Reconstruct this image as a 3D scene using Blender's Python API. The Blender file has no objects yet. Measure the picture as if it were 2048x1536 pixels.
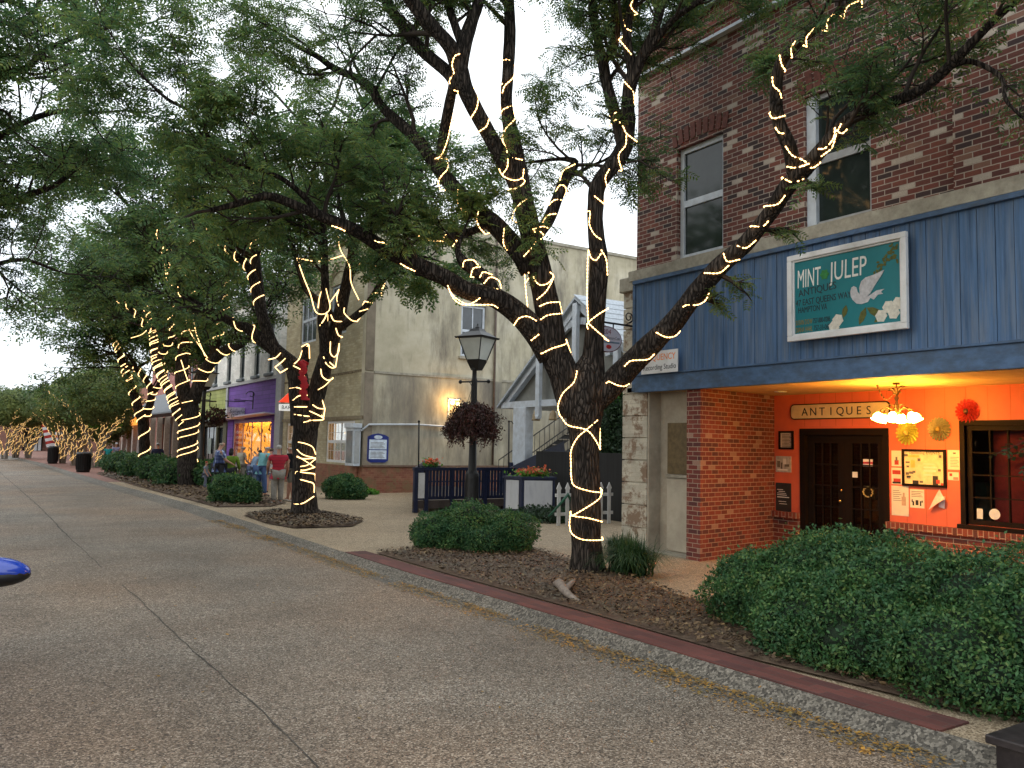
import bpy, bmesh, math, random
import numpy as np
from mathutils import Vector, Matrix, noise as mnoise
R = math.radians
SC = bpy.context.scene
COL = SC.collection
# ------------------------------------------------------------------ camera
F = 1650.0; H = 1.85
_roll = math.atan(.02)
def _derot(px, py):
    x = px - 1024; y = py - 768
    c, s = math.cos(-_roll), math.sin(-_roll)
    return x*c - y*s, x*s + y*c
_vx, _vy = _derot(-40, 869)
PITCH = math.atan(_vy/F); YAW = math.atan(-_vx/math.hypot(F, _vy))
def ray(px, py):
    x, y = _derot(px, py)
    cp, sp = math.cos(PITCH), math.sin(PITCH)
    a, b, c = x, F*cp + y*sp, F*sp - y*cp
    cy, sy = math.cos(YAW), math.sin(YAW)
    return Vector((a*cy + b*sy, -a*sy + b*cy, c))
O = Vector((0, 0, H))
FW = ray(1024, 768).normalized()
def at_x(px, py, X): r = ray(px, py); return O + r*(X/r.x)
def at_y(px, py, Y): r = ray(px, py); return O + r*(Y/r.y)
def at_z(px, py, Z): r = ray(px, py); return O + r*((Z-H)/r.z)
def at_d(px, py, D): r = ray(px, py); return O + r*(D/r.dot(FW))
def depth(p): return (Vector(p)-O).dot(FW)
cd = bpy.data.cameras.new("camera"); cam = bpy.data.objects.new("camera", cd); COL.objects.link(cam)
cd.sensor_width = 36; cd.lens = F/2048*36; cd.clip_start = .05; cd.clip_end = 3000
_b = -FW; _r = (ray(2048, 768)-ray(1024, 768)).normalized(); _u = _b.cross(_r).normalized()
M = Matrix.Identity(4)
for i in range(3): M[i][0], M[i][1], M[i][2] = _r[i], _u[i], _b[i]
M.translation = O
cam.matrix_world = M
SC.camera = cam
# ------------------------------------------------------------------ world, sun, exposure
SUN_EL, SUN_AZ = 14.0, 285.0       # low sun behind the roofs, dusk
w = bpy.data.worlds.new("World"); SC.world = w; w.use_nodes = True
nt = w.node_tree; bg = nt.nodes['Background']
sky = nt.nodes.new('ShaderNodeTexSky'); sky.sky_type = 'NISHITA'; sky.sun_disc = False
sky.sun_elevation = R(SUN_EL); sky.sun_rotation = R(SUN_AZ)
sky.air_density = 1.0; sky.dust_density = 3.0; sky.ozone_density = 1.0
# thin even cloud over the dusk sky
tc = nt.nodes.new('ShaderNodeTexCoord'); cn = nt.nodes.new('ShaderNodeTexNoise'); cn.inputs['Scale'].default_value = 2.2; cn.inputs['Detail'].default_value = 5
nt.links.new(tc.outputs['Generated'], cn.inputs['Vector'])
crp = nt.nodes.new('ShaderNodeValToRGB'); crp.color_ramp.elements[0].position = .35; crp.color_ramp.elements[0].color = (11, 12, 13, 1); crp.color_ramp.elements[1].position = .65; crp.color_ramp.elements[1].color = (13.5, 14, 14.2, 1)
nt.links.new(cn.outputs[0], crp.inputs[0])
cm_ = nt.nodes.new('ShaderNodeMix'); cm_.data_type = 'RGBA'; cm_.inputs[0].default_value = .86
nt.links.new(sky.outputs[0], cm_.inputs[6]); nt.links.new(crp.outputs[0], cm_.inputs[7])
nt.links.new(cm_.outputs[2], bg.inputs[0]); bg.inputs[1].default_value = .10
sl = bpy.data.lights.new("sun", 'SUN'); sl.energy = .5; sl.angle = R(40); sl.color = (1, .93, .84)
so = bpy.data.objects.new("sun", sl); COL.objects.link(so)
_sd = Vector((math.sin(R(SUN_AZ))*math.cos(R(SUN_EL)), math.cos(R(SUN_AZ))*math.cos(R(SUN_EL)), math.sin(R(SUN_EL))))
so.rotation_euler = _sd.to_track_quat('Z', 'Y').to_euler()
SC.view_settings.view_transform = 'Standard'; SC.view_settings.look = 'None'
SC.view_settings.exposure = .62; SC.view_settings.gamma = 1
cy = SC.cycles
try:
    cy.max_bounces = 6; cy.diffuse_bounces = 3; cy.glossy_bounces = 3; cy.transmission_bounces = 4
    cy.transparent_max_bounces = 8; cy.sample_clamp_indirect = 4; cy.caustics_reflective = False; cy.caustics_refractive = False
except Exception: pass
rnd = random.Random(7)
# ------------------------------------------------------------------ materials
def _nm(name):
    m = bpy.data.materials.new(name); m.use_nodes = True
    n = m.node_tree; return m, n, n.nodes['Principled BSDF']
def _ns(n, scale, detail=4, rough=.6, vec=None):
    t = n.nodes.new('ShaderNodeTexNoise'); t.inputs['Scale'].default_value = scale
    t.inputs['Detail'].default_value = detail; t.inputs['Roughness'].default_value = rough
    if vec is not None: n.links.new(vec, t.inputs['Vector'])
    return t
def _ramp(n, stops, src=None, const=False):
    r = n.nodes.new('ShaderNodeValToRGB'); e = r.color_ramp.elements
    if const: r.color_ramp.interpolation = 'CONSTANT'
    while len(e) < len(stops): e.new(.5)
    for i, (p, c) in enumerate(stops):
        e[i].position = p; e[i].color = (*c, 1) if hasattr(c, '__len__') else (c, c, c, 1)
    if src is not None: n.links.new(src, r.inputs[0])
    return r
def _mix(n, a, b, fac, mode='MIX'):
    m = n.nodes.new('ShaderNodeMix'); m.data_type = 'RGBA'; m.blend_type = mode
    for sock, v in ((m.inputs[0], fac), (m.inputs[6], a), (m.inputs[7], b)):
        if isinstance(v, bpy.types.NodeSocket): n.links.new(v, sock)
        elif isinstance(v, (int, float)): sock.default_value = v
        else: sock.default_value = (*v, 1)
    return m.outputs[2]
def _pos(n, sx=1, sy=1, sz=1):
    g = n.nodes.new('ShaderNodeNewGeometry'); mp = n.nodes.new('ShaderNodeMapping')
    mp.inputs['Scale'].default_value = (sx, sy, sz); n.links.new(g.outputs['Position'], mp.inputs[0]); return mp.outputs[0]
def _uv(n):   # u = x + y (walls square to either axis), v = z
    g = n.nodes.new('ShaderNodeNewGeometry'); s = n.nodes.new('ShaderNodeSeparateXYZ'); n.links.new(g.outputs['Position'], s.inputs[0])
    a = n.nodes.new('ShaderNodeMath'); n.links.new(s.outputs[0], a.inputs[0]); n.links.new(s.outputs[1], a.inputs[1])
    c = n.nodes.new('ShaderNodeCombineXYZ'); n.links.new(a.outputs[0], c.inputs[0]); n.links.new(s.outputs[2], c.inputs[1]); return c.outputs[0]
def _bump(n, b, src, st=.3, dist=.01):
    u = n.nodes.new('ShaderNodeBump'); u.inputs['Strength'].default_value = st; u.inputs['Distance'].default_value = dist
    n.links.new(src, u.inputs['Height']); n.links.new(u.outputs[0], b.inputs['Normal']); return u
def mat(name, col, rough=.7, var=.25, scale=8, bump=0, metal=0, spec=.4, emit=None, dirt=None, dscale=1.5, stretch=(1, 1, 1), coat=0):
    m, n, b = _nm(name)
    t = _ns(n, scale, 5, .65, _pos(n, *stretch))
    lo = [c*(1-var) for c in col]; hi = [min(1, c*(1+var)) for c in col]
    out = _ramp(n, [(.3, lo), (.7, hi)], t.outputs[0]).outputs[0]
    if dirt:
        d = _ns(n, dscale, 6, .7, _pos(n, *stretch)); f = _ramp(n, [(.45, 0), (.72, 1)], d.outputs[0])
        out = _mix(n, out, dirt, f.outputs[0])
    n.links.new(out, b.inputs['Base Color'])
    b.inputs['Roughness'].default_value = rough; b.inputs['Metallic'].default_value = metal
    b.inputs['Specular IOR Level'].default_value = spec; b.inputs['Coat Weight'].default_value = coat
    if bump: _bump(n, b, t.outputs[0], bump)
    if emit:
        b.inputs['Emission Color'].default_value = (*emit[0], 1); b.inputs['Emission Strength'].default_value = emit[1]
    return m
def brick(name, cols, mortar, bw=.215, bh=.075, ms=.012, rough=.85, bump=.5, wear=None, rot=False, flat=False):
    """cols: list of (position, colour) chosen per brick"""
    m, n, b = _nm(name)
    uv = _pos(n) if flat else _uv(n)
    if rot:
        mp = n.nodes.new('ShaderNodeMapping'); mp.inputs['Rotation'].default_value = (0, 0, R(90)); n.links.new(uv, mp.inputs[0]); uv = mp.outputs[0]
    wob = _ns(n, 14, 2, .5, uv); wm = _mix(n, uv, wob.outputs[1], .006, 'ADD')
    t = n.nodes.new('ShaderNodeTexBrick'); n.links.new(wm, t.inputs['Vector'])
    t.inputs['Scale'].default_value = 1; t.inputs['Brick Width'].default_value = bw; t.inputs['Row Height'].default_value = bh
    t.inputs['Mortar Size'].default_value = ms*.5; t.inputs['Mortar Smooth'].default_value = .2; t.inputs['Bias'].default_value = 0
    t.inputs['Color1'].default_value = (0, 0, 0, 1); t.inputs['Color2'].default_value = (1, 1, 1, 1); t.inputs['Mortar'].default_value = (.5, .5, .5, 1)
    r = _ramp(n, cols, t.outputs[0], True)
    big = _ns(n, 1.3, 4, .6, uv); v = _ramp(n, [(.3, .72), (.7, 1.15)], big.outputs[0])
    c1 = _mix(n, r.outputs[0], v.outputs[0], 1, 'MULTIPLY')
    fine = _ns(n, 60, 4, .7, uv); v2 = _ramp(n, [(.3, .8), (.7, 1.15)], fine.outputs[0])
    c1 = _mix(n, c1, v2.outputs[0], 1, 'MULTIPLY')
    out = _mix(n, c1, mortar, t.outputs[1])
    if wear:
        wn = _ns(n, 2.2, 8, .75, uv); wf = _ramp(n, [(.50, 0), (.56, 1)], wn.outputs[0]); out = _mix(n, out, wear, wf.outputs[0])
    n.links.new(out, b.inputs['Base Color']); b.inputs['Roughness'].default_value = rough
    inv = n.nodes.new('ShaderNodeMath'); inv.operation = 'SUBTRACT'; inv.inputs[0].default_value = 1; n.links.new(t.outputs[1], inv.inputs[1])
    ad = n.nodes.new('ShaderNodeMath'); ad.operation = 'MULTIPLY_ADD'; n.links.new(fine.outputs[0], ad.inputs[0]); ad.inputs[1].default_value = .35; n.links.new(inv.outputs[0], ad.inputs[2])
    _bump(n, b, ad.outputs[0], bump, .012)
    return m
def leafmat(name, cols, trans=.35, big=.5):
    m, n, b = _nm(name)
    g = n.nodes.new('ShaderNodeNewGeometry')
    r = _ramp(n, [(i/(len(cols)-1), c) for i, c in enumerate(cols)], g.outputs['Random Per Island'])
    t = _ns(n, big, 3, .5, g.outputs['Position']); v = _ramp(n, [(.32, (.62, .78, .85)), (.68, (1.3, 1.2, .9))], t.outputs[0])
    c = _mix(n, r.outputs[0], v.outputs[0], 1, 'MULTIPLY')
    n.links.new(c, b.inputs['Base Color']); b.inputs['Roughness'].default_value = .55; b.inputs['Specular IOR Level'].default_value = .35
    tr = n.nodes.new('ShaderNodeBsdfTranslucent'); n.links.new(c, tr.inputs[0])
    mx = n.nodes.new('ShaderNodeMixShader'); mx.inputs[0].default_value = trans
    n.links.new(b.outputs[0], mx.inputs[1]); n.links.new(tr.outputs[0], mx.inputs[2])
    n.links.new(mx.outputs[0], n.nodes['Material Output'].inputs[0]); return m
def glassmat(name, tint=(.5, .52, .5), refl=.12, ior=1.22):
    m, n, b = _nm(name)
    tp = n.nodes.new('ShaderNodeBsdfTransparent'); tp.inputs[0].default_value = (*tint, 1)
    gl = n.nodes.new('ShaderNodeBsdfGlossy'); gl.inputs['Roughness'].default_value = .02; gl.inputs[0].default_value = (.9, .95, 1, 1)
    fr = n.nodes.new('ShaderNodeFresnel'); fr.inputs[0].default_value = ior
    ad = n.nodes.new('ShaderNodeMath'); ad.operation = 'ADD'; ad.operation = 'MULTIPLY_ADD'; ad.inputs[1].default_value = .45; n.links.new(fr.outputs[0], ad.inputs[0]); ad.inputs[2].default_value = refl; ad.use_clamp = True
    mx = n.nodes.new('ShaderNodeMixShader'); n.links.new(ad.outputs[0], mx.inputs[0]); n.links.new(tp.outputs[0], mx.inputs[1]); n.links.new(gl.outputs[0], mx.inputs[2])
    n.links.new(mx.outputs[0], n.nodes['Material Output'].inputs[0]); return m
def emis(name, col, st):
    m, n, b = _nm(name); b.inputs['Base Color'].default_value = (*col, 1)
    b.inputs['Emission Color'].default_value = (*col, 1); b.inputs['Emission Strength'].default_value = st; return m
# ------------------------------------------------------------------ mesh building
class MB:
    def __init__(s, fr=None): s.v = []; s.f = []; s.fr = fr; s.mi = []; s.m = 0; s.sm = []; s.smooth = False
    def _add(s, vs, fs):
        k = len(s.v)
        if s.fr is not None: vs = [s.fr @ Vector(v) for v in vs]
        s.v += [tuple(v) for v in vs]; s.f += [tuple(i+k for i in f) for f in fs]; s.mi += [s.m]*len(fs); s.sm += [s.smooth]*len(fs); return s
    def box(s, x0, x1, y0, y1, z0, z1, mtx=None):
        vs = [Vector(p) for p in ((x0, y0, z0), (x1, y0, z0), (x1, y1, z0), (x0, y1, z0), (x0, y0, z1), (x1, y0, z1), (x1, y1, z1), (x0, y1, z1))]
        if mtx is not None: vs = [mtx @ v for v in vs]
        return s._add(vs, [(3, 2, 1, 0), (4, 5, 6, 7), (0, 1, 5, 4), (1, 2, 6, 5), (2, 3, 7, 6), (3, 0, 4, 7)])
    def poly(s, pts): return s._add(pts, [tuple(range(len(pts)))])
    def prism(s, pts, d):     # pts 3-D polygon, extruded by vector d
        n = len(pts); a = [Vector(p) for p in pts]; b = [p+Vector(d) for p in a]
        return s._add(a+b, [tuple(range(n))[::-1], tuple(range(n, 2*n))]+[(i, (i+1) % n, (i+1) % n+n, i+n) for i in range(n)])
    def tube(s, pts, rad, n=6, cap=True):
        pts = [Vector(p) for p in pts]; k = len(pts)
        if not hasattr(rad, '__len__'): rad = [rad]*k
        vs = []; fs = []; up = None
        for i, p in enumerate(pts):
            t = (pts[min(i+1, k-1)]-pts[max(i-1, 0)])
            if t.length < 1e-9: t = Vector((0, 0, 1))
            t.normalize()
            if up is None: up = Vector((1, 0, 0)) if abs(t.x) < .8 else Vector((0, 1, 0))
            u = (up - t*up.dot(t))
            if u.length < 1e-6: u = t.orthogonal()
            u.normalize(); up = u; w_ = t.cross(u)
            for j in range(n):
                a = 2*math.pi*j/n; vs.append(p+(u*math.cos(a)+w_*math.sin(a))*rad[i])
        for i in range(k-1):
            for j in range(n): fs.append((i*n+j, i*n+(j+1) % n, (i+1)*n+(j+1) % n, (i+1)*n+j))
        if cap: fs += [tuple(range(n))[::-1], tuple(range((k-1)*n, k*n))]
        return s._add(vs, fs)
    def lathe(s, prof, c=(0, 0, 0), n=16, ax=None):
        vs = []; fs = []; k = len(prof); c = Vector(c)
        for r, z in prof:
            for j in range(n):
                a = 2*math.pi*j/n; v = Vector((r*math.cos(a), r*math.sin(a), z))
                if ax is not None: v = ax @ v
                vs.append(c+v)
        for i in range(k-1):
            for j in range(n): fs.append((i*n+j, i*n+(j+1) % n, (i+1)*n+(j+1) % n, (i+1)*n+j))
        fs += [tuple(range(n))[::-1], tuple(range((k-1)*n, k*n))]
        return s._add(vs, fs)
    def ell(s, c, r, n=12, m=8):
        r = r if hasattr(r, '__len__') else (r, r, r)
        vs = []; c = Vector(c)
        for i in range(m+1):
            th = math.pi*min(max(i/m, .02), .98)
            for j in range(n):
                a = 2*math.pi*j/n; vs.append(c+Vector((r[0]*math.sin(th)*math.cos(a), r[1]*math.sin(th)*math.sin(a), -r[2]*math.cos(th))))
        fs = [(i*n+j, i*n+(j+1) % n, (i+1)*n+(j+1) % n, (i+1)*n+j) for i in range(m) for j in range(n)]+[tuple(range(n))[::-1], tuple(range(m*n, m*n+n))]
        return s._add(vs, fs)
    def disc(s, c, r, w_=.003, n=14, sq=1, ang=0):  # flat disc in u,v frame at offset w
        c = Vector(c); ps = []
        for j in range(n):
            a = 2*math.pi*j/n; x = r*math.cos(a); y = r*sq*math.sin(a); ca, sa = math.cos(ang), math.sin(ang)
            ps.append((c.x+x*ca-y*sa, c.y+x*sa+y*ca, c.z))
        return s.prism(ps, (0, 0, w_))
    def build(s, name, mats, parent=None, origin=None, bevel=0):
        me = bpy.data.meshes.new(name)
        vs = s.v
        inv = None
        if parent is not None: inv = parent_world(parent).inverted()
        elif origin is not None: inv = Matrix.Translation(origin).inverted()
        if inv is not None: vs = [tuple(inv @ Vector(v)) for v in vs]
        me.from_pydata(vs, [], s.f)
        for m_ in (mats if isinstance(mats, (list, tuple)) else [mats]): me.materials.append(m_)
        me.polygons.foreach_set('material_index', s.mi); me.polygons.foreach_set('use_smooth', s.sm)
        me.update()
        o = bpy.data.objects.new(name, me); COL.objects.link(o)
        if parent is not None: o.parent = parent
        elif origin is not None: o.location = origin
        if bevel:
            b = o.modifiers.new('bevel', 'BEVEL'); b.width = bevel; b.segments = 2; b.limit_method = 'ANGLE'
        return o
def parent_world(o):
    m = Matrix.LocRotScale(o.location, o.rotation_euler, o.scale)
    return parent_world(o.parent) @ m if o.parent is not None else m
def tag(o, label, cat, group=None):
    o['label'] = label; o['category'] = cat
    if group: o['group'] = group
    return o
def thing(name, label, cat, loc=(0, 0, 0), group=None, rz=0):
    o = bpy.data.objects.new(name, None); COL.objects.link(o); o.location = loc; o.rotation_euler = (0, 0, rz)
    o.empty_display_size = .2
    return tag(o, label, cat, group)
def struct(o): o['kind'] = 'structure'; return o
def stuff(o, label=None, cat=None):
    o['kind'] = 'stuff'
    if label: o['label'] = label
    if cat: o['category'] = cat
    return o
def copy_tree(o, parent=None):
    c = o.copy(); COL.objects.link(c); c.parent = parent
    for ch in [x for x in bpy.data.objects if x.parent == o]: copy_tree(ch, c)
    return c
def frx(X, Y0, Z0): return Matrix(((0, 0, -1, X), (-1, 0, 0, Y0), (0, 1, 0, Z0), (0, 0, 0, 1)))   # wall facing the street: u -> -Y, v -> Z, w -> -X
def fry(X0, Y, Z0): return Matrix(((1, 0, 0, X0), (0, 0, -1, Y), (0, 1, 0, Z0), (0, 0, 0, 1)))    # wall facing the camera end: u -> X, v -> Z, w -> -Y
def text_obj(name, body, fr, u, v, size, m, parent, w_=.004, depth_=.002, sx=1, align='LEFT', shear=0, rot=0, width=None):
    cu = bpy.data.curves.new(name, 'FONT'); cu.body = body; cu.size = size; cu.extrude = depth_; cu.align_x = align; cu.shear = shear
    cu.resolution_u = 3
    o = bpy.data.objects.new('tmp', cu); COL.objects.link(o)
    dg = bpy.context.evaluated_depsgraph_get(); dg.update()
    me = bpy.data.meshes.new_from_object(o.evaluated_get(dg)); bpy.data.objects.remove(o)
    xs = [x.co.x for x in me.vertices] or [0]
    if width: sx = width/(max(xs)-min(xs))
    T = fr @ Matrix.Translation((u, v, w_)) @ Matrix.Rotation(rot, 4, 'Z') @ Matrix.Diagonal((sx, 1, 1, 1))
    if parent is not None: T = parent_world(parent).inverted() @ T
    me.transform(T); me.materials.clear(); me.materials.append(m)
    me.name = name
    o = bpy.data.objects.new(name, me); COL.objects.link(o); o.parent = parent; return o
def wall_grid(mb, u0, u1, v0, v1, w0, w1, holes=()):
    us = sorted({u0, u1, *[h[0] for h in holes], *[h[1] for h in holes]}); us = [u for u in us if u0 <= u <= u1]
    for a, b in zip(us[:-1], us[1:]):
        hs = sorted([h for h in holes if h[0] <= a+1e-6 and h[1] >= b-1e-6], key=lambda h: h[2]); z = v0
        for h in hs:
            if h[2] > z+1e-6: mb.box(a, b, z, h[2], w0, w1)
            z = h[3]
        if z < v1-1e-6: mb.box(a, b, z, v1, w0, w1)
def window(parent, fr, u0, u1, v0, v1, nx, ny, mf, mp, w_=0, fw=.06, mw=.025, rail=None, dp=.06, pane_w=None, name='window'):
    mb = MB(fr)
    mb.box(u0, u0+fw, v0, v1, w_, w_+dp); mb.box(u1-fw, u1, v0, v1, w_, w_+dp)
    mb.box(u0+fw, u1-fw, v0, v0+fw, w_, w_+dp); mb.box(u0+fw, u1-fw, v1-fw, v1, w_, w_+dp)
    iu0, iu1, iv0, iv1 = u0+fw, u1-fw, v0+fw, v1-fw
    for i in range(1, nx):
        u = iu0+(iu1-iu0)*i/nx; mb.box(u-mw/2, u+mw/2, iv0, iv1, w_+.01, w_+dp-.012)
    for j in range(1, ny):
        v = iv0+(iv1-iv0)*j/ny; k = mw/2 if rail != j else mw*1.1; mb.box(iu0, iu1, v-k, v+k, w_+.012, w_+dp-.01+(.006 if rail == j else 0))
    o = mb.build(name, mf, parent)
    p = MB(fr); p.box(iu0, iu1, iv0, iv1, w_+.018, w_+.024); p.build('pane', mp, o)
    return o
# ------------------------------------------------------------------ material library
def aggregate(name, stops, scale=85, stain=(.82, 1.12), bump=.5, tint2=None):
    m, n, b = _nm(name)
    g = n.nodes.new('ShaderNodeNewGeometry'); P = g.outputs['Position']
    vo = n.nodes.new('ShaderNodeTexVoronoi'); vo.inputs['Scale'].default_value = scale; n.links.new(P, vo.inputs['Vector'])
    bw = n.nodes.new('ShaderNodeSeparateColor'); n.links.new(vo.outputs['Color'], bw.inputs[0])
    r = _ramp(n, stops, bw.outputs[0])
    s1 = _ns(n, .55, 6, .62, P); v1 = _ramp(n, [(.3, stain[0]), (.7, stain[1])], s1.outputs[0])
    s2 = _ns(n, 9, 5, .7, P); v2 = _ramp(n, [(.3, .82), (.7, 1.15)], s2.outputs[0])
    c = _mix(n, r.outputs[0], v1.outputs[0], 1, 'MULTIPLY'); c = _mix(n, c, v2.outputs[0], 1, 'MULTIPLY')
    s4 = _ns(n, 1.7, 7, .75, P); v4 = _ramp(n, [(.60, 1), (.70, .78)], s4.outputs[0]); c = _mix(n, c, v4.outputs[0], 1, 'MULTIPLY')
    if tint2:
        s3 = _ns(n, .25, 3, .5, P); f = _ramp(n, [(.4, 0), (.65, 1)], s3.outputs[0]); c = _mix(n, c, tint2, f.outputs[0], 'MULTIPLY')
    n.links.new(c, b.inputs['Base Color']); b.inputs['Roughness'].default_value = .75; b.inputs['Specular IOR Level'].default_value = .35
    _bump(n, b, vo.outputs['Distance'], bump, .008); return m
M_road = aggregate('exposed_aggregate', [(0, (.05, .042, .034)), (.3, (.135, .108, .082)), (.6, (.215, .175, .132)), (.85, (.31, .262, .205)), (1, (.48, .43, .36))], 95, stain=(.68, 1.15), tint2=(1.12, .96, .84))
M_walk = aggregate('tan_aggregate', [(0, (.12, .085, .05)), (.4, (.27, .20, .125)), (.8, (.42, .33, .22)), (1, (.56, .46, .33))], 95, (.8, 1.15))
M_kerb = aggregate('kerb_aggregate', [(0, (.05, .044, .036)), (.5, (.125, .11, .088)), (1, (.27, .24, .195))], 60, (.75, 1.2), .8)
M_joint = mat('joint_tar', (.075, .064, .053), .9, .5, 6)
M_soil = mat('bark_mulch', (.09, .055, .036), .95, .5, 30, .8, dirt=(.13, .095, .06), dscale=4)
M_band = brick('red_brick_edging', [(0, (.115, .035, .028)), (.35, (.145, .045, .035)), (.7, (.09, .03, .026))], (.085, .05, .04), .34, .1, .008, flat=True, rot=True, bump=.6)
M_pave = brick('brick_paving', [(0, (.24, .1, .075)), (.4, (.3, .14, .1)), (.8, (.2, .09, .07))], (.3, .22, .18), .2, .1, .012, flat=True)
redcols = [(0, (.15, .043, .03)), (.2, (.10, .032, .025)), (.38, (.185, .057, .038)), (.56, (.045, .024, .023)), (.70, (.13, .042, .03)), (.88, (.22, .11, .075)), (.93, (.46, .39, .32))]
M_brick = brick('facade_brick', redcols, (.36, .30, .25), .205, .0725, .013)
pilcols = [(0, (.18, .035, .022)), (.3, (.14, .03, .022)), (.55, (.20, .045, .028)), (.8, (.09, .025, .022)), (.95, (.30, .17, .12))]
M_brick2 = brick('storefront_brick', pilcols, (.32, .24, .18), .205, .0725, .012)
M_soldier = brick('soldier_brick', pilcols, (.3, .23, .18), .205, .0725, .012, rot=True)
M_cream = brick('peeling_cream_brick', [(0, (.5, .46, .37)), (.5, (.56, .52, .42)), (.8, (.45, .41, .33))], (.42, .38, .3), .21, .075, .007, wear=(.22, .15, .1), bump=.6)
M_tanbrick = brick('cream_painted_brick', [(0, (.44, .38, .24)), (.5, (.5, .44, .29)), (.8, (.4, .34, .21))], (.3, .26, .17), .25, .085, .01)
M_whitebrick = brick('white_painted_brick', [(0, (.62, .62, .58)), (.5, (.68, .68, .64)), (.8, (.56, .57, .54))], (.5, .5, .47), .21, .075, .008)
M_green = brick('green_painted_brick', [(0, (.3, .34, .1)), (.5, (.34, .38, .13)), (.8, (.27, .31, .1))], (.17, .19, .06), 2.6, .2, .02)
M_purple = brick('purple_painted_boards', [(0, (.13, .05, .3)), (.5, (.15, .065, .34)), (.8, (.12, .045, .27))], (.06, .025, .15), 2.6, .2, .02)
M_wains = brick('wainscot_brick', [(0, (.27, .11, .06)), (.4, (.24, .085, .05)), (.75, (.3, .13, .075))], (.26, .14, .09), .21, .075, .008, wear=(.2, .12, .06))
M_farbrick = brick('far_brick', [(0, (.3, .14, .1)), (.5, (.26, .11, .085))], (.36, .27, .22), .21, .075, .01)
M_redbrick = brick('pink_red_brick', [(0, (.38, .15, .13)), (.5, (.32, .12, .1))], (.4, .24, .2), .21, .075, .01)
def stucco():
    m, n, b = _nm('weathered_stucco')
    P = _pos(n); PS = _pos(n, 1, 1, .22)
    a = _ns(n, .9, 8, .65, P); c = _ramp(n, [(.28, (.36, .325, .225)), (.5, (.49, .445, .325)), (.72, (.6, .56, .44))], a.outputs[0]).outputs[0]
    # rain streaks and soot, stronger in the lower render coat (below the moulding)
    s = _ns(n, 1.5, 7, .72, PS); sf = _ramp(n, [(.46, 0), (.7, 1)], s.outputs[0])
    c = _mix(n, c, (.16, .14, .11), sf.outputs[0])
    g = n.nodes.new('ShaderNodeNewGeometry'); sp = n.nodes.new('ShaderNodeSeparateXYZ'); n.links.new(g.outputs['Position'], sp.inputs[0])
    lo = _ramp(n, [(0, .45), (.27, .95), (.425, 1), (.43, 0), (1, 0)]); mm = n.nodes.new('ShaderNodeMath'); mm.operation = 'MULTIPLY'; mm.inputs[1].default_value = .1
    n.links.new(sp.outputs[2], mm.inputs[0]); n.links.new(mm.outputs[0], lo.inputs[0])
    d = _ns(n, .8, 8, .7, PS); df = _ramp(n, [(.38, 0), (.66, 1)], d.outputs[0]); ml = n.nodes.new('ShaderNodeMath'); ml.operation = 'MULTIPLY'
    n.links.new(df.outputs[0], ml.inputs[0]); n.links.new(lo.outputs[0], ml.inputs[1])
    c = _mix(n, c, (.17, .155, .13), ml.outputs[0])
    n.links.new(c, b.inputs['Base Color']); b.inputs['Roughness'].default_value = .9
    f = _ns(n, 25, 4, .6, P); _bump(n, b, f.outputs[0], .25, .01); return m
M_stucco = stucco()
M_bluewood = mat('weathered_blue_boards', (.062, .125, .24), .75, .38, 4, .3, dirt=(.15, .19, .25), dscale=2.2, stretch=(1, 5, .25))
M_bluetrim = mat('blue_trim', (.064, .122, .225), .65, .3, 5, .2, dirt=(.05, .075, .11), dscale=3, stretch=(1, 1, 2))
M_white = mat('white_paint', (.72, .73, .74), .5, .08, 6, dirt=(.5, .5, .48), dscale=3)
M_white2 = mat('bluish_white_paint', (.55, .6, .66), .5, .1, 6, dirt=(.42, .44, .46), dscale=4)
M_concrete = mat('old_concrete', (.36, .335, .27), .85, .2, 10, .3, dirt=(.2, .18, .14), dscale=3)
M_orange = mat('orange_painted_wall', (.62, .125, .065), .6, .06, 5, .05)
M_groove = mat('wall_groove', (.35, .08, .03), .8, .1, 5)
M_soffit = mat('cream_soffit', (.56, .36, .18), .7, .15, 3, .05)
M_darkbrown = mat('dark_brown_paint', (.008, .005, .004), .7, .2, 6, spec=.12)
M_black = mat('black_iron', (.012, .012, .013), .45, .2, 20)
M_navy = mat('navy_paint', (.012, .018, .05), .45, .25, 8)
M_plas = mat('beige_panel', (.36, .32, .25), .8, .15, 5, .1, dirt=(.25, .21, .16), dscale=2)
M_notice = mat('brown_notice_panel', (.12, .085, .04), .5, .3, 12)
M_greytrim = mat('grey_stone_trim', (.33, .34, .35), .8, .15, 8)
M_slate = mat('grey_shingles', (.17, .185, .2), .85, .35, 22, .5)
M_lslate = mat('pale_shingles', (.4, .44, .48), .85, .25, 14, .4)
M_glass = glassmat('shop_glass', (.82, .82, .79), .0)
M_glassup = mat('upper_window_glass', (.02, .028, .026), .06, .3, 3, spec=.35)
M_darkwin = mat('dark_window', (.03, .038, .045), .15, .4, 2, spec=.8)
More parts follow.
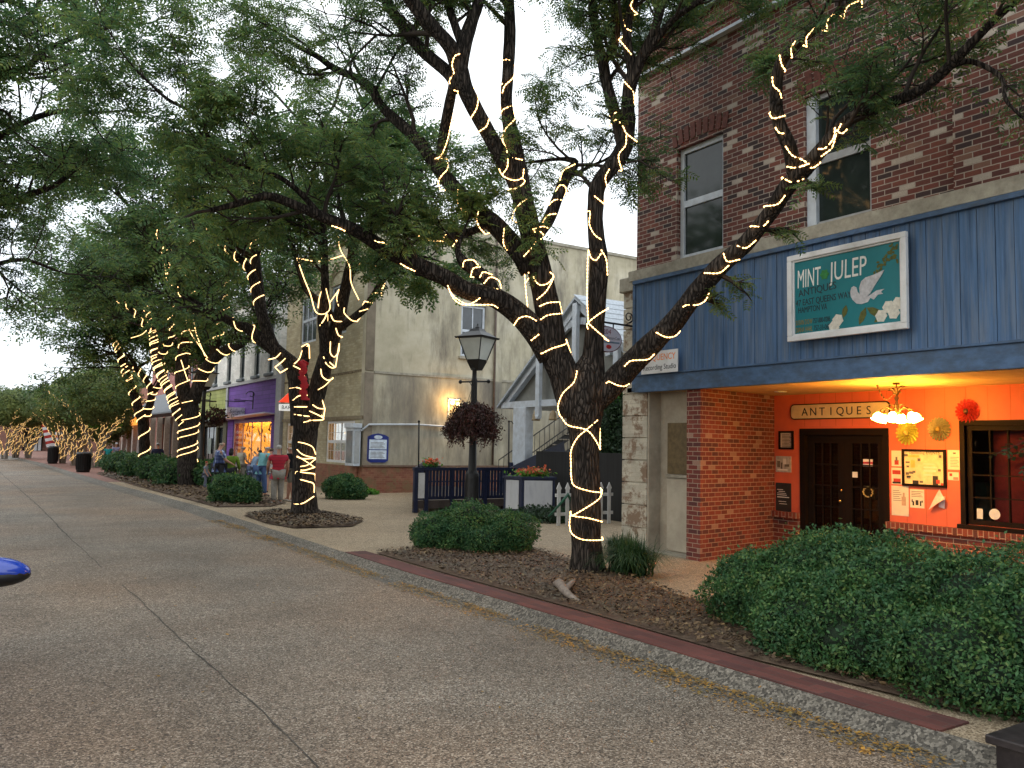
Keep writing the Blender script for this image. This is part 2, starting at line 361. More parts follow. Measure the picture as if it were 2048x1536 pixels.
def barkmat(name, lo, mid, hi):
    m, n, b = _nm(name); P = _pos(n, 1, 1, .16)
    wb = _ns(n, 6, 3, .6, P); pv = _mix(n, P, wb.outputs[1], .12, 'ADD')
    vo = n.nodes.new('ShaderNodeTexVoronoi'); vo.feature = 'DISTANCE_TO_EDGE'; vo.inputs['Scale'].default_value = 24; n.links.new(pv, vo.inputs['Vector'])
    f = _ramp(n, [(0, 0), (.22, 1)], vo.outputs['Distance']); s_ = _ns(n, 26, 6, .7, P)
    c = _ramp(n, [(.3, lo), (.5, mid), (.72, hi)], s_.outputs[0]).outputs[0]; c = _mix(n, (.010, .008, .007), c, f.outputs[0])
    g = _ns(n, 1.1, 4, .6, _pos(n)); gv = _ramp(n, [(.35, .75), (.65, 1.35)], g.outputs[0]); c = _mix(n, c, gv.outputs[0], 1, 'MULTIPLY')
    n.links.new(c, b.inputs['Base Color']); b.inputs['Roughness'].default_value = .95; b.inputs['Specular IOR Level'].default_value = .2
    ad = n.nodes.new('ShaderNodeMath'); ad.operation = 'MULTIPLY_ADD'; n.links.new(s_.outputs[0], ad.inputs[0]); ad.inputs[1].default_value = .6; n.links.new(f.outputs[0], ad.inputs[2])
    _bump(n, b, ad.outputs[0], 1.0, .028); return m
M_bark = barkmat('locust_bark', (.03, .024, .02), (.06, .048, .04), (.115, .095, .08))
M_bark2 = mat('pale_smooth_bark', (.2, .17, .14), .8, .35, 12, .4)
M_lintel = mat('lintel_brick', (.13, .045, .034), .85, .35, 20, .4)
M_twig = mat('dark_twig', (.03, .022, .018), .9, .3, 10)
M_leafA = leafmat('locust_leaves', [(.07, .14, .06), (.10, .19, .075), (.14, .24, .08), (.22, .27, .08), (.11, .20, .12), (.17, .20, .07)], .5, .7)
M_leafB = leafmat('far_leaves', [(.08, .12, .04), (.11, .155, .05), (.16, .19, .06), (.10, .145, .06)], .35, .3)
M_box = leafmat('shrub_leaves', [(.025, .08, .03), (.04, .115, .04), (.06, .155, .055), (.035, .10, .045), (.10, .19, .065), (.14, .2, .07)], .25, 3.5)
M_brightleaf = leafmat('bright_leaves', [(.10, .26, .04), (.16, .36, .05), (.08, .2, .04)], .4, 1.5)
M_darkleaf = leafmat('dark_leaves', [(.012, .03, .012), (.02, .05, .02), (.03, .06, .02)], .15, 1.5)
M_purpleleaf = leafmat('dark_red_leaves', [(.05, .018, .02), (.09, .025, .03), (.045, .03, .02), (.13, .05, .04)], .2, 3)
M_grass = leafmat('liriope_blades', [(.014, .042, .016), (.025, .065, .022), (.045, .09, .03)], .15, 3)
M_litter = leafmat('yellow_leaf_litter', [(.34, .165, .03), (.42, .23, .05), (.22, .11, .03), (.32, .22, .09)], .1, 6)
M_chips = leafmat('mulch_chips', [(.045, .026, .018), (.09, .055, .034), (.16, .105, .065), (.065, .038, .024), (.24, .17, .10)], 0, 3)
M_flower = leafmat('orange_flowers', [(.7, .12, .05), (.75, .22, .1), (.6, .08, .06)], .2, 3)
M_rope = emis('rope_light_glow', (1.0, .57, .21), 4.5)
M_rope2 = emis('far_rope_light_glow', (1.0, .62, .25), 2.4)
M_rope3 = emis('distant_light_glow', (1.0, .62, .22), .85)
M_bulb = emis('warm_bulb_glow', (1.0, .62, .16), 14)
M_brass = mat('aged_bronze', (.10, .055, .025), .4, .2, 20, metal=.6)
# ------------------------------------------------------------------ the ground
def sheet(name, pts, z, m):
    mb = MB(); mb.poly([(x, y, z) for x, y in pts]); return struct(mb.build(name, m))
mb = MB(); mb.poly([(-900, -900, -.03), (900, -900, -.03), (900, 1500, -.03), (-900, 1500, -.03)])
struct(mb.build('ground', mat('far_ground', (.12, .12, .08), .95, .3, 1)))
KERB = [(-12, 5.62), (-4, 5.6), (0, 5.52), (2.0, 5.32), (3.2, 5.2), (7, 5.13), (10.6, 5.0), (16, 4.98), (22.6, 4.92), (28, 4.7), (33.7, 4.35), (45, 3.95), (61, 3.5), (81, 2.3), (110, .5), (160, -2.5)]
def kx(y):
    for (a, xa), (b, xb) in zip(KERB[:-1], KERB[1:]):
        if y <= b: return xa+(xb-xa)*(y-a)/(b-a)
    return KERB[-1][1]
def strip(name, f0, f1, z0, z1, m, y0, y1, step=.5, mb=None):
    mk = mb or MB(); ys = []; y = y0
    while y < y1: ys.append(y); y += step*(1 if y < 30 else 4)
    ys.append(y1)
    for a, b in zip(ys[:-1], ys[1:]):
        mk._add([(f0(a), a, z0), (f1(a), a, z1), (f1(b), b, z1), (f0(b), b, z0)], [(0, 1, 2, 3)])
    return mk if mb else struct(mk.build(name, m))
strip('road', lambda y: -14, lambda y: kx(y)-.42, 0, 0, M_road, -12, 160, 2)
# rolled kerb and gutter of rougher aggregate
mb = MB(); prof = [(-.43, -.002), (-.3, -.012), (-.16, 0.0), (-.10, .03), (-.05, .075), (0, .096)]
for (d0, z0), (d1, z1) in zip(prof[:-1], prof[1:]):
    strip('', lambda y, d=d0: kx(y)+d, lambda y, d=d1: kx(y)+d, z0, z1, M_kerb, 2.2, 160, .5, mb)
mb.sm = [True]*len(mb.f)
bm_ = mb.build('kerb', M_kerb); struct(bm_)
strip('pavement', lambda y: kx(y)-.001, lambda y: 60, .09, .09, M_walk, -12, 36, 1)
strip('brick_pavement', lambda y: kx(y)-.001, lambda y: 60, .092, .092, M_pave, 36, 160, 2)
mb = MB(); strip('', lambda y: kx(y)-.004, lambda y: kx(y)+.34, .104, .104, M_band, 3.05, 12.6, .25, mb); strip('', lambda y: kx(y)-.004, lambda y: kx(y)-.004, .06, .104, M_band, 3.05, 12.6, .25, mb)
mb.box(kx(3.05)-.0, kx(3.05)+.34, 3.03, 3.05, .05, .104); struct(mb.build('brick_edging', M_band))
# road joints
mb = MB()
def joint(pts, wd=.012, z=.004):
    for (x0, y0), (x1, y1) in zip(pts[:-1], pts[1:]):
        d = Vector((x1-x0, y1-y0, 0)); L = d.length; d.normalize(); nn = Vector((-d.y, d.x, 0)); k = max(1, int(L/.25)); p = Vector((x0, y0, z)); pr = None
        for i in range(k+1):
            c = p+d*(L*i/k)+nn*rnd.uniform(-.012, .012); ww = wd*rnd.uniform(.5, 1.3)
            cur = (c+nn*ww, c-nn*ww)
            if pr: mb._add([pr[0], pr[1], cur[1], cur[0]], [(0, 1, 2, 3)])
            pr = cur
jx = lambda px, py: tuple(at_z(px, py, 0)[:2])
joint([jx(690, 1640), jx(633, 1536), jx(500, 1400), jx(385, 1302), jx(290, 1210), jx(245, 1170)], .0065); joint([jx(205, 1136), jx(137, 1074)], .006)
joint([jx(160, 1073), jx(137, 1074), jx(75, 1010), jx(0, 945)], .014); joint([jx(0, 945), (.7, 75)], .02)
joint([jx(0, 1221), jx(150, 1213)], .006); joint([jx(20, 1100), jx(150, 1099)], .007); joint([jx(300, 1072), jx(470, 1068)], .004); joint([jx(590, 1192), jx(790, 1185)], .004)
struct(mb.build('road_joint', M_joint))
# mulch beds
def bed(name, pts, z=.11, hump=.05, m=M_soil):
    from mathutils.geometry import tessellate_polygon
    mb = MB(); xs = [p[0] for p in pts]; ys = [p[1] for p in pts]; bm2 = bmesh.new()
    vs = [bm2.verts.new((x, y, z)) for x, y in pts]; f = bm2.faces.new(vs)
    if f.normal.z < 0: f.normal_flip()
    bmesh.ops.triangulate(bm2, faces=[f])
    for _ in range(4): bmesh.ops.subdivide_edges(bm2, edges=[e for e in bm2.edges if e.calc_length() > .25], cuts=1, use_grid_fill=True)
    for v in bm2.verts:
        if not v.is_boundary: v.co.z += hump*(.4+.8*mnoise.noise(v.co*1.7)) + .012*mnoise.noise(v.co*9)
    bmesh.ops.recalc_face_normals(bm2, faces=bm2.faces)
    me = bpy.data.meshes.new(name); bm2.to_mesh(me); bm2.free(); me.materials.append(m)
    for p in me.polygons: p.use_smooth = True
    o = bpy.data.objects.new(name, me); COL.objects.link(o); return struct(o)
BED1 = [(5.72, 3.2), (5.52, 5), (5.5, 7), (5.4, 10), (5.38, 12.3), (6.6, 12.5), (7.6, 12.6), (7.95, 11.6), (7.75, 10.3), (7.5, 8.6), (7.1, 7.3), (7.1, 6), (7.6, 4), (7.6, 2.6), (6.4, 2.5)]
BED2 = [(5.25, 19.6), (5.2, 17.5), (5.42, 16.4), (6.6, 16.3), (7.3, 17.4), (7.2, 19.6), (6.3, 20.6)]
BED3 = [(5.25, 22.2), (5.0, 29), (4.85, 34), (4.75, 44), (7.4, 44), (7.6, 34), (7.7, 28), (7.4, 23.2), (6.6, 22.0)]
for i, b_ in enumerate((BED1, BED2, BED3)): bed('mulch_bed', b_)
def scatter(name, m, pts_fn, n, size, label, cat, lift=.02, flat=.35):
    P = []; Fs = []
    k = 0
    V = np.zeros((n*4, 3)); 
    for i in range(n):
        x, y, z = pts_fn(); s = size*rnd.uniform(.5, 1.4); a = rnd.uniform(0, 6.28); e = rnd.uniform(.3, .7)
        d = Vector((math.cos(a), math.sin(a), rnd.uniform(-flat, flat)))*s; g = Vector((-math.sin(a), math.cos(a), rnd.uniform(-flat, flat)))*s*e
        c = Vector((x, y, z+lift*rnd.random()+.004))
        V[4*i:4*i+4] = [c-d, c-g, c+d, c+g]
    me = bpy.data.meshes.new(name); me.from_pydata(V.tolist(), [], [(4*i, 4*i+1, 4*i+2, 4*i+3) for i in range(n)]); me.materials.append(m)
    o = bpy.data.objects.new(name, me); COL.objects.link(o); return stuff(o, label, cat)
def inpoly(x, y, P):
    c = False; j = len(P)-1
    for i in range(len(P)):
        if (P[i][1] > y) != (P[j][1] > y) and x < (P[j][0]-P[i][0])*(y-P[i][1])/(P[j][1]-P[i][1])+P[i][0]: c = not c
        j = i
    return c
def inbed(P, bias=None):
    x0, x1 = min(p[0] for p in P), max(p[0] for p in P); y0, y1 = min(p[1] for p in P), max(p[1] for p in P)
    while True:
        x, y = rnd.uniform(x0, x1), rnd.uniform(y0, y1)
        if inpoly(x, y, P): return x, y, .13+.02*rnd.random()
scatter('wood_chips', M_chips, lambda: inbed(BED1), 16000, .022, 'loose brown wood chips and dry leaves in the near tree bed', 'mulch', .03, .6)
scatter('wood_chips', M_chips, lambda: inbed(BED2), 5000, .035, 'loose brown chips round the foot of the second tree', 'mulch', .03, .6)
scatter('wood_chips', M_chips, lambda: inbed(BED3), 5000, .05, 'loose brown chips below the far round shrubs', 'mulch', .03, .6)
def gut():
    y = 2.6+(rnd.random()**1.15)*17
    c = -.24 if rnd.random() < .62 else -.42
    x = kx(y)+rnd.gauss(c, .05 if c > -.3 else .07); return x, y, .0 if x < kx(y)-.1 else .05
_dn = lambda y: mnoise.noise(Vector((0, y*1.3, 3)))
def gut2():
    while True:
        p = gut()
        if rnd.random() < .45+_dn(p[1])*.9: return p
scatter('leaf_litter', M_litter, gut2, 8000, .015, 'tiny golden leaflets drifted along the gutter by the kerb', 'leaf litter', .012, .3)
scatter('leaf_litter', M_litter, lambda: (rnd.uniform(-1, 4.7), rnd.uniform(3, 14), 0), 120, .016, 'single pale leaflets strewn over the road surface', 'leaf litter', .006, .2)
scatter('leaf_litter', M_litter, lambda: (rnd.gauss(7.2, .12), rnd.uniform(3, 12.5), .09), 1200, .014, 'leaflets gathered along the pavement side of the tree bed', 'leaf litter', .012, .3)
# ------------------------------------------------------------------ trees
def proj(p):
    v = Vector(p)-O; z = max(v.dot(FW), .01); return (1024+F*v.dot(_r)/z, 768-F*v.dot(_u)/z)
def Z(s, ox, oy, pts): return [(ox+p[0]/s, oy+p[1]/s)+tuple(p[2:]) for p in pts]
def cr(pts, k):      # Catmull-Rom through tuples
    P = [np.array(p, float) for p in pts]; 
    if len(P) < 2: return P
    P = [2*P[0]-P[1]]+P+[2*P[-1]-P[-2]]; out = []
    for i in range(1, len(P)-2):
        for j in range(k):
            t = j/k; a, b, c, d = P[i-1:i+3]
            out.append(.5*((2*b)+(c-a)*t+(2*a-5*b+4*c-d)*t*t+(3*b-a-3*c+d)*t**3))
    out.append(P[-2]); return out
def limb(pts, D, k=4, jit=.012):
    """pts: (px, py, radius px[, depth offset]) -> world points and radii"""
    pts = [tuple(p)+((0,) if len(p) == 3 else ()) for p in pts]
    W = []; Rr = []
    for i, (x, y, r, d) in enumerate(cr(pts, k)):
        dd = D+d; p = at_d(x, y, dd)
        n_ = mnoise.noise(p*1.9)
        W.append(p+Vector((n_, mnoise.noise(p*1.9+Vector((9, 0, 0))), 0))*jit); Rr.append(max(.006, .95*r/F*dd*(1+.07*mnoise.noise(p*3))))
    return W, Rr
class Grow:
    def __init__(s, seed, fr=.22, nl=6, lw=.3, droop=.25, twigr=.006, fpt=6, leafy=1.0, gap=1.0):
        s.r = random.Random(seed); s.tw = MB(); s.fp = []; s.fd = []; s.fs = []; s.fr = fr; s.droop = droop; s.twigr = twigr; s.fpt = fpt; s.leafy = leafy; s.gap = gap
        s.keep = None
    def rv(s): return Vector((s.r.gauss(0, 1), s.r.gauss(0, 1), s.r.gauss(0, 1)))
    def go(s, p, d, L, r, lvl):
        n = 5 if lvl >= 2 else (4 if lvl == 1 else 3); pts = [p.copy()]; d = d.normalized(); dirs = []
        for i in range(n):
            d = d+s.rv()*(.16 if lvl else .12)+Vector((0, 0, .07 if lvl >= 2 else -s.droop*.35*(i/n))); d.normalize()
            p = p+d*(L/n); pts.append(p.copy()); dirs.append(d.copy())
        if s.keep and lvl <= 2 and not s.keep(pts[-1]): return
        sides = 5 if lvl >= 2 else (4 if lvl == 1 else 3)
        s.tw.tube(pts, [max(r*(1-.75*i/n), .003) for i in range(n+1)], sides, False)
        if lvl == 0:
            for k in range(s.fpt):
                if s.r.random() > s.leafy: continue
                t = (k+.6+s.r.random()*.4)/s.fpt*n; i = min(int(t), n-1); q = pts[i]+(pts[i+1]-pts[i])*(t-i)
                a = dirs[i]; sd = a.cross(Vector((0, 0, 1))); sd = sd.normalized() if sd.length > .1 else Vector((1, 0, 0))
                dd = a*.5+sd*(1 if k % 2 else -1)*.9+Vector((0, 0, -s.droop*s.r.random()))+s.rv()*.25
                s.fp.append(q); s.fd.append(dd.normalized()); s.fs.append(s.fr*s.r.uniform(.65, 1.2))
            return
        nc = {3: 7, 2: 6, 1: 6}[lvl]
        for k in range(nc):
            t = (.22+.78*(k+s.r.random())/nc)*n; i = min(int(t), n-1); q = pts[i]+(pts[i+1]-pts[i])*(t-i)
            a = dirs[i]; sd = s.rv(); sd = (sd-a*sd.dot(a)); sd.z *= .55; sd = sd.normalized()
            s.go(q, a*.65+sd*.85, L*s.r.uniform(.38, .58), r*.5, lvl-1)
    def along(s, W, Rr, t0, spacing, L, lvl=2, t1=1.0, up=.25, out=None, flat=.6):
        acc = 0; tot = sum((b-a).length for a, b in zip(W[:-1], W[1:])); run = 0; nxt = tot*t0
        for i, (a, b) in enumerate(zip(W[:-1], W[1:])):
            l = (b-a).length
            while nxt < run+l and nxt < tot*t1:
                q = a+(b-a)*((nxt-run)/l); ax = (b-a).normalized(); sd = s.rv(); sd = sd-ax*sd.dot(ax); sd.z = sd.z*flat+up; sd.normalize()
                dd = ax*.6+sd
                if out is not None: dd += Vector(out)
                s.go(q, dd, L*s.r.uniform(.7, 1.2), min(Rr[i]*.45, .045), lvl); nxt += spacing*s.r.uniform(.6, 1.4)
            run += l
        if t1 >= 1: s.go(W[-1], (W[-1]-W[-2]), L*.9, Rr[-1]*.8, lvl)
    def leaves(s, name, m, parent, leaflets=6, width=.34, lfat=.16, seed=1):
        rg = np.random.default_rng(seed); n = len(s.fp)
        if not n: return None
        T = []
        for i in range(leaflets):
            t = (i+.8)/(leaflets+.3); wv = width*(1-.45*abs(2*t-.8)); h = lfat*.5
            for sg in (-1, 1):
                T.append([(t, 0, 0), (t+.35*wv-h*.6, sg*wv*.5, .02), (t+.5*wv, sg*wv, -.05), (t+.05+h*.6, sg*wv*.45, .02)])
        T = np.array(T).reshape(-1, 3)
        Pn = np.array([tuple(p) for p in s.fp]); D = np.array([tuple(p) for p in s.fd]); S = np.array(s.fs)
        U = rg.normal(0, .45, (n, 3)); U[:, 2] += 1; Y = np.cross(U, D); Y /= np.linalg.norm(Y, axis=1)[:, None]+1e-9; N = np.cross(D, Y)
        V = Pn[:, None, :]+S[:, None, None]*(T[None, :, 0:1]*D[:, None, :]+T[None, :, 1:2]*Y[:, None, :]+(T[None, :, 2:3]-.12*T[None, :, 0:1]**2)*N[:, None, :])
        V = V.reshape(-1, 3)
        if parent is not None: V = V-np.array(tuple(parent_world(parent).translation))
        return raw_quads(name, V, m, parent)
def raw_quads(name, V, m, parent=None, k=4):
    me = bpy.data.meshes.new(name); nv = len(V); nf = nv//k
    me.vertices.add(nv); me.vertices.foreach_set('co', np.asarray(V, dtype=np.float32).ravel())
    me.loops.add(nv); me.loops.foreach_set('vertex_index', np.arange(nv, dtype=np.int32))
    me.polygons.add(nf); me.polygons.foreach_set('loop_start', np.arange(0, nv, k, dtype=np.int32)); me.polygons.foreach_set('loop_total', np.full(nf, k, dtype=np.int32))
    me.materials.append(m); me.update(calc_edges=True)
    o = bpy.data.objects.new(name, me); COL.objects.link(o); o.parent = parent; return o
def rope_arcs(limbs, arcs, beads=True, spacing=.05, rr=.0063, n=6):
    """arcs: pixel polylines lying on the side of the limb facing the street; consecutive arcs join round the back. ('free', pts) hangs clear."""
    S = []
    for W, Rr in limbs:
        for p, r in zip(W, Rr): x, y = proj(p); dd = depth(p); S.append((x, y, max(r/dd*F, 1), dd, r))
    S = np.array(S)
    def place(x, y, side, free=False):
        q = np.hypot(S[:, 0]-x, S[:, 1]-y); i = int(np.argmin(q/np.maximum(S[:, 2], 4)+q*.02)); rr_ = S[i, 4]+.012; u = min(q[i]/F*S[i, 3], rr_)
        off = math.sqrt(max(0, rr_*rr_-u*u)); dd = S[i, 3]-off*side if not free else S[i, 3]-rr_*.5
        return at_d(x, y, dd)
    out = []; prev = None
    for a in arcs:
        free = a[0] == 'free'; pts = a[1] if free else a
        w_ = [place(x, y, 1, free) for x, y in cr(pts, 6)]
        if free:
            if out: pass
            ds = np.array([depth(p) for p in w_]); ds = np.linspace(ds[0], ds[-1], len(ds))
            w_ = [at_d(*proj(p), d_) for p, d_ in zip(w_, ds)]; out.append(w_); prev = None; continue
        if prev is not None:
            # both ends sit at an edge of the limb: pick whichever end is closer
            e = proj(prev[-1]); c0, c1 = pts[0], pts[-1]
            if math.hypot(e[0]-c1[0], e[1]-c1[1]) < math.hypot(e[0]-c0[0], e[1]-c0[1]): w_ = w_[::-1]
            s0 = proj(w_[0])
            if math.hypot(e[0]-s0[0], e[1]-s0[1]) < 95:
                bk = [place(e[0]+(s0[0]-e[0])*t, e[1]+(s0[1]-e[1])*t, -1) for t in (.12, .3, .5, .7, .88)]
                w_ = bk+w_; out[-1] = out[-1]+w_; prev = w_; continue
        out.append(w_); prev = w_
    mb = MB(); mb.smooth = True
    for path in out: bead_tube(mb, path, beads, spacing, rr, n)
    return mb
def bead_tube(mb, path, beads, spacing, rr, n):
    L = [0]
    for a, b in zip(path[:-1], path[1:]): L.append(L[-1]+(b-a).length)
    if L[-1] < .02: return
    if beads:
        k = max(2, int(L[-1]/spacing))*4; pts = []; rad = []; j = 0
        for i in range(k+1):
            s_ = L[-1]*i/k
            while j < len(L)-2 and L[j+1] < s_: j += 1
            t = (s_-L[j])/max(L[j+1]-L[j], 1e-9); pts.append(path[j]+(path[j+1]-path[j])*t); rad.append(rr*(1.55, 1.0, .3, 1.0)[i % 4])
        mb.tube(pts, rad, n)
    else: mb.tube(path, rr, 4, False)
def helix(W, Rr, pitch, phase=0, t0=0, t1=1, wob=.25, seed=0, step=10):
    rg = random.Random(seed); L = [0]
    for a, b in zip(W[:-1], W[1:]): L.append(L[-1]+(b-a).length)
    tot = L[-1]; n = max(4, int(tot*(t1-t0)/pitch*step)); out = []; j = 0; ang = phase; up = Vector((1, .3, .1))
    for i in range(n+1):
        s_ = tot*(t0+(t1-t0)*i/n)
        while j < len(L)-2 and L[j+1] < s_: j += 1
        t = (s_-L[j])/max(L[j+1]-L[j], 1e-9); p = W[j]+(W[j+1]-W[j])*t; r = Rr[j]+(Rr[j+1]-Rr[j])*t+.014
        ax = (W[j+1]-W[j]).normalized(); u = up-ax*up.dot(ax); u.normalize(); v = ax.cross(u); ang += 2*math.pi/step*(1+wob*mnoise.noise(Vector((i*.15, seed, 0))))
        out.append(p+(u*math.cos(ang)+v*math.sin(ang))*r)
    return out
def crust(mb, W, Rr, n=11):
    # furrowed bark surface: tube with ridges that wander along the limb
    pts = W; k = len(pts); vs = []; fs = []; up = None
    for i, p in enumerate(pts):
        t = (pts[min(i+1, k-1)]-pts[max(i-1, 0)]).normalized()
        if up is None: up = Vector((1, 0, 0)) if abs(t.x) < .8 else Vector((0, 1, 0))
        u = (up-t*up.dot(t)).normalized(); up = u; v = t.cross(u)
        for j in range(n):
            a = 2*math.pi*j/n; rr_ = Rr[i]*(1+.09*mnoise.noise(Vector((math.cos(a)*2, math.sin(a)*2, i*.35+p.x)))+.05*(1 if j % 2 else -1)*(mnoise.noise(Vector((j*3.1, i*.3, 1)))+.5)*(1 if Rr[i] > .03 else 0))
            vs.append(p+(u*math.cos(a)+v*math.sin(a))*rr_)
    for i in range(k-1):
        for j in range(n): fs.append((i*n+j, i*n+(j+1) % n, (i+1)*n+(j+1) % n, (i+1)*n+j))
    fs += [tuple(range(n))[::-1], tuple(range((k-1)*n, k*n))]
    mb.smooth = True; mb._add(vs, fs)
def finish_tree(root, limbs, g, leaflets, width=.34, lfat=.16, m=None, bark=None, sides=11):
    mb = MB()
    for W, Rr in limbs: crust(mb, W, Rr, sides)
    mb.build('trunk', bark or M_bark, root)
    g.tw.sm = [True]*len(g.tw.f); g.tw.build('branches', M_twig, root)
    g.leaves('crown', m or M_leafA, root, leaflets, width, lfat)

# ---- tree 1, nearest
D1 = depth(at_z(1175, 1145, .1))
z4 = lambda p: Z(2.926, 600, 0, p)
L1 = {}
L1['trunk'] = limb([(1176, 1172, 52), (1176, 1150, 42), (1174, 1110, 35), (1172, 1060, 32), (1171, 1000, 31), (1171, 930, 30), (1169, 880, 32), (1168, 830, 38), (1168, 795, 45, .0), (1173, 765, 40), (1176, 735, 30), (1178, 712, 16)], D1, 4, 0)
L1['A'] = limb([(1150, 830, 30), (1128, 750, 33), (1108, 700, 31), (1099, 640, 29), (1085, 570, 26), (1070, 500, 24), (1052, 430, 23), (1036, 345, 22), (1024, 275, 17, .1), (1013, 205, 13, .1), (1017, 137, 13, .1), (1019, 34, 12, .2), (1013, -70, 11, .3), (1000, -220, 7, .5)], D1)
L1['A2'] = limb([(1040, 390, 18), (1022, 345, 18, -.05), (976, 267, 17, -.2), (952, 222, 17, -.3), (930, 175, 18, -.4), (915, 130, 19, -.4), (897, 89, 16, -.5), (856, 44, 16, -.6), (819, -2, 15, -.7), (770, -70, 10, -1), (720, -150, 6, -1.3)], D1)
L1['A2b'] = limb([(922, 135, 15, -.4), (930, 85, 15, -.4), (945, 41, 13, -.3), (959, -5, 12, -.3), (965, -90, 9, -.2), (980, -200, 5, 0)], D1)
L1['A2c'] = limb([(925, 95, 10, -.4), (910, 50, 9, -.3), (897, 10, 8, -.2), (890, -60, 6, 0)], D1)
L1['B'] = limb([(1058, 545, 18), (1038, 505, 20), (996, 455, 20, .15), (942, 410, 17, .3), (894, 359, 16, .4), (868, 325, 14, .5), (839, 284, 13, .6), (791, 239, 11, .8), (760, 208, 10, .9), (733, 167, 9, 1.0), (668, 137, 7, 1.2), (634, 113, 6, 1.3), (590, 90, 5, 1.5)], D1)
L1['B1'] = limb([(872, 330, 11, .5), (884, 305, 12, .5), (890, 256, 11, .4), (900, 205, 11, .3), (905, 170, 9, .2)], D1)
L1['C'] = limb([(915, 180, 12, -.35), (897, 147, 13, -.2), (839, 96, 12, 0), (805, 51, 11, .2), (771, 0, 11, .4), (735, -70, 7, .6)], D1)
L1['D'] = limb([(1100, 715, 24), (1073, 667, 26, -.05), (1038, 629, 24, -.1), (991, 595, 22, -.2), (936, 582, 20, -.3), (888, 554, 18, -.45), (833, 530, 18, -.6), (792, 510, 17, -.7), (751, 486, 15, -.8), (707, 459, 14, -1.0), (662, 441, 12, -1.1), (609, 418, 10, -1.3), (547, 394, 9, -1.5), (508, 396, 8, -1.7), (469, 408, 7, -1.8), (420, 420, 5, -2.0)], D1)
L1['D2'] = limb([(640, 430, 7, -1.2), (598, 383, 6, -1.3), (547, 348, 5, -1.5), (461, 324, 5, -1.7), (426, 293, 4.5, -1.9), (406, 250, 4, -2), (383, 223, 4, -2.1), (336, 199, 3.5, -2.2), (297, 164, 3, -2.4), (270, 137, 2.5, -2.5)], D1)
L1['E'] = limb([(1062, 490, 13), (1075, 470, 13), (1096, 441, 13), (1116, 393, 12, .1), (1133, 352, 12, .2), (1150, 325, 8, .2), (1120, 318, 4, .3), (1060, 325, 3, .4)], D1)
L1['F'] = limb([(1183, 820, 26), (1184, 760, 26), (1186, 715, 24), (1191, 640, 20), (1195, 580, 20), (1196, 520, 20), (1192, 465, 17), (1191, 414, 17), (1196, 372, 17), (1222, 335, 17, .05), (1246, 300, 18, .1), (1256, 250, 17, .1), (1256, 215, 15, .1), (1260, 171, 14, .1), (1265, 140, 12, .1), (1254, 85, 10, .1), (1257, 41, 10, .2), (1270, -5, 9, .2), (1285, -90, 6, .4)], D1)
L1['F1b'] = limb([(1262, 180, 11, .1), (1282, 120, 11, .0), (1308, 65, 10, -.1), (1325, 0, 10, -.2), (1340, -80, 7, -.3)], D1)
L1['F1c'] = limb([(1272, 145, 8, .1), (1300, 100, 7, -.1), (1345, 42, 7, -.3), (1404, 0, 6, -.5), (1470, -50, 5, -.8)], D1)
L1['F2'] = limb([(1245, 285, 14, .1), (1236, 249, 13, .2), (1222, 200, 12, .3), (1208, 137, 12, .4), (1196, 85, 9, .5), (1186, 30, 9, .5), (1182, -60, 7, .6)], D1)
L1['F2b'] = limb([(1206, 130, 8, .4), (1229, 85, 9, .4), (1232, 40, 9, .4), (1225, -10, 8, .4), (1225, -90, 5, .5)], D1)
L1['G'] = limb([(1178, 815, 22), (1205, 790, 26), (1240, 752, 27, -.1), (1275, 715, 25, -.2), (1310, 680, 23, -.35), (1350, 640, 22, -.5), (1395, 582, 21, -.7), (1440, 532, 20, -.9), (1490, 488, 18, -1.1), (1540, 425, 17, -1.4), (1575, 372, 19, -1.6), (1610, 338, 17, -1.9), (1660, 280, 14, -2.2), (1700, 238, 13, -2.4), (1770, 210, 12, -2.7), (1840, 180, 11, -3.0), (1890, 140, 11, -3.2), (1930, 100, 10, -3.4), (1990, 40, 8, -3.6), (2060, -20, 6, -3.9)], D1)
L1['G1'] = limb([(1588, 350, 15, -1.7), (1580, 295, 15, -1.8), (1558, 245, 14, -1.8), (1551, 190, 13, -1.85), (1560, 130, 12, -1.9), (1590, 90, 11, -2.1), (1630, 60, 9, -2.2), (1670, 30, 8, -2.4), (1715, -15, 7, -2.6), (1780, -90, 5, -2.9)], D1)
L1['G3'] = limb([(1900, 132, 7, -3.2), (1945, 123, 6, -3.3), (2001, 154, 4.5, -3.5), (2013, 200, 4, -3.6), (2047, 235, 3, -3.7)], D1)
L1['H'] = limb([(994, 592, 14, -.2), (975, 560, 14, -.2), (950, 540, 13, -.2), (928, 525, 12, -.15), (915, 500, 6, -.1), (925, 470, 4, 0)], D1)
L1['J'] = limb([(985, 445, 8, .15), (945, 462, 8, .2), (900, 474, 9, .3), (855, 468, 9, .3), (815, 466, 8, .4), (785, 440, 7, .5), (745, 420, 5, .6), (700, 400, 4, .8)], D1)
t1 = thing('honey_locust_tree', 'biggest tree, forked low beside the grass clump and wrapped in bead-like lights', 'tree', at_z(1175, 1145, .1), 'street trees wrapped in lights')
g = Grow(11, fr=.21, droop=.3, fpt=6, leafy=.85)
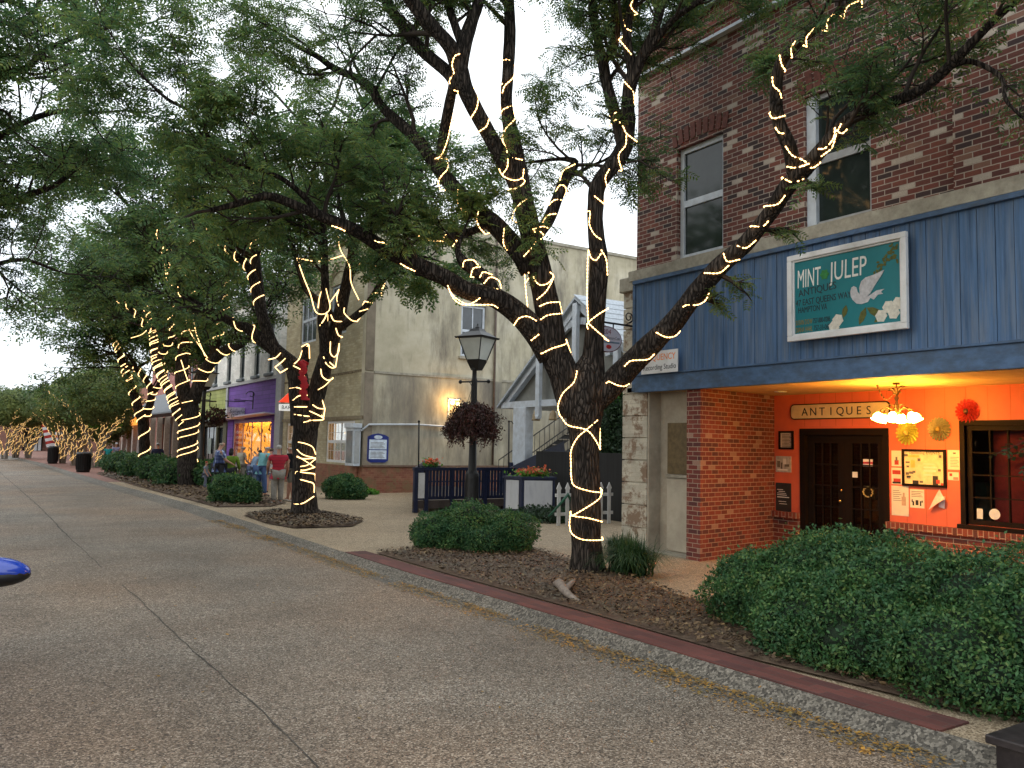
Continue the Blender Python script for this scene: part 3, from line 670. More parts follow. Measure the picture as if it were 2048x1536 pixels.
for k_, t0, sp, L_ in (('A', .72, .45, 1.7), ('A2', .6, .4, 1.7), ('A2b', .3, .35, 1.5), ('A2c', .3, .4, 1.2), ('B', .5, .38, 1.35), ('C', .3, .4, 1.4), ('E', .55, .2, 1.3), ('F', .7, .4, 1.5), ('F1b', .3, .4, 1.5), ('F1c', .3, .4, 1.3), ('F2', .35, .38, 1.5), ('F2b', .2, .4, 1.5), ('J', .3, .3, .95), ('H', .8, .3, .7)):
    g.along(*L1[k_], t0, sp, L_, 2)
g.along(*L1['D'], .45, .33, 1.15, 2); g.along(*L1['D2'], .1, .28, 1.0, 2)
g.along(*L1['G'], .62, .40, 1.15, 2, out=(.25, .1, .1)); g.along(*L1['G1'], .4, .42, 1.05, 2, out=(.3, 0, .1)); g.along(*L1['G3'], .2, .4, .6, 1)
g.along(*L1['G'], .3, .6, .5, 1, t1=.6, up=-.2, out=(.3, 0, 0)); g.along(*L1['F'], .45, .6, .5, 1, t1=.8)
finish_tree(t1, list(L1.values()), g, 5, .38, .28)
A1 = []
def add(*a):
    for x in a: A1.append(x)
q3 = lambda p: Z(2.793, 700, 550, p); q6 = lambda p: Z(2.926, 560, 380, p); q2 = lambda p: Z(2.4, 1230, 0, p); qb = lambda p: Z(5.4875, 1180, 560, p)
add(q3([(1408, 1465), (1405, 1480), (1300, 1478), (1240, 1445), (1225, 1395)]), q3([(1408, 1378), (1330, 1358), (1245, 1345), (1232, 1320)]), q3([(1232, 1345), (1260, 1335), (1380, 1260), (1408, 1210), (1398, 1190)]),
    q3([(1400, 1215), (1330, 1205), (1250, 1175), (1234, 1115)]), q3([(1234, 1060), (1235, 980), (1270, 910), (1320, 865), (1395, 800)]), q3([(1398, 975), (1370, 920), (1320, 865), (1220, 840), (1178, 790)]),
    q3([(1170, 780), (1162, 730), (1190, 660), (1250, 600), (1268, 540)]), q3([(1068, 440), (1130, 410), (1205, 385), (1208, 360)]), q6([(1525, 758), (1570, 732), (1650, 722)]), q6([(1520, 680), (1570, 660), (1635, 655)]),
    q6([(1505, 640), (1560, 590), (1600, 510), (1580, 480)]), q6([(1600, 505), (1570, 545), (1520, 555), (1488, 520), (1480, 485)]))
add(('free', q6([(1525, 965), (1490, 930), (1468, 890), (1455, 740), (1440, 600), (1430, 470), (1425, 375)])), q6([(1470, 880), (1515, 845)]), ('free', q6([(1450, 420), (1448, 470), (1462, 500), (1440, 540)])))
add(z4([(1310, 1500), (1370, 1430), (1385, 1380), (1365, 1340)]), z4([(1240, 1290), (1250, 1240), (1290, 1190), (1330, 1165)]), z4([(1215, 1108), (1270, 1100), (1315, 1065), (1300, 1040)]), z4([(1165, 990), (1190, 1030), (1250, 1055), (1300, 1040), (1310, 990)]),
    z4([(1235, 922), (1300, 935)]), z4([(1185, 1020), (1215, 970), (1210, 880), (1185, 820), (1200, 760), (1255, 700)]), z4([(1170, 670), (1190, 640), (1250, 615)]), z4([(1185, 540), (1200, 500), (1250, 450), (1258, 390), (1220, 350), (1185, 355)]),
    ('free', z4([(1045, 550), (1110, 530), (1185, 490)])), z4([(1040, 775), (1090, 740), (1110, 695), (1145, 700)]), z4([(1000, 690), (1035, 630), (1042, 560), (1025, 515)]), z4([(940, 540), (890, 520), (875, 470), (900, 430), (890, 380), (905, 330), (935, 315)]),
    ('free', z4([(930, 520), (910, 620), (885, 720), (860, 830), (825, 910), (790, 930)])), z4([(790, 930), (865, 930)]), z4([(865, 990), (820, 1040), (810, 1080), (825, 1115)]), z4([(925, 1105), (920, 1160), (935, 1210), (955, 1240)]),
    z4([(1050, 1220), (1035, 1280), (1050, 1330), (1085, 1370)]), z4([(1195, 1335), (1190, 1420), (1210, 1465)]), ('free', z4([(1380, 1395), (1400, 1360), (1370, 1340)])))
add(z4([(1370, 1340), (1420, 1325), (1455, 1335)]), z4([(1400, 1350), (1425, 1375), (1410, 1400)]), z4([(1420, 1300), (1450, 1260), (1500, 1250)]), z4([(1455, 1200), (1490, 1170), (1530, 1170)]), z4([(1495, 1120), (1520, 1085), (1550, 1090), (1560, 1120)]), z4([(1520, 1060), (1540, 1000), (1610, 960)]))
add(q6([(1925, 885), (1860, 830), (1805, 780)]), q6([(1925, 690), (1860, 730), (1800, 780), (1800, 810)]), q6([(1803, 770), (1797, 600), (1800, 420), (1805, 350)]), q6([(1805, 350), (1820, 395), (1850, 410), (1880, 370)]), q6([(1880, 350), (1910, 410), (1916, 500)]),
    q6([(1880, 290), (1840, 260), (1810, 200), (1815, 130), (1797, 125)]), q6([(1895, 80), (1840, 35)]), z4([(1800, 1100), (1787, 1040), (1810, 990)]), z4([(1885, 1000), (1865, 930), (1870, 895), (1905, 850), (1910, 790)]), z4([(1975, 830), (1910, 780), (1890, 740), (1850, 700), (1812, 740)]),
    z4([(1805, 720), (1815, 680), (1855, 655)]), z4([(1958, 610), (1950, 540), (1900, 480)]), z4([(1940, 320), (1900, 270), (1865, 230)]), z4([(1885, 125), (1910, 165), (1935, 180)]), z4([(1975, 80), (1950, 60), (1935, 30), (1950, 0)]))
add(('free', []) if 0 else qb([(180, 1130), (210, 1115), (300, 1155), (380, 1165), (430, 1140)]), qb([(380, 945), (440, 890), (530, 880), (640, 870), (710, 810)]), qb([(730, 575), (800, 615), (870, 630), (940, 610), (985, 570)]), qb([(1025, 290), (1080, 270), (1170, 275), (1260, 230), (1305, 150)]),
    q2([(430, 1310), (500, 1310), (545, 1275)]), q2([(520, 1215), (540, 1255), (600, 1245)]), q2([(588, 1180), (630, 1190), (675, 1155)]), q2([(650, 1085), (710, 1085), (745, 1050)]), q2([(715, 990), (780, 980), (815, 940)]), q2([(800, 850), (850, 875), (905, 860)]),
    q2([(825, 800), (870, 805), (930, 785)]), q2([(900, 795), (950, 805), (985, 780)]), q2([(965, 715), (1010, 710), (1050, 660), (1055, 615)]), q2([(990, 750), (1040, 710), (1060, 650), (1085, 595)]), q2([(1060, 625), (1090, 640), (1112, 622)]))
add(('free', q2([(895, 765), (930, 785)])), q2([(895, 765), (850, 745), (820, 705)]), q2([(770, 615), (790, 638), (810, 640)]), q2([(740, 545), (760, 568), (815, 555)]), q2([(800, 480), (790, 440), (760, 410), (755, 370)]), q2([(820, 340), (800, 310), (790, 265)]), q2([(850, 275), (845, 230), (865, 200)]),
    q2([(920, 225), (920, 180), (955, 135)]), q2([(1018, 150), (1020, 100), (1060, 60)]), q2([(1100, 85), (1110, 40), (1130, 20)]), q2([(1185, 40), (1185, 0)]))
add(('free', q6([(1310, 600), (1340, 640)])), q6([(1370, 790), (1400, 750), (1450, 740), (1500, 765)]), ('free', q6([(935, 485), (965, 520), (1000, 600), (1040, 640), (1100, 668), (1160, 640), (1210, 590), (1260, 577), (1310, 600)])),
    ('free', q6([(985, 575), (1020, 640), (1070, 670), (1160, 672), (1240, 672), (1275, 690)])), q6([(1070, 450), (1080, 415), (1130, 410), (1160, 440)]), q6([(1115, 510), (1130, 460), (1170, 450)]), q6([(1170, 510), (1190, 480), (1240, 495)]), q6([(1195, 545), (1230, 510), (1280, 530), (1295, 575)]),
    ('free', q6([(500, 250), (560, 300), (620, 315), (660, 380), (720, 440), (790, 475)])), q6([(305, 210), (350, 225), (380, 240)]), q6([(805, 250), (830, 290), (900, 297)]), q6([(980, 255), (960, 275), (958, 300)]), q6([(1035, 297), (1010, 330)]))
A1 = [a for a in A1 if len(a)]
tag(rope_arcs(list(L1.values()), A1).build('rope_light', M_rope), 'bead rope light wound on the biggest forked tree', 'rope light', 'rope lights wound on the street trees')

# ---- tree 2
D2 = depth(at_z(610, 1030, .1))
L2 = {}
L2['trunk'] = limb([(612, 1040, 46), (611, 1030, 34), (610, 1010, 27), (608, 960, 25), (609, 900, 25), (611, 860, 27), (613, 835, 24), (613, 818, 12)], D2, 4, 0)
L2['A'] = limb([(603, 850, 21), (600, 800, 21), (598, 760, 21), (588, 735, 19), (566, 712, 15), (538, 690, 14), (515, 672, 13), (494, 655, 11), (470, 648, 9), (430, 625, 8), (385, 602, 6), (350, 572, 5), (328, 510, 4), (310, 440, 3)], D2)
L2['A2'] = limb([(555, 705, 12), (540, 675, 12), (525, 630, 12, .2), (515, 590, 11, .3), (500, 540, 9, .4), (470, 510, 7, .5), (440, 485, 6, .6), (415, 462, 5, .6), (395, 410, 4, .7), (380, 350, 3, .8)], D2)
L2['A3'] = limb([(528, 640, 10, .2), (520, 590, 10, .6), (513, 530, 10, .9), (508, 480, 8, 1.1), (505, 400, 7, 1.3), (520, 320, 5, 1.5), (540, 240, 3, 1.7)], D2)
L2['S'] = limb([(597, 765, 15), (605, 735, 11, -.1), (611, 712, 10, -.15), (613, 692, 9, -.2)], D2)
L2['B'] = limb([(618, 860, 18), (630, 810, 18), (640, 765, 18), (652, 720, 18), (662, 685, 16), (672, 655, 15), (683, 615, 13, .2), (693, 570, 12, .3), (702, 530, 11, .4), (706, 480, 9, .5), (704, 430, 8, .6), (700, 370, 6, .8), (715, 290, 5, 1), (740, 220, 3, 1.2)], D2)
L2['B1'] = limb([(650, 740, 11, -.1), (650, 690, 11, -.2), (647, 640, 11, -.3), (650, 590, 10, -.4), (650, 540, 8, -.5), (649, 490, 7, -.6), (646, 420, 6, -.8), (655, 340, 5, -1), (640, 250, 3, -1.2)], D2)
L2['B3'] = limb([(680, 655, 9, -.1), (702, 640, 8, -.2), (728, 618, 8, -.3), (748, 590, 7, -.4), (766, 560, 6, -.5), (790, 545, 4, -.6), (835, 550, 3, -.8)], D2)
L2['B4'] = limb([(664, 640, 8, -.2), (652, 612, 7, -.3), (625, 592, 7, -.4), (610, 575, 6, -.5), (600, 545, 6, -.5), (592, 515, 5, -.6), (580, 480, 4, -.7), (560, 440, 3, -.9)], D2)
L2['B5'] = limb([(700, 545, 7, .3), (730, 528, 7, .1), (765, 520, 7, 0), (795, 524, 5, -.1), (830, 512, 4, -.3), (870, 520, 3, -.4)], D2)
L2['B6'] = limb([(705, 500, 7, .5), (725, 455, 6, .3), (760, 420, 5, .1), (800, 400, 4, -.1), (850, 380, 3, -.3)], D2)
t2 = thing('honey_locust_tree', 'tree with a red ribbon on its stub and lights tangled thickly round its trunk', 'tree', at_z(610, 1030, .1), 'street trees wrapped in lights')
g = Grow(5, fr=.3, droop=.3, fpt=6, leafy=.5); g.keep = lambda p: p.z < 9.6
for k_, t0, sp, L_ in (('A', .45, .35, 1.5), ('A2', .4, .35, 1.7), ('A3', .3, .3, 1.9), ('B', .5, .35, 1.9), ('B1', .4, .35, 1.8), ('B3', .5, .4, 1.0), ('B4', .4, .4, 1.4), ('B5', .3, .4, 1.2), ('B6', .3, .35, 1.6)):
    g.along(*L2[k_], t0, sp, L_, 2, up=.3)
for k_ in ('A2', 'A3', 'B', 'B1', 'A', 'B6'):
    W, Rr = L2[k_]
    for q in range(3):
        d_ = Vector((g.r.uniform(-1, 1), g.r.uniform(-1, 1), g.r.uniform(.15, .8)))
        g.go(W[-1-q], d_, g.r.uniform(2.2, 3.4), .04, 3)
finish_tree(t2, list(L2.values()), g, 3, .40, .50)
qp = lambda p: Z(2.953, 560, 440, p); qq = lambda p: Z(3.6575, 360, 640, p)
A2 = [qq([(980, 1290), (900, 1340), (840, 1345), (822, 1320)]), qq([(982, 1260), (978, 1200), (930, 1180), (850, 1160)]), qq([(848, 1160), (850, 1110), (900, 1115), (985, 1125)]), qq([(985, 1078), (900, 1100), (845, 1078)]), qq([(848, 1075), (930, 1062), (990, 1018)]), qq([(990, 1010), (900, 1015), (850, 1000)]),
      qq([(850, 990), (930, 1040), (985, 1078)]), qq([(850, 940), (900, 985), (990, 1010)]), qq([(992, 980), (970, 930), (920, 905), (852, 890)]), ('free', qq([(852, 945), (850, 890), (900, 800), (940, 740)])), qq([(842, 775), (880, 755), (940, 740)]), qq([(837, 690), (900, 700), (945, 705)]), qq([(837, 635), (945, 635)]),
      qq([(822, 590), (870, 555), (930, 550)]), qq([(925, 525), (860, 495), (802, 500)]), ('free', qq([(925, 525), (880, 560), (822, 590)])), qq([(645, 290), (700, 275), (735, 242)]), qq([(695, 345), (740, 310), (770, 282)]), ('free', qq([(695, 345), (725, 375), (745, 380), (860, 300), (895, 225), (940, 185)])), qq([(890, 195), (940, 180), (948, 280)]), qq([(830, 335), (890, 370), (915, 430)]),
      qq([(945, 735), (1045, 730), (1040, 705)]), qq([(945, 665), (1000, 690), (1050, 715)]), qq([(970, 620), (1010, 645), (1060, 650)]), ('free', qq([(1060, 650), (1020, 520), (1000, 470)])), qq([(1010, 510), (1060, 480), (1120, 420)]), qq([(1030, 360), (1040, 410), (1080, 440), (1118, 430)]), qq([(1050, 270), (1070, 320), (1110, 350), (1138, 345)]), qq([(1100, 160), (1100, 240), (1130, 270), (1160, 230), (1165, 170)]),
      qp([(330, 640), (345, 680), (370, 690)]), qp([(300, 560), (320, 595), (370, 600)]), ('free', qp([(100, 225), (140, 340), (180, 440), (210, 540), (260, 555), (295, 520), (280, 440), (265, 380)])), ('free', qp([(245, 180), (250, 280), (250, 370)])), ('free', qp([(265, 370), (275, 500), (280, 600), (255, 720), (270, 810), (325, 870)])),
      ('free', qp([(100, 225), (240, 245), (370, 210)])), ('free', qp([(340, 50), (355, 170), (410, 270), (420, 370), (465, 470)])), qp([(460, 290), (480, 245), (525, 240)]), qp([(560, 280), (600, 235), (650, 220)]), qp([(470, 540), (520, 525)]), qp([(500, 480), (545, 490)]), qp([(545, 435), (580, 430), (600, 450)]), qp([(600, 420), (620, 375)]),
      qp([(380, 520), (380, 550), (420, 590), (455, 600)]), qp([(350, 410), (335, 460), (350, 520)]), qp([(235, 625), (270, 570), (285, 500)]), ('free', qp([(265, 380), (235, 450), (225, 520)]))]
mb = rope_arcs(list(L2.values()), A2, False, rr=.0125)
for k_, a, b, pt in (('A', .38, .52, .5), ('A2', .25, .95, .33), ('A3', .3, .75, .4), ('A', .7, .97, .5)):
    W, Rr = L2[k_]; bead_tube(mb, helix(W, Rr, pt, 1, a, b, seed=3), False, 0, .012, 4)
bead_tube(mb, [at_d(x, y, D2+.3) for x, y in cr([(413, 458), (390, 480), (360, 498), (322, 503), (330, 530), (334, 560), (352, 575), (350, 552), (335, 545)], 5)], False, 0, .012, 4)
tag(mb.build('rope_light', M_rope2), 'rope light tangled on the tree with the red ribbon', 'rope light', 'rope lights wound on the street trees')
mb = MB(); mb.smooth = True
W = [at_d(x, y, D2-.45) for x, y in cr([(600, 722), (607, 735), (604, 752), (609, 768), (606, 785), (611, 800)], 4)]
for i, (a, b) in enumerate(zip(W[:-1], W[1:])):
    wd = .06+.05*abs(math.sin(i*.9)); mb._add([a-_r*wd, a+_r*wd, b+_r*wd*.9, b-_r*wd*.8, a-_r*wd*.3-FW*.06, b-FW*.06], [(0, 4, 5, 3), (4, 1, 2, 5)])
mb.tube([at_d(598, 727, D2-.3), at_d(606, 722, D2-.42), at_d(616, 728, D2-.3)], .04, 6)
tag(mb.build('ribbon', mat('red_ribbon', (.5, .02, .03), .5, .2, 10)), 'crinkled red ribbon tied on a tree stub beside the cream brick front', 'ribbon')

# ---- tree 3
D3 = depth(at_z(376, 972, .1))
L3 = {}
L3['trunk'] = limb([(376, 978, 30), (376, 965, 23), (375, 920, 20), (376, 870, 20), (378, 830, 21), (380, 800, 17), (381, 785, 8)], D3, 4, 0)
L3['A'] = limb([(372, 815, 17), (368, 785, 15), (364, 755, 14), (365, 720, 13), (372, 680, 12, .3), (384, 640, 10, .5), (385, 590, 8, .7), (375, 530, 6, 1), (380, 460, 4, 1.4)], D3)
L3['B'] = limb([(388, 805, 14), (395, 775, 13), (408, 745, 13), (428, 718, 12, -.2), (452, 700, 10, -.3), (480, 690, 8, -.5), (505, 665, 6, -.7), (530, 620, 4, -.9)], D3)
L3['B2'] = limb([(415, 735, 9), (432, 690, 9), (442, 650, 8), (452, 610, 7), (455, 550, 5), (450, 480, 3)], D3)
L3['C'] = limb([(368, 850, 9, -.2), (352, 822, 9, -.3), (342, 790, 9, -.3), (328, 762, 9, -.3), (316, 735, 9, -.3), (310, 705, 8, -.3), (306, 670, 7, -.3), (300, 640, 5, -.3), (285, 600, 4, -.3)], D3)
L3['C2'] = limb([(312, 720, 7, -.3), (330, 700, 6, -.4), (345, 670, 5, -.5), (340, 630, 4, -.6), (350, 590, 3, -.7)], D3)
L3['D'] = limb([(305, 665, 6, -.3), (280, 640, 5, -.5), (262, 618, 4, -.7), (235, 600, 3, -.9)], D3)
t3 = thing('honey_locust_tree', 'tree rising from the row of round shrubs, lit spirals on its leaning side stem', 'tree', at_z(376, 972, .1), 'street trees wrapped in lights')
g = Grow(8, fr=.40, droop=.3, fpt=5, leafy=.45); g.keep = lambda p: p.z < 10
for k_, t0, sp, L_ in (('A', .5, .4, 2.0), ('B', .4, .4, 1.8), ('B2', .35, .4, 2), ('C', .55, .5, 1.8), ('C2', .4, .5, 1.6), ('D', .2, .4, 1.8)): g.along(*L3[k_], t0, sp, L_, 2, up=.35)
for k_ in ('A', 'B2', 'B', 'C', 'D', 'C2'):
    W, Rr = L3[k_]
    for q in range(4): g.go(W[-1-q], Vector((g.r.uniform(-1, 1), g.r.uniform(-1, 1), g.r.uniform(.1, .8))), g.r.uniform(2.4, 4.2), .05, 3)
finish_tree(t3, list(L3.values()), g, 2, .42, .42, sides=9)
mb = MB(); mb.smooth = True
for k_, a, b, pt, ph in (('trunk', .28, .95, .62, 0), ('trunk', .28, .8, -.7, 2.5), ('A', .1, .85, .5, 1), ('B', .15, .6, .5, 2), ('C', 0, .95, .22, 0), ('C', .1, .8, .3, 2), ('C2', .1, .9, .35, 1), ('D', 0, 1, .4, 2), ('B2', .2, .7, .5, 0)):
    W, Rr = L3[k_]; bead_tube(mb, helix(W, Rr, abs(pt), ph, a, b, seed=int(ph)+4) if pt > 0 else helix([Vector(p) for p in W[::-1]], Rr[::-1], abs(pt), ph, 1-b, 1-a, seed=9), False, 0, .015, 4)
for c in ([(378, 658), (385, 672), (398, 690), (415, 716)], [(262, 676), (285, 668), (302, 650)], [(385, 620), (392, 665), (410, 712)], [(362, 720), (370, 745), (376, 762)]):
    bead_tube(mb, [at_d(x, y, D3-.4) for x, y in cr(c, 5)], False, 0, .014, 4)
tag(mb.build('rope_light', M_rope2), 'rope light spiralling up the tree that rises from the shrub row', 'rope light', 'rope lights wound on the street trees')

# ---- tree 4, beyond the shrubs
p4 = at_x(289, 930, 6.2); p4.z = .1; D4 = depth(p4)
L4 = {}
bx, by = proj(p4)
L4['trunk'] = limb([(289, by, 14), (288, 930, 11), (289, 880, 11), (286, 840, 12), (283, 825, 12)], D4, 4, 0)
L4['A'] = limb([(280, 832, 10), (272, 800, 9), (260, 768, 9), (250, 740, 8), (240, 710, 7), (232, 690, 5), (222, 660, 4)], D4)
L4['B'] = limb([(290, 835, 9), (300, 808, 8), (303, 785, 7), (296, 765, 6), (280, 745, 6), (268, 735, 5)], D4)
L4['C'] = limb([(303, 790, 6), (318, 770, 6), (330, 745, 5), (322, 715, 4), (330, 690, 3)], D4)
t4 = thing('honey_locust_tree', 'slimmer tree behind the shrub row, its leaning limbs closely ringed with lights', 'tree', p4, 'street trees wrapped in lights')
g = Grow(21, fr=.48, droop=.3, fpt=5, leafy=.5); g.keep = lambda p: p.z < 11
for k_ in L4:
    if k_ == 'trunk': continue
    W, Rr = L4[k_]; g.along(W, Rr, .5, .5, 2.0, 2, up=.3)
    for q in range(5): g.go(W[-1-q], Vector((g.r.uniform(-1, 1), g.r.uniform(-.8, 1), g.r.uniform(.2, 1))), g.r.uniform(2.4, 4.0), .05, 3)
finish_tree(t4, list(L4.values()), g, 2, .45, .45, sides=8)
mb = MB(); mb.smooth = True
for k_, a, b, pt, ph in (('trunk', .25, 1, .75, 0), ('A', 0, 1, .5, 1), ('A', .4, 1, .35, 3), ('B', 0, 1, .35, 2), ('C', 0, 1, .35, 2)):
    W, Rr = L4[k_]; bead_tube(mb, helix(W, Rr, pt, ph, a, b, seed=int(ph)), False, 0, .019, 4)
tag(mb.build('rope_light', M_rope2), 'rope light ringing the slim leaning tree behind the shrub row', 'rope light', 'rope lights wound on the street trees')

# ---- tree across the street, trunk outside the picture on the left
p5 = Vector((-5.2, 13.5, 0)); D5 = depth(at_y(0, 273, 13.5))
t5 = thing('honey_locust_tree', 'unlit tree whose bare-barked limbs reach across from the opposite kerb', 'tree', p5)
L5 = {'trunk': ([Vector((-5.2, 13.5, -.05)), Vector((-5.2, 13.5, .5)), Vector((-5.1, 13.5, 2.2)), Vector((-5, 13.6, 3.6))], [.36, .27, .24, .23])}
def from5(end_pts, r0=.09):
    W, Rr = limb(end_pts, D5); s_ = Vector((-5, 13.6, 3.4)); e = W[0]
    pre = [s_.lerp(e, t)+Vector((0, 0, .5*math.sin(math.pi*t))) for t in (0, .2, .4, .6, .8)]
    return pre+W, [.17, .16, .14, .12, .1]+Rr
L5['a'] = from5([(-60, 170, 9), (0, 148, 8, 0), (50, 138, 7, .1), (85, 105, 6, .3), (140, 78, 5, .5), (190, 62, 4, .7), (235, 52, 3, .9)])
L5['b'] = from5([(-60, 310, 8, 1), (0, 274, 7, 1), (60, 240, 6, 1.2), (120, 222, 5, 1.4), (190, 225, 4, 1.7)])
L5['c'] = from5([(-60, 425, 9, 2), (0, 406, 8, 2), (50, 392, 7, 2.2), (110, 370, 5, 2.5), (160, 330, 4, 2.8)])
L5['d'] = from5([(-60, 20, 8, -.5), (10, 0, 6, -.5), (70, 20, 5, -.3), (80, -60, 4, 0)])
L5['e'] = from5([(-80, 560, 7, 3), (-10, 530, 5, 3), (50, 520, 4, 3.5), (110, 540, 3, 4)])
g = Grow(31, fr=.24, droop=.3, fpt=6, leafy=.62)
for k_, sp in (('a', .3), ('b', .3), ('c', .3), ('d', .35), ('e', .35)): g.along(*L5[k_], .55, sp, 1.5, 2, up=.2)
finish_tree(t5, list(L5.values()), g, 4, .38, .34)
# ------------------------------------------------------------------ brick building with the blue storefront
bb = thing('brick_building', 'red brick corner building with blue boarded storefront band and orange recessed entrance', 'building', (9.6, 5, .09))
XF = 9.5
fr = frx(9.6, 10.95, 0)      # u = 10.95 - y
def U(y): return 10.95-y
# upper wall, windows let in, brick sides
mb = MB(fr); wins = [(U(9.95), U(8.93), 4.97, 6.86), (U(7.4), U(6.37), 4.97, 6.86), (U(3.6), U(2.5), 4.97, 6.86), (U(.6), U(-.5), 4.97, 6.86)]
wall_grid(mb, 0, 22, 4.88, 9.2, -.3, 0, wins)
mb.box(U(5.25), 22, 4.94, 9.19, 0.0, .07)            # shallow brick pilaster step
mb.build('upper_wall', M_brick, bb)
mb = MB(fr); mb.box(0.003, 22, 0, 9.1, -12, -.301) if False else None
mb.box(.004, 22, 4.9, 9.1, -12, -.6); mb.build('side_wall', M_brick, bb)
mb = MB(fr)
for a, b, c, d in wins[:3]:
    n_ = 9; mb = MB(fr)
    for i in range(n_):                                # arched soldier course over each window
        t = (i+.5)/n_-.5; u_ = (a+b)/2+t*(b-a+.2); z_ = d+.03+.07*(1-4*t*t)
        mb.box(-.05, .05, 0, .25, 0.004, .018, Matrix.Translation((u_, z_, 0)) @ Matrix.Rotation(-t*.35, 4, 'Z'))
    mb.build('window_arch', M_lintel, bb)

# cornice bands and coping
mb = MB(fr); mb.box(-.02, 22, 8.42, 8.47, .0, .11); mb.build('cornice_flashing', M_white2, bb)
mb = MB(fr); mb.box(-.02, 22, 8.47, 8.62, 0, .07); mb.box(-.02, 22, 8.62, 8.7, 0, .11); mb.box(-.01, 22, 8.7, 8.98, 0, .04); mb.build('corbel_course', M_brick2, bb)
mb = MB(fr); mb.box(-.06, 22, 8.98, 9.22, -.34, .15); mb.build('coping', mat('verdigris_coping', (.28, .36, .34), .6, .2, 6), bb, bevel=.01)
# storey band of old concrete, then the blue fascia
mb = MB(fr); mb.box(-.07, 22, 4.76, 4.94, 0.0, .13)
for i in range(12): mb.box(i*1.83-.07, i*1.83-.05, 4.765, 4.935, .128, .132)
mb.build('stone_band', M_concrete, bb, bevel=.012)
mb = MB(fr)
u = .08
while u < 21:                                           # separate boards with open joints
    wd = .203; jj = rnd.uniform(-.003, .003); mb.box(u, u+wd-.007, 3.11, 4.70, .02, .085+jj); u += wd
fo = mb.build('blue_boards', M_bluewood, bb)
mb = MB(fr); mb.box(.06, 22, 3.1, 4.71, .0, .02); mb.build('board_backing', M_navy, bb)
mb = MB(fr); mb.box(.05, 22, 2.80, 3.08, -.02, .105); mb.box(.05, 22, 3.08, 3.112, 0, .135); mb.box(.05, 22, 4.69, 4.755, 0, .14); mb.box(.02, .085, 2.82, 4.69, 0, .11)
mb.build('blue_trim', M_bluetrim, bb, bevel=.006)
for i, (a, b, c, d) in enumerate(wins):
    f2 = frx(9.6, 10.95, 0)
    if i != 1: window(bb, f2, a, b, c, d, 1, 2, M_white2, M_glassup, w_=-.14, fw=.085, rail=1, mw=.05)
    else:
        o = window(bb, f2, a, b, c, d, 1, 2, M_greytrim, M_glassup, w_=-.14, fw=.07, rail=1, mw=.05)
        mb = MB(f2); mb.box(a-.0, a+.15, c, d, -.135, -.045); mb.build('side_board', M_white2, o)
        mb = MB(f2); mb.box(a+.23, b-.08, c+.95, d-.1, -.137, -.119); mb.build('roller_blind', mat('cream_blind', (.3, .29, .22), .8, .1, 3), o)
    mb = MB(f2); mb.box(a-.05, b+.05, c-.07, c-.001, -.1, .06); mb.build('window_sill', M_concrete, bb)
# cream painted corner pier (peeling), rusticated in courses
pm = MB(); z = .09
while z < 4.85:
    h = min(.385, 4.88-z); pm.box(9.62, 9.87, 10.68, 11.32, z+.012, z+h-.006); z += h
pm.box(9.65, 9.86, 10.71, 11.29, .09, 4.88)
pm.build('corner_pier', M_cream, bb, bevel=.008)
mb = MB(); mb.box(9.56, 10.5, 10.62, 11.38, 4.62, 4.88); mb.build('pier_cap', M_concrete, bb, bevel=.02)
# recessed side bay between the pier and the brick pillar
mb = MB(); mb.box(9.64, 9.9, 10.64, 10.676, .09, 2.82); mb.box(9.9, 10.0, 9.71, 11.3, .09, 2.82); mb.box(10.0, 13, 10.7, 11.25, .09, 4.88); mb.build('side_bay_wall', M_plas, bb)
mb = MB(); mb.box(9.86, 9.897, 9.74, 10.42, 1.42, 2.28); mb.build('notice_panel', M_notice, bb)
mb = MB(); mb.box(9.85, 9.897, 9.72, 10.46, 1.36, 1.41); mb.build('panel_ledge', M_concrete, bb)
mb = MB(); mb.box(9.87, 9.896, 9.74, 10.44, .14, 1.34); mb.build('side_door', mat('cream_door', (.42, .38, .3), .6, .1, 4, dirt=(.3, .26, .2)), bb, bevel=.004)
mb = MB(); mb.box(9.62, 9.895, 9.72, 10.64, .094, .12); mb.build('threshold', M_concrete, bb)
# pillar and return wall
mb = MB(); mb.prism([(9.6, 9.40, .09), (11.95, 9.81, .09), (11.95, 10.15, .09), (9.6, 9.70, .09)], (0, 0, 2.725)); mb.build('brick_pillar', M_brick2, bb)
# recess back wall
fs = frx(11.9, 9.40, 0)
def V(y): return 9.40-y
dr = (V(9.24), V(7.60), .09, 2.23); wn = (V(6.42), V(3.2), .86, 2.26)
mb = MB(fs); wall_grid(mb, -.46, 14, .80, 2.82, -.15, 0.08, [dr, wn]); mb.m = 1
u = .25
while u < 13:
    if not (dr[0] < u < dr[1] or wn[0] < u < wn[1]): mb.box(u, u+.006, .81, 2.81, .08, .0815)
    else: mb.box(u, u+.006, 2.27, 2.81, .08, .0815)
    u += .305
mb.build('orange_wall', [M_orange, M_groove], bb)
mb = MB(fs); wall_grid(mb, -.46, 14, .09, .70, -.15, .14, [(dr[0], dr[1], .09, .7)]); mb.build('brick_base', M_brick2, bb)
mb = MB(fs); wall_grid(mb, -.46, 14, .70, .80, -.15, .20, [(dr[0], dr[1], .7, .8)]); mb.build('soldier_course', M_soldier, bb)
mb = MB(); mb.box(9.62, 12.0, -4.5, 11.2, 2.817, 2.9); mb.build('soffit', M_soffit, bb)
mb = MB(); mb.lathe([(.0, 0), (.09, 0), (.1, .015), (.0, .015)], (10.9, 8.9, 2.795), 16); mb.build('soffit_cap', M_white, bb)
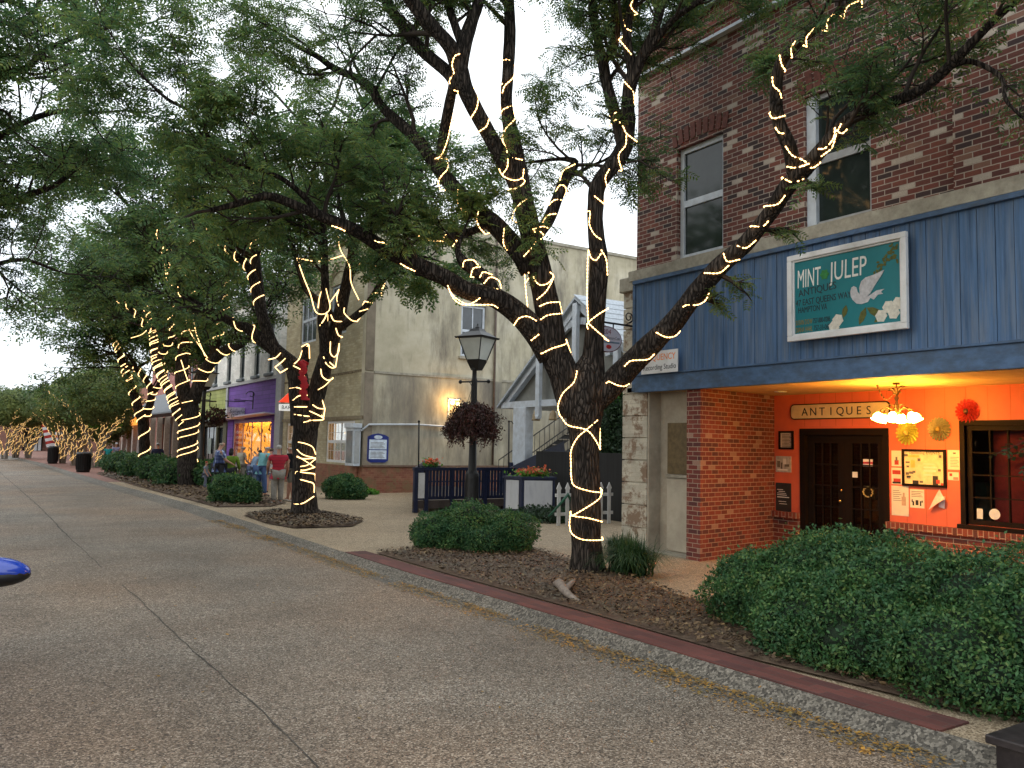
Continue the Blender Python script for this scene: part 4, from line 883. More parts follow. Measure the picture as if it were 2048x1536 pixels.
# french doors
fd = MB(fs); fd.box(dr[0], dr[0]+.1, .09, 2.23, -.1, .1); fd.box(dr[1]-.1, dr[1], .09, 2.23, -.1, .1); fd.box(dr[0]+.1, dr[1]-.1, 2.12, 2.23, -.1, .1); fd.build('door_frame', M_darkbrown, bb)
for k in range(2):
    a = dr[0]+.1+k*.72; b = a+.718
    d = window(bb, fs, a, b, .11, 2.115, 3, 5, M_darkbrown, glassmat('door_glass', (.6, .58, .5), .03), w_=-.04, fw=.125, mw=.022, name='door')
    mb = MB(fs); hu = b-.06 if k == 0 else a+.06
    if k == 0: mb.smooth = True; mb.ell((hu, 1.05, .06), (.03, .03, .03), 10, 6); M_br = mat('brass', (.6, .42, .15), .25, .1, 5, metal=1); mb.build('handle', M_br, d); mb = MB(fs); mb.smooth = True; mb.ell((hu, 1.22, .03), (.02, .02, .015), 10, 6); mb.build('lock', M_br, d)
window(bb, fs, wn[0], wn[0]+1.05+.06, wn[2], wn[3], 4, 4, M_darkbrown, M_glass, w_=-.02, fw=.07, mw=.018)
window(bb, fs, wn[0]+1.112, wn[1], wn[2], wn[3], 6, 4, M_darkbrown, M_glass, w_=-.02, fw=.07, mw=.018)
mb = MB(fs); mb.box(wn[0]-.07, wn[0], wn[2]-.05, wn[3]+.07, -.1, .11); mb.box(wn[0], wn[1]+.1, wn[3], wn[3]+.07, -.1, .11); mb.box(wn[0]-.1, wn[1]+.1, wn[2]-.06, wn[2]-.001, -.1, .16); mb.build('window_surround', M_darkbrown, bb)
# shop interior behind the glass
MI = mat('shop_interior', (.06, .045, .03), .9, .4, 3)
mb = MB(); mb.box(12.06, 15, -4.5, 9.6, .05, .09); mb.box(14.5, 14.6, -4.5, 9.6, .1, 2.8); mb.box(12.06, 14.5, 9.5, 9.6, .1, 2.8); mb.box(12.06, 14.5, -4.6, -4.5, .1, 2.8); mb.box(12.06, 14.6, -4.5, 9.6, 2.81, 2.9); mb.build('interior', MI, bb)
cs = [mat('interior_goods', c, .5, .4, 6) for c in ((.10, .018, .02), (.3, .26, .18), (.12, .2, .18), (.25, .12, .04), (.05, .05, .06), (.3, .3, .28))]
gr = random.Random(3)
for j, m_ in enumerate(cs):
    for i in range(11):
        mb = MB(); y = gr.uniform(2.6, 9.1); x = gr.uniform(12.3, 14.1); z = .1+gr.choice((0, .6, .9)); h = gr.uniform(.2, .9); s_ = gr.uniform(.06, .22)
        if gr.random() < .5: mb.box(x, x+s_*1.3, y, y+s_*1.5, z, z+h)
        else: mb.smooth = True; mb.lathe([(s_*.5, 0), (s_*.8, h*.2), (s_, h*.5), (s_*.4, h*.8), (s_*.5, h)], (x, y, z), 10); mb.smooth = False
        mb.build('shop_goods', m_, bb)
mb = MB(); mb.box(12.35, 12.42, 5.75, 6.3, .5, 2.4); mb.build('red_curtain', mat('dark_red_curtain', (.16, .015, .03), .8, .3, 10), bb)
# window stickers
mb = MB(fs); mb.disc((V(6.14)+.08, 1.03, .032), .075, .003, 18); mb.build('window_sticker', M_white, bb); mb = MB(fs); mb.box(V(6.32)+.02, V(6.32)+.1, .95, 1.09, .032, .035); mb.build('window_sticker', M_white, bb)
mb = MB(fs); mb.box(1.30, 1.47, 1.70, 1.74, .0, .004); mb.box(1.30, 1.47, 1.625, 1.665, .0, .004); mb.build('door_sticker', M_white, bb); mb = MB(fs); mb.box(1.06, 1.2, 1.44, 1.53, 0, .004); mb.build('door_sticker', M_white, bb)
mb = MB(fs); mb.box(1.30, 1.47, 1.665, 1.70, .0, .004); mb.build('door_sticker', mat('red_sticker', (.4, .03, .05), .5), bb)
mb = MB(fs); 
for i in range(22):
    a = i/22*6.28; mb.disc((1.38+.075*math.cos(a)*(1+.15*(i % 2)), 1.22+.075*math.sin(a), .0), .014, .004, 6)
mb.build('door_wreath', mat('straw_wreath', (.4, .3, .12), .8), bb)
mb = MB(fs); mb.prism([(1.56, 1.93, .0), (1.65, 1.96, 0), (1.67, 2.09, 0), (1.585, 2.1, 0)], (0, 0, .004)); mb.build('pink_note', mat('pink_paper', (.6, .2, .22), .7), bb)

# ------------------------------------------------------------------ signs and things on it
M_teal = mat('teal_paint', (.0, .165, .195), .5, .1, 2)
M_dark = mat('dark_lettering', (.012, .02, .03), .6); M_letw = mat('white_lettering', (.75, .76, .72), .6, .08, 30)
s1 = thing('framed_sign', 'large white framed teal painted sign with a dove on the blue boards', 'sign', (9.41, 6.63, 3.95))
fg = frx(9.41, 7.52, 3.355); Wd, Hd = 1.765, 1.2
mb = MB(fg)
for a, b, c, d in ((0, Wd, 0, .075), (0, Wd, Hd-.075, Hd)): mb.box(a, b, c, d, 0, .06)
for a, b in ((0, .075), (Wd-.075, Wd)): mb.box(a, b, .075, Hd-.075, 0, .0601)
for a, b, c, d in ((.075, Wd-.075, .075, .1), (.075, Wd-.075, Hd-.1, Hd-.075), (.075, .1, .1, Hd-.1), (Wd-.1, Wd-.075, .1, Hd-.1)): mb.box(a, b, c, d, 0, .035)
mb.build('frame', M_white, s1, bevel=.008)
mb = MB(fg); mb.box(.07, Wd-.07, .07, Hd-.07, 0, .012); mb.build('panel', M_teal, s1)
text_obj('lettering', 'MINT', fg, .135, .735, .36, M_letw, s1, .0125, .002, width=.375, shear=.05)
text_obj('lettering', 'JULEP', fg, .66, .76, .36, M_letw, s1, .0125, .002, width=.56, shear=.05)
text_obj('lettering', 'ANTIQUES', fg, .16, .61, .14, M_dark, s1, .0125, .002, width=.60, rot=.06)
text_obj('lettering', '47 EAST QUEENS WAY', fg, .115, .485, .125, M_dark, s1, .0125, .002, width=.86, rot=.01)
text_obj('lettering', 'HAMPTON VA', fg, .15, .385, .115, M_dark, s1, .0125, .002, width=.46)
og = mat('ochre_lettering', (.25, .18, .03), .6)
text_obj('lettering', 'SUSAN DOW', fg, .11, .22, .1, og, s1, .0125, .002, width=.27); text_obj('lettering', '757-880-0286', fg, .39, .22, .1, M_dark, s1, .0125, .002, width=.27)
text_obj('lettering', 'DIANA HAHL', fg, .11, .12, .1, og, s1, .0125, .002, width=.27); text_obj('lettering', '757-33-0681', fg, .40, .12, .1, M_dark, s1, .0125, .002, width=.27)
def blob(mb, c, r, n=10, w_=.004, z=.0125, seed=0, irr=.25):
    rg = random.Random(seed); mb.prism([(c[0]+r*math.cos(6.283*i/n)*(1+rg.uniform(-irr, irr)), c[1]+r*math.sin(6.283*i/n)*(1+rg.uniform(-irr, irr)), z) for i in range(n)], (0, 0, w_))
def petal(mb, c, ang, L, wd, z=.0125, w_=.003):
    ca, sa = math.cos(ang), math.sin(ang); P = [(0, 0), (.3, .42), (.65, .5), (1, 0), (.65, -.5), (.3, -.42)]
    mb.prism([(c[0]+p*L*ca-q*wd*sa, c[1]+p*L*sa+q*wd*ca, z) for p, q in P], (0, 0, w_))
mb = MB(fg)                                     # dove: body, head, raised wing, tail
mb.prism([(x, y, .0125) for x, y in ((.97, .565), (.985, .62), (1.02, .635), (1.06, .61), (1.075, .55), (1.12, .50), (1.20, .50), (1.26, .46), (1.22, .40), (1.13, .385), (1.06, .40), (1.0, .46), (.975, .51))], (0, 0, .006))
mb.prism([(x, y, .0125) for x, y in ((1.11, .49), (1.10, .60), (1.13, .68), (1.19, .72), (1.30, .735), (1.45, .775), (1.41, .71), (1.36, .65), (1.31, .585), (1.25, .50), (1.18, .46))], (0, 0, .008))
mb.prism([(x, y, .0125) for x, y in ((1.22, .47), (1.34, .53), (1.45, .535), (1.40, .505), (1.43, .475), (1.36, .475), (1.3, .42))], (0, 0, .005))
mb.build('painted_dove', mat('dove_white', (.5, .5, .52), .7, .25, 18), s1)
M_fw = mat('flower_white', (.62, .6, .52), .7, .2, 25)
for c, sd in (((1.5, .30), 1), ((1.40, .20), 2), ((1.57, .22), 3), ((1.63, .33), 4), ((.78, .22), 5), ((.72, .14), 6)):
    mb = MB(fg)
    for i in range(6): petal(mb, (c[0], c[1]), i*1.047+sd, .085, .09, .0125+.0006*i+.0002*sd)
    mb.build('painted_flower', M_fw, s1)
0 and mb.build('painted_flower', mat('flower_white', (.62, .6, .52), .7, .2, 25), s1)
M_fl = mat('leaf_brown_green', (.09, .1, .02), .7, .4, 20)
for c, a, L, w_ in (((1.09, .12), 1.15, .24, .09), ((1.2, .33), -.55, .26, .1), ((1.3, .13), .5, .2, .09), ((.86, .24), 1.3, .17, .08)): mb = MB(fg); petal(mb, c, a, L, w_); mb.build('painted_leaf', M_fl, s1)
0 and mb.build('painted_leaf', mat('leaf_brown_green', (.09, .1, .02), .7, .4, 20), s1)
mb = MB(fg); lg = random.Random(4)
for i in range(60): 
    t = lg.random(); petal(mb, (1.66-t*.34+lg.uniform(-.05, .02), 1.08-t*t*.42-lg.random()*.22*(1-t)), lg.uniform(0, 6.28), .05, .03, .0125+i*.00004)
mb.build('painted_foliage', M_fl, s1); mb = MB(fg)
for i in range(6): petal(mb, (.58, .86), i*1.05, .075, .06, .0125+i*.0002)
mb.build('painted_leaf', mat('mint_green', (.03, .2, .05), .7, .4, 20), s1)

s2 = thing('sign', 'small white rectangular sign at the left end of the blue boards', 'sign', (9.42, 10.14, 3.27))
fg = frx(9.41, 10.58, 3.09); mb = MB(fg); mb.box(0, .87, 0, .37, 0, .012); mb.build('panel', M_white, s2)
text_obj('lettering', 'FREQUENCY', fg, .05, .215, .15, mat('orange_lettering', (.75, .2, .02), .6), s2, .0125, .002, width=.76)
text_obj('lettering', 'Recording Studio', fg, .045, .06, .125, M_dark, s2, .0125, .002, width=.78)
s3 = thing('sign', 'long cream board sign with rounded ends over the glass doors', 'sign', (11.81, 8.5, 2.5))
fg = frx(11.815, 9.42, 2.385); mb = MB(fg)
def rrect(mb, a, b, c, d, r, z0, z1):
    P = []
    for cx, cy_, s_ in ((b-r, d-r, 0), (a+r, d-r, 1), (a+r, c+r, 2), (b-r, c+r, 3)):
        for i in range(5): t = (s_+i/4)*math.pi/2; P.append((cx+r*math.cos(t), cy_+r*math.sin(t), z0))
    mb.prism(P, (0, 0, z1-z0))
rrect(mb, 0, 1.86, 0, .265, .07, 0, .02); mb.build('edging', M_darkbrown, s3)
mb = MB(fg); rrect(mb, .018, 1.842, .018, .247, .06, .02, .028); mb.build('panel', mat('cream_board', (.58, .47, .3), .6, .12, 8), s3)
for i, ch in enumerate('ANTIQUES'): text_obj('letter', ch, fg, .30+i*.172, .065, .19, M_dark, s3, .029, .003, align='CENTER')
# oval hanging sign on its iron bracket
pb = at_x(1264, 668, 9.62)
s4 = thing('hanging_sign', 'pale oval sign hanging from a scrolled iron bracket beside the pier', 'sign', (9.1, 10.9, 4.0))
Y4 = 11.0
mb = MB(); mb.box(9.585, 9.615, Y4-.025, Y4+.025, 3.78, 4.42); mb.tube([(9.6, Y4, 3.98), (9.0, Y4, 3.99), (8.72, Y4, 4.0)], .018, 6)
mb.tube([(9.59, Y4, 4.1), (9.5, Y4, 4.05), (9.42, Y4, 4.0)], .01, 5)
sp = [(9.47+.09*math.cos(a)*(1-a/11), Y4, 4.13+.09*math.sin(a)*(1-a/11)) for a in np.linspace(-1.4, 7, 22)]; mb.tube(sp, .011, 5); mb.build('bracket', M_black, s4)
fo4 = fry(8.97, Y4, 3.70)
mb = MB(fo4)
for u_ in (-.15, .15): mb.box(u_-.006, u_+.006, .19, .29, -.01, .01)
mb.build('hook', M_black, s4)
mb = MB(fo4); mb.disc((0, 0, -.012), .335, .024, 32, .68); mb.build('rim', mat('dark_red_rim', (.12, .03, .04), .5), s4)
mb = MB(fo4); mb.disc((0, 0, .0121), .315, .006, 32, .67); mb.build('panel', mat('pale_lilac_panel', (.52, .52, .62), .5, .05, 4), s4)
text_obj('lettering', '204', fo4, 0, .09, .12, mat('maroon_lettering', (.15, .02, .06), .5), s4, .0185, .001, align='CENTER')
text_obj('lettering', 'Photographic Memory.Com', fo4, 0, .0, .08, M_dark, s4, .0185, .001, width=.56, align='CENTER')
mb = MB(fo4); mb.box(-.28, .28, -.065, -.035, .0181, .0195); mb.build('stripe', mat('slate_stripe', (.12, .18, .25), .6), s4)
mb = MB(fo4); mb.disc((.04, -.13, .0181), .06, .002, 16, .6); mb.build('badge', mat('red_badge', (.5, .03, .03), .5), s4)
# chandelier
ch = thing('chandelier', 'lit bronze chandelier of warm glass shades hanging under the soffit', 'chandelier', (10.6, 6.7, 2.4))
cx, cy_ = 10.6, 6.69
mb = MB(); mb.smooth = True
mb.tube([(cx, cy_, 2.82), (cx, cy_, 2.45)], .008, 6); mb.lathe([(.012, 0), (.045, .03), (.02, .08), (.035, .13), (.015, .2), (.03, .24), (.01, .3)], (cx, cy_, 2.36), 10)
mb.lathe([(.05, 0), (.05, .02), (.01, .03)], (cx, cy_, 2.79), 12)
for i in range(9): a = i*.8; mb.tube([(cx-.02, cy_+.28-i*.03, 2.8-.13*math.sin(i/8*3.14)-i*.018), (cx-.02, cy_+.265-i*.03, 2.78-.13*math.sin((i+.7)/8*3.14)-i*.018)], .011, 5)
for i in range(7): a = i*.9; mb.tube([(cx, cy_, 2.62+i*.012), (cx+.06*math.cos(a), cy_+.06*math.sin(a), 2.70+.01*i), (cx+.12*math.cos(a), cy_+.12*math.sin(a), 2.68+.015*i)], [.012, .02, .003], 5)
mb.build('stem', M_brass, ch)
M_shade = emis('lit_glass_shade', (1.0, .47, .06), 120)
for i in range(6):
    a = i*math.pi/3+.35; c, s_ = math.cos(a), math.sin(a)
    mb = MB(); mb.smooth = True
    P = [(cx+c*r_, cy_+s_*r_, 2.42+z_) for r_, z_ in ((0, -.02), (.07, .03), (.13, .06), (.19, .03), (.22, -.0))]; mb.tube(P, .009, 6)
    P = [(cx+c*r_+.0, cy_+s_*r_, 2.42+z_) for r_, z_ in ((.02, .02), (.05, .09), (.1, .1), (.11, .06))]; mb.tube(P, .006, 5)
    mb.lathe([(.012, 0), (.028, -.02), (.028, -.045)], (cx+c*.22, cy_+s_*.22, 2.425), 10)
    ar = mb.build('arm', M_brass, ch)
    mb = MB(); mb.smooth = True
    tilt = Matrix.Rotation(.45, 4, Vector((s_, -c, 0)))
    mb.lathe([(.025, 0), (.05, -.03), (.06, -.065), (.055, -.09), (.075, -.115), (.068, -.116), (.03, -.06), (.01, -.03)], (cx+c*.225, cy_+s_*.225, 2.395), 14, tilt); mb.build('lamp_shade', M_shade, ch)
# metal flower ornaments
def wallflower(px, py, rpx, col, label, dens, col2):
    p = at_x(px, py, 11.78); r_ = rpx/F*depth(p)
    f = frx(11.82, p.y, p.z); root = thing('wall_flower', label, 'wall ornament', (11.82, p.y, p.z), 'metal flower ornaments on the orange wall')
    m_ = mat('flower_metal', col, .4, .2, 15, metal=.3)
    mb = MB(f); n = dens
    for ring, (L, z, k) in enumerate(((1.0, .01, n), (.75, .03, n), (.5, .05, int(n*.7)))):
        for i in range(k):
            a = 6.283*(i+.5*(ring % 2))/k; ca, sa = math.cos(a), math.sin(a); wd = .5*r_*L*6.283/k*.85
            q = [(.25, 0, z), (.6, wd/r_, z+.02/r_*.3), (.92, wd/r_*.8, z+.015), (1.0, 0, z+.02), (.92, -wd/r_*.8, z+.015), (.6, -wd/r_, z)]
            mb._add([((u_*ca*L-v_*sa)*r_, (u_*sa*L+v_*ca)*r_, w_) for u_, v_, w_ in q], [(0, 1, 2, 3, 4, 5)])
    mb.build('petals', m_, root)
    mb = MB(f); mb.smooth = True; mb.ell((0, 0, .06), (r_*.2, r_*.2, .03), 12, 6); mb.build('centre', mat('flower_centre', col2, .5, .3, 20), root)
wallflower(1933, 822, 25, (.42, .025, .02), 'red metal flower, the highest ornament on the orange wall', 18, (.12, .05, .03))
wallflower(1877, 858, 25, (.22, .2, .10), 'dark slatted metal flower between the red and the yellow ones', 20, (.3, .2, .04))
wallflower(1813, 866, 25, (.45, .42, .06), 'yellow metal flower right below the chandelier', 18, (.5, .4, .1))
# notices
M_paper = mat('paper', (.66, .6, .5), .8, .06, 10); M_ink = mat('grey_ink', (.13, .11, .1), .8)
def notice(px0, py0, px1, py1, label, name='poster', cat='poster', m_=None, X=11.82, tilt=0, marks=(), frame=None, group='papers pinned on the orange wall', th=.004):
    a, b = at_x(px0, py0, X), at_x(px1, py1, X); w_, h_ = abs(a.y-b.y), abs(a.z-b.z); f = frx(X, max(a.y, b.y), min(a.z, b.z))
    root = thing(name, label, cat, (X, (a.y+b.y)/2, (a.z+b.z)/2), group)
    if frame:
        t = .035; mb = MB(f)
        for q in ((0, w_, 0, t), (0, w_, h_-t, h_), (0, t, t, h_-t), (w_-t, w_, t, h_-t)): mb.box(*q, 0, .03)
        mb.build('frame', frame, root); mb = MB(f); mb.box(t-.002, w_-t+.002, t-.002, h_-t+.002, 0, .012); mb.build('sheet', m_ or M_paper, root); z = .0125
    else: mb = MB(f); mb.box(0, w_, 0, h_, 0, th); mb.build('sheet', m_ or M_paper, root); z = th+.0005
    for mm, rects in marks:
        mb = MB(f)
        for (u0, v0, u1, v1) in rects: mb.box(u0*w_, u1*w_, v0*h_, v1*h_, z, z+.001)
        mb.build('print', mm, root); z += .0012
    return root, f, w_, h_
M_redink = mat('red_ink', (.4, .04, .03), .8); M_yelpap = mat('yellow_paper', (.6, .45, .12), .8); M_blk = mat('black_print', (.02, .02, .022), .7)
lines = lambda n, a=.12, b=.88, lo=.1, hi=.9, t=.4: [(a, lo+(hi-lo)*i/n, b-.2*((i*7) % 3)/3, lo+(hi-lo)*(i+t)/n) for i in range(n)]
rg = random.Random(12)
r_, f_, w_, h_ = notice(1805, 898, 1894, 976, 'large framed events board covered with small clippings', 'notice_board', 'notice board', mat('cream_sheet', (.62, .52, .32), .8), 11.81, marks=[
    (M_ink, [(u0, v0, u0+rg.uniform(.06, .12), v0+rg.uniform(.04, .08)) for u0, v0 in ((.05, .8), (.08, .62), (.1, .5), (.08, .3), (.16, .33), (.1, .2), (.24, .36), (.36, .68), (.84, .78), (.82, .42), (.4, .1))]),
    (M_yelpap, [(.14, .78, .4, .84), (.2, .5, .3, .7)]), (M_blk, [(.24, .06, .38, .16), (.1, .24, .2, .28), (.70, .05, .82, .30)]), (M_redink, [(.78, .1, .86, .2), (.88, .05, .96, .12)]), (M_paper, [(.5, .4, .78, .46), (.5, .5, .8, .54), (.5, .3, .7, .34), (.5, .6, .75, .62)])], frame=M_darkbrown)
text_obj('lettering', 'Upcoming', f_, .16*w_, .87*h_, .06, M_ink, r_, .014, .0005); text_obj('lettering', 'EVENTS', f_, .56*w_, .87*h_, .06, M_blk, r_, .014, .0005)
notice(1559, 862, 1588, 899, 'small dark framed certificate left of the doors', 'framed_notice', 'notice', mat('grey_sheet', (.5, .47, .46), .7), marks=[(M_ink, lines(9, .2, .85, .15, .85))], frame=M_darkbrown)
notice(1553, 912, 1583, 945, 'wrinkled black and white picture under the dark framed certificate', 'picture', 'picture', mat('photo_grey', (.4, .4, .4), .6, .35, 14), marks=[(M_ink, [(.1, .3, .3, .7), (.35, .2, .45, .6), (.6, .35, .9, .5)]), (M_white, [(.12, .1, .8, .2), (.5, .5, .7, .85)])], th=.02)
notice(1553, 965, 1583, 1026, 'black plaque with white lines, lowest left of the doors', 'plaque', 'plaque', M_blk, marks=[(M_letw, [(.1, .58, .75, .60), (.1, .64, .7, .655), (.2, .70, .62, .72), (.1, .5, .9, .53), (.2, .36, .7, .375), (.25, .28, .75, .295), (.1, .76, .5, .78)])], th=.02)
notice(1783, 901, 1804, 933, 'pale flyer left of the events board, upper', marks=[(M_redink, [(.3, .1, .7, .4)]), (M_ink, [(.4, .35, .6, .6)])])
notice(1783, 935, 1804, 969, 'red and white flyer left of the events board, lower', marks=[(M_redink, [(.1, .6, .9, .85), (.2, .1, .9, .35)]), (M_blk, [(.1, .05, .9, .15)])])
notice(1783, 971, 1818, 1033, 'tall pale flyer with a standing figure below the events board', marks=[(M_ink, lines(6, .1, .6, .5, .9, .25)), (mat('skin_print', (.45, .3, .22), .8), [(.6, .35, .85, .65), (.68, .65, .78, .78)])])
notice(1820, 978, 1849, 1017, 'square flyer with black jumping figures', marks=[(M_ink, lines(4, .1, .9, .6, .95, .35)), (M_blk, [(.12, .3, .2, .45), (.18, .12, .3, .35), (.4, .15, .6, .42), (.7, .12, .8, .38), (.82, .3, .9, .42)])])
notice(1895, 900, 1924, 940, 'white notice right of the events board', marks=[(M_ink, lines(7, .2, .8, .15, .7, .25)+[(.4, .8, .6, .88)])])
notice(1896, 944, 1918, 961, 'small card with a red dot right of the events board', marks=[(M_redink, [(.15, .5, .4, .85)]), (mat('rose_print', (.5, .25, .2), .8), [(.5, .05, .95, .4)])])
p = at_x(1877, 1000, 11.8); f = frx(11.81, p.y, p.z)
mb = MB(f); mb._add([(.02, .16, .02), (.14, .02, .09), (.10, -.0, .1), (-.13, -.15, .05), (-.06, .0, .04)], [(0, 4, 3, 2), (0, 2, 1)]); mb._add([(0, .05, .006), (.10, .06, .006), (.09, -.12, .01), (.0, -.1, .01)], [(0, 1, 2, 3)])
tag(mb.build('folded_paper', mat('pink_white_paper', (.62, .5, .52), .8), None, tuple(p)), 'crumpled folded sheet hanging loose below the events board', 'paper')
# ------------------------------------------------------------------ stucco corner building
sb = thing('stucco_building', 'weathered tan stucco building with a brick wainscot and cream brick street front', 'building', (11.2, 27, .09))
fa = fry(11.2, 27, 0)
wh = at_y(920, 712, 27); wA = (3.80, 4.86, 5.15, 7.12)
wB = tuple(at_y(1183, 665, 27)); 
mb = MB(fa); wall_grid(mb, 0, 19, 1.0, 10.05, -.3, 0, [wA, (8.95, 9.75, 5.35, 7.0)]); mb.build('side_wall', M_stucco, sb)
mb = MB(fa)
mb.box(0, 19, .09, 1.0, -.3, .09); mb.build('wainscot', M_wains, sb)
mb = MB(fa); mb.box(-.01, 19, 1.0, 1.06, 0, .13); mb.build('wainscot_cap', mat('brown_cap', (.16, .1, .07), .7, .3, 9), sb)
mb = MB(fa); mb.box(.35, 9.0, 4.28, 4.36, 0, .035); mb.build('moulding', M_concrete, sb)
mb = MB(fa); mb.box(5.32, 5.62, 1.07, 10.0, 0, .06); mb.box(7.05, 7.25, 1.07, 10.0, 0, .035); mb.build('buttress_strip', M_stucco, sb)
mb = MB(fa); mb.smooth = True; mb.tube([(5.28, 1.1, .07), (5.28, 9.8, .07)], .04, 8); mb.build('drain_pipe', mat('dark_pipe', (.12, .09, .075), .7, .3, 4), sb)
mb = MB(fa); mb.box(-.05, 19, 10.02, 10.14, -.35, .06); mb.build('parapet_coping', M_concrete, sb)
mb = MB(fa); mb.box(0.0, .32, 4.37, 9.2, 0, .05); mb.build('corner_strip', mat('brown_stucco', (.2, .165, .12), .9, .25, 3, .2), sb)
mb = MB(fa); mb.box(-.0, .32, 1.06, 4.3, 0.0, .05); mb.build('corner_strip', mat('brown_stucco', (.24, .2, .15), .9, .25, 3, .2), sb)
window(sb, fa, *wA, 2, 2, M_white2, M_darkwin, w_=-.12, fw=.09, rail=1, mw=.045)
window(sb, fa, 8.95, 9.75, 5.35, 7.0, 2, 2, M_white2, M_darkwin, w_=-.12, fw=.09, rail=1, mw=.045)
mb = MB(fa); mb.box(3.72, 4.94, 5.05, 5.148, -.05, .1); mb.build('window_sill', M_concrete, sb)
mb = MB(); mb.box(15.5, 30, 27.35, 36, .09, 9.4); mb.build('rear_wall', M_stucco, sb)
# street front
fc = frx(11.2, 36.1, 0); UC = lambda y: 36.1-y
sw = (UC(30.6), UC(27.75), 1.08, 2.62); dw = (UC(33.0), UC(31.6), .12, 2.6); sw2 = (UC(35.5), UC(33.6), 1.0, 2.6)
uw1 = (UC(34.15), UC(32.2), 5.9, 7.85); uw2 = (UC(30.6), UC(28.9), 5.9, 7.85)
mb = MB(fc); wall_grid(mb, .05, 8.8, 1.0, 9.3, -.3, 0, [sw, dw, sw2, uw1, uw2]); mb.build('front_wall', M_tanbrick, sb)
mb = MB(fc); wall_grid(mb, .05, 8.8, .09, 1.0, -.3, .07, [(dw[0], dw[1], .09, 1.0)]); mb.build('wainscot', M_wains, sb)
mb = MB(fc)
for i in range(44): mb.box(.1+i*.2, .2+i*.2, 4.34, 4.42, 0, .04)
mb.box(0, 9.08, 2.66, 2.78, 0.001, .05); mb.box(-.0, 9.05, 9.3, 9.5, -.3, .15); mb.build('brick_trim', mat('brown_trim', (.2, .16, .1), .8), sb)
for q in (uw1, uw2):
    window(sb, fc, *q, 3, 2, M_white2, M_darkwin, w_=-.12, fw=.1, rail=1, mw=.05)
    mb = MB(fc)
    for r0, th_ in ((.55, .09), (.75, .09), (.95, .09)):
        cu = (q[0]+q[1])/2; P = [(cu+(q[1]-q[0])*.5*(1+(r0-.55)*.5)*math.cos(t), 7.85+r0*math.sin(t)*.9, .0) for t in np.linspace(0, math.pi, 13)]
        for a, b in zip(P[:-1], P[1:]): mb.tube([(a[0], a[1], .0), (b[0], b[1], .0)], .04, 4)
    mb.build('arched_hood', mat('hood_brick', (.3, .26, .17), .85), sb)
M_lit = mat('warm_room', (.3, .16, .06), .8, .5, 2.2, emit=((1, .42, .1), .35))
for q in (sw, sw2, dw):
    window(sb, fc, *q, 4 if q is sw else 3, 2, M_white, M_glass, w_=-.1, fw=.09, rail=1, mw=.05, name='window' if q is not dw else 'door')
    mb = MB(fc)
    for i in range(1, 8): u_ = q[0]+(q[1]-q[0])*i/8; mb.box(u_-.008, u_+.008, q[2]+.08, q[3]-.08, -.07, -.06)
    for j in (.28, .72): v_ = q[2]+(q[3]-q[2])*j; mb.box(q[0]+.08, q[1]-.08, v_-.008, v_+.008, -.0705, -.0605)
    mb.build('glazing_bar', M_white, sb)
mb = MB(fc); mb.box(0, 9, .1, .15, -4, -.3); mb.box(0, 9, .1, 3.4, -4.1, -4); mb.box(0, 9, 3.3, 3.4, -4, -.3); mb.build('interior', mat('brown_room', (.22, .13, .07), .9, .5, 2), sb)
for yy, xx in ((29.6, 12.2), (31.0, 12.4), (34.2, 12.5)):
    mb = MB(); mb.smooth = True; mb.ell((xx, yy, 2.1), .14, 12, 8); mb.build('globe_lamp', emis('globe_glow', (1, .55, .16), 5), sb)
    li = bpy.data.lights.new('globe_glow', 'POINT'); li.energy = 25; li.color = (1, .55, .2); li.shadow_soft_size = .04; lo = bpy.data.objects.new('globe_glow', li); COL.objects.link(lo); lo.location = (xx-.3, yy, 2.2)
# display case on the corner
dc = thing('display_case', 'white metal display case projecting at the corner of the stucco building', 'display case', (11.0, 27.4, 1.7))
mb = MB(); mb.box(10.86, 11.12, 26.98, 27.72, 1.02, 2.34); mb.box(10.8, 11.14, 26.93, 27.76, 2.34, 2.5); mb.build('cabinet', M_white2, dc, bevel=.01)
mb = MB(); mb.box(10.845, 10.859, 27.08, 27.62, 1.12, 2.24); mb.build('glass_front', mat('grey_glass', (.2, .22, .23), .12, .3, 2), dc)
mb = MB(); mb.box(10.9, 11.08, 26.965, 26.979, 1.12, 2.24); mb.build('glass_side', mat('grey_glass', (.35, .36, .36), .12, .3, 2), dc)
# blue church-shaped notice sign
bs = thing('wall_sign', 'blue edged notice sign with a pointed top on the stucco wall', 'sign', (11.75, 26.93, 1.7))
f = fry(11.36, 26.99, 1.15); mb = MB(f); P = [(0, .07), (.12, 0), (.68, 0), (.8, .07), (.8, .9), (.66, .97), (.4, 1.02), (.14, .97), (0, .9)]
mb.prism([(x, y, 0) for x, y in P], (0, 0, .04)); mb.build('board', mat('royal_blue', (.015, .03, .2), .4, .1, 3), bs)
mb = MB(f); mb.box(.07, .73, .12, .43, .04, .045); mb.box(.07, .73, .46, .80, .04, .045); mb.disc((.4, .885, .04), .16, .006, 20, .42); mb.build('panel', mat('pale_blue_white', (.6, .68, .78), .5), bs)
mb = MB(f)
for i in range(5):
    for v0 in (.17, .51): mb.box(.12, .66-.05*(i % 3), v0+i*.045, v0+i*.045+.015, .0455, .0465)
mb.build('print', M_ink, bs)
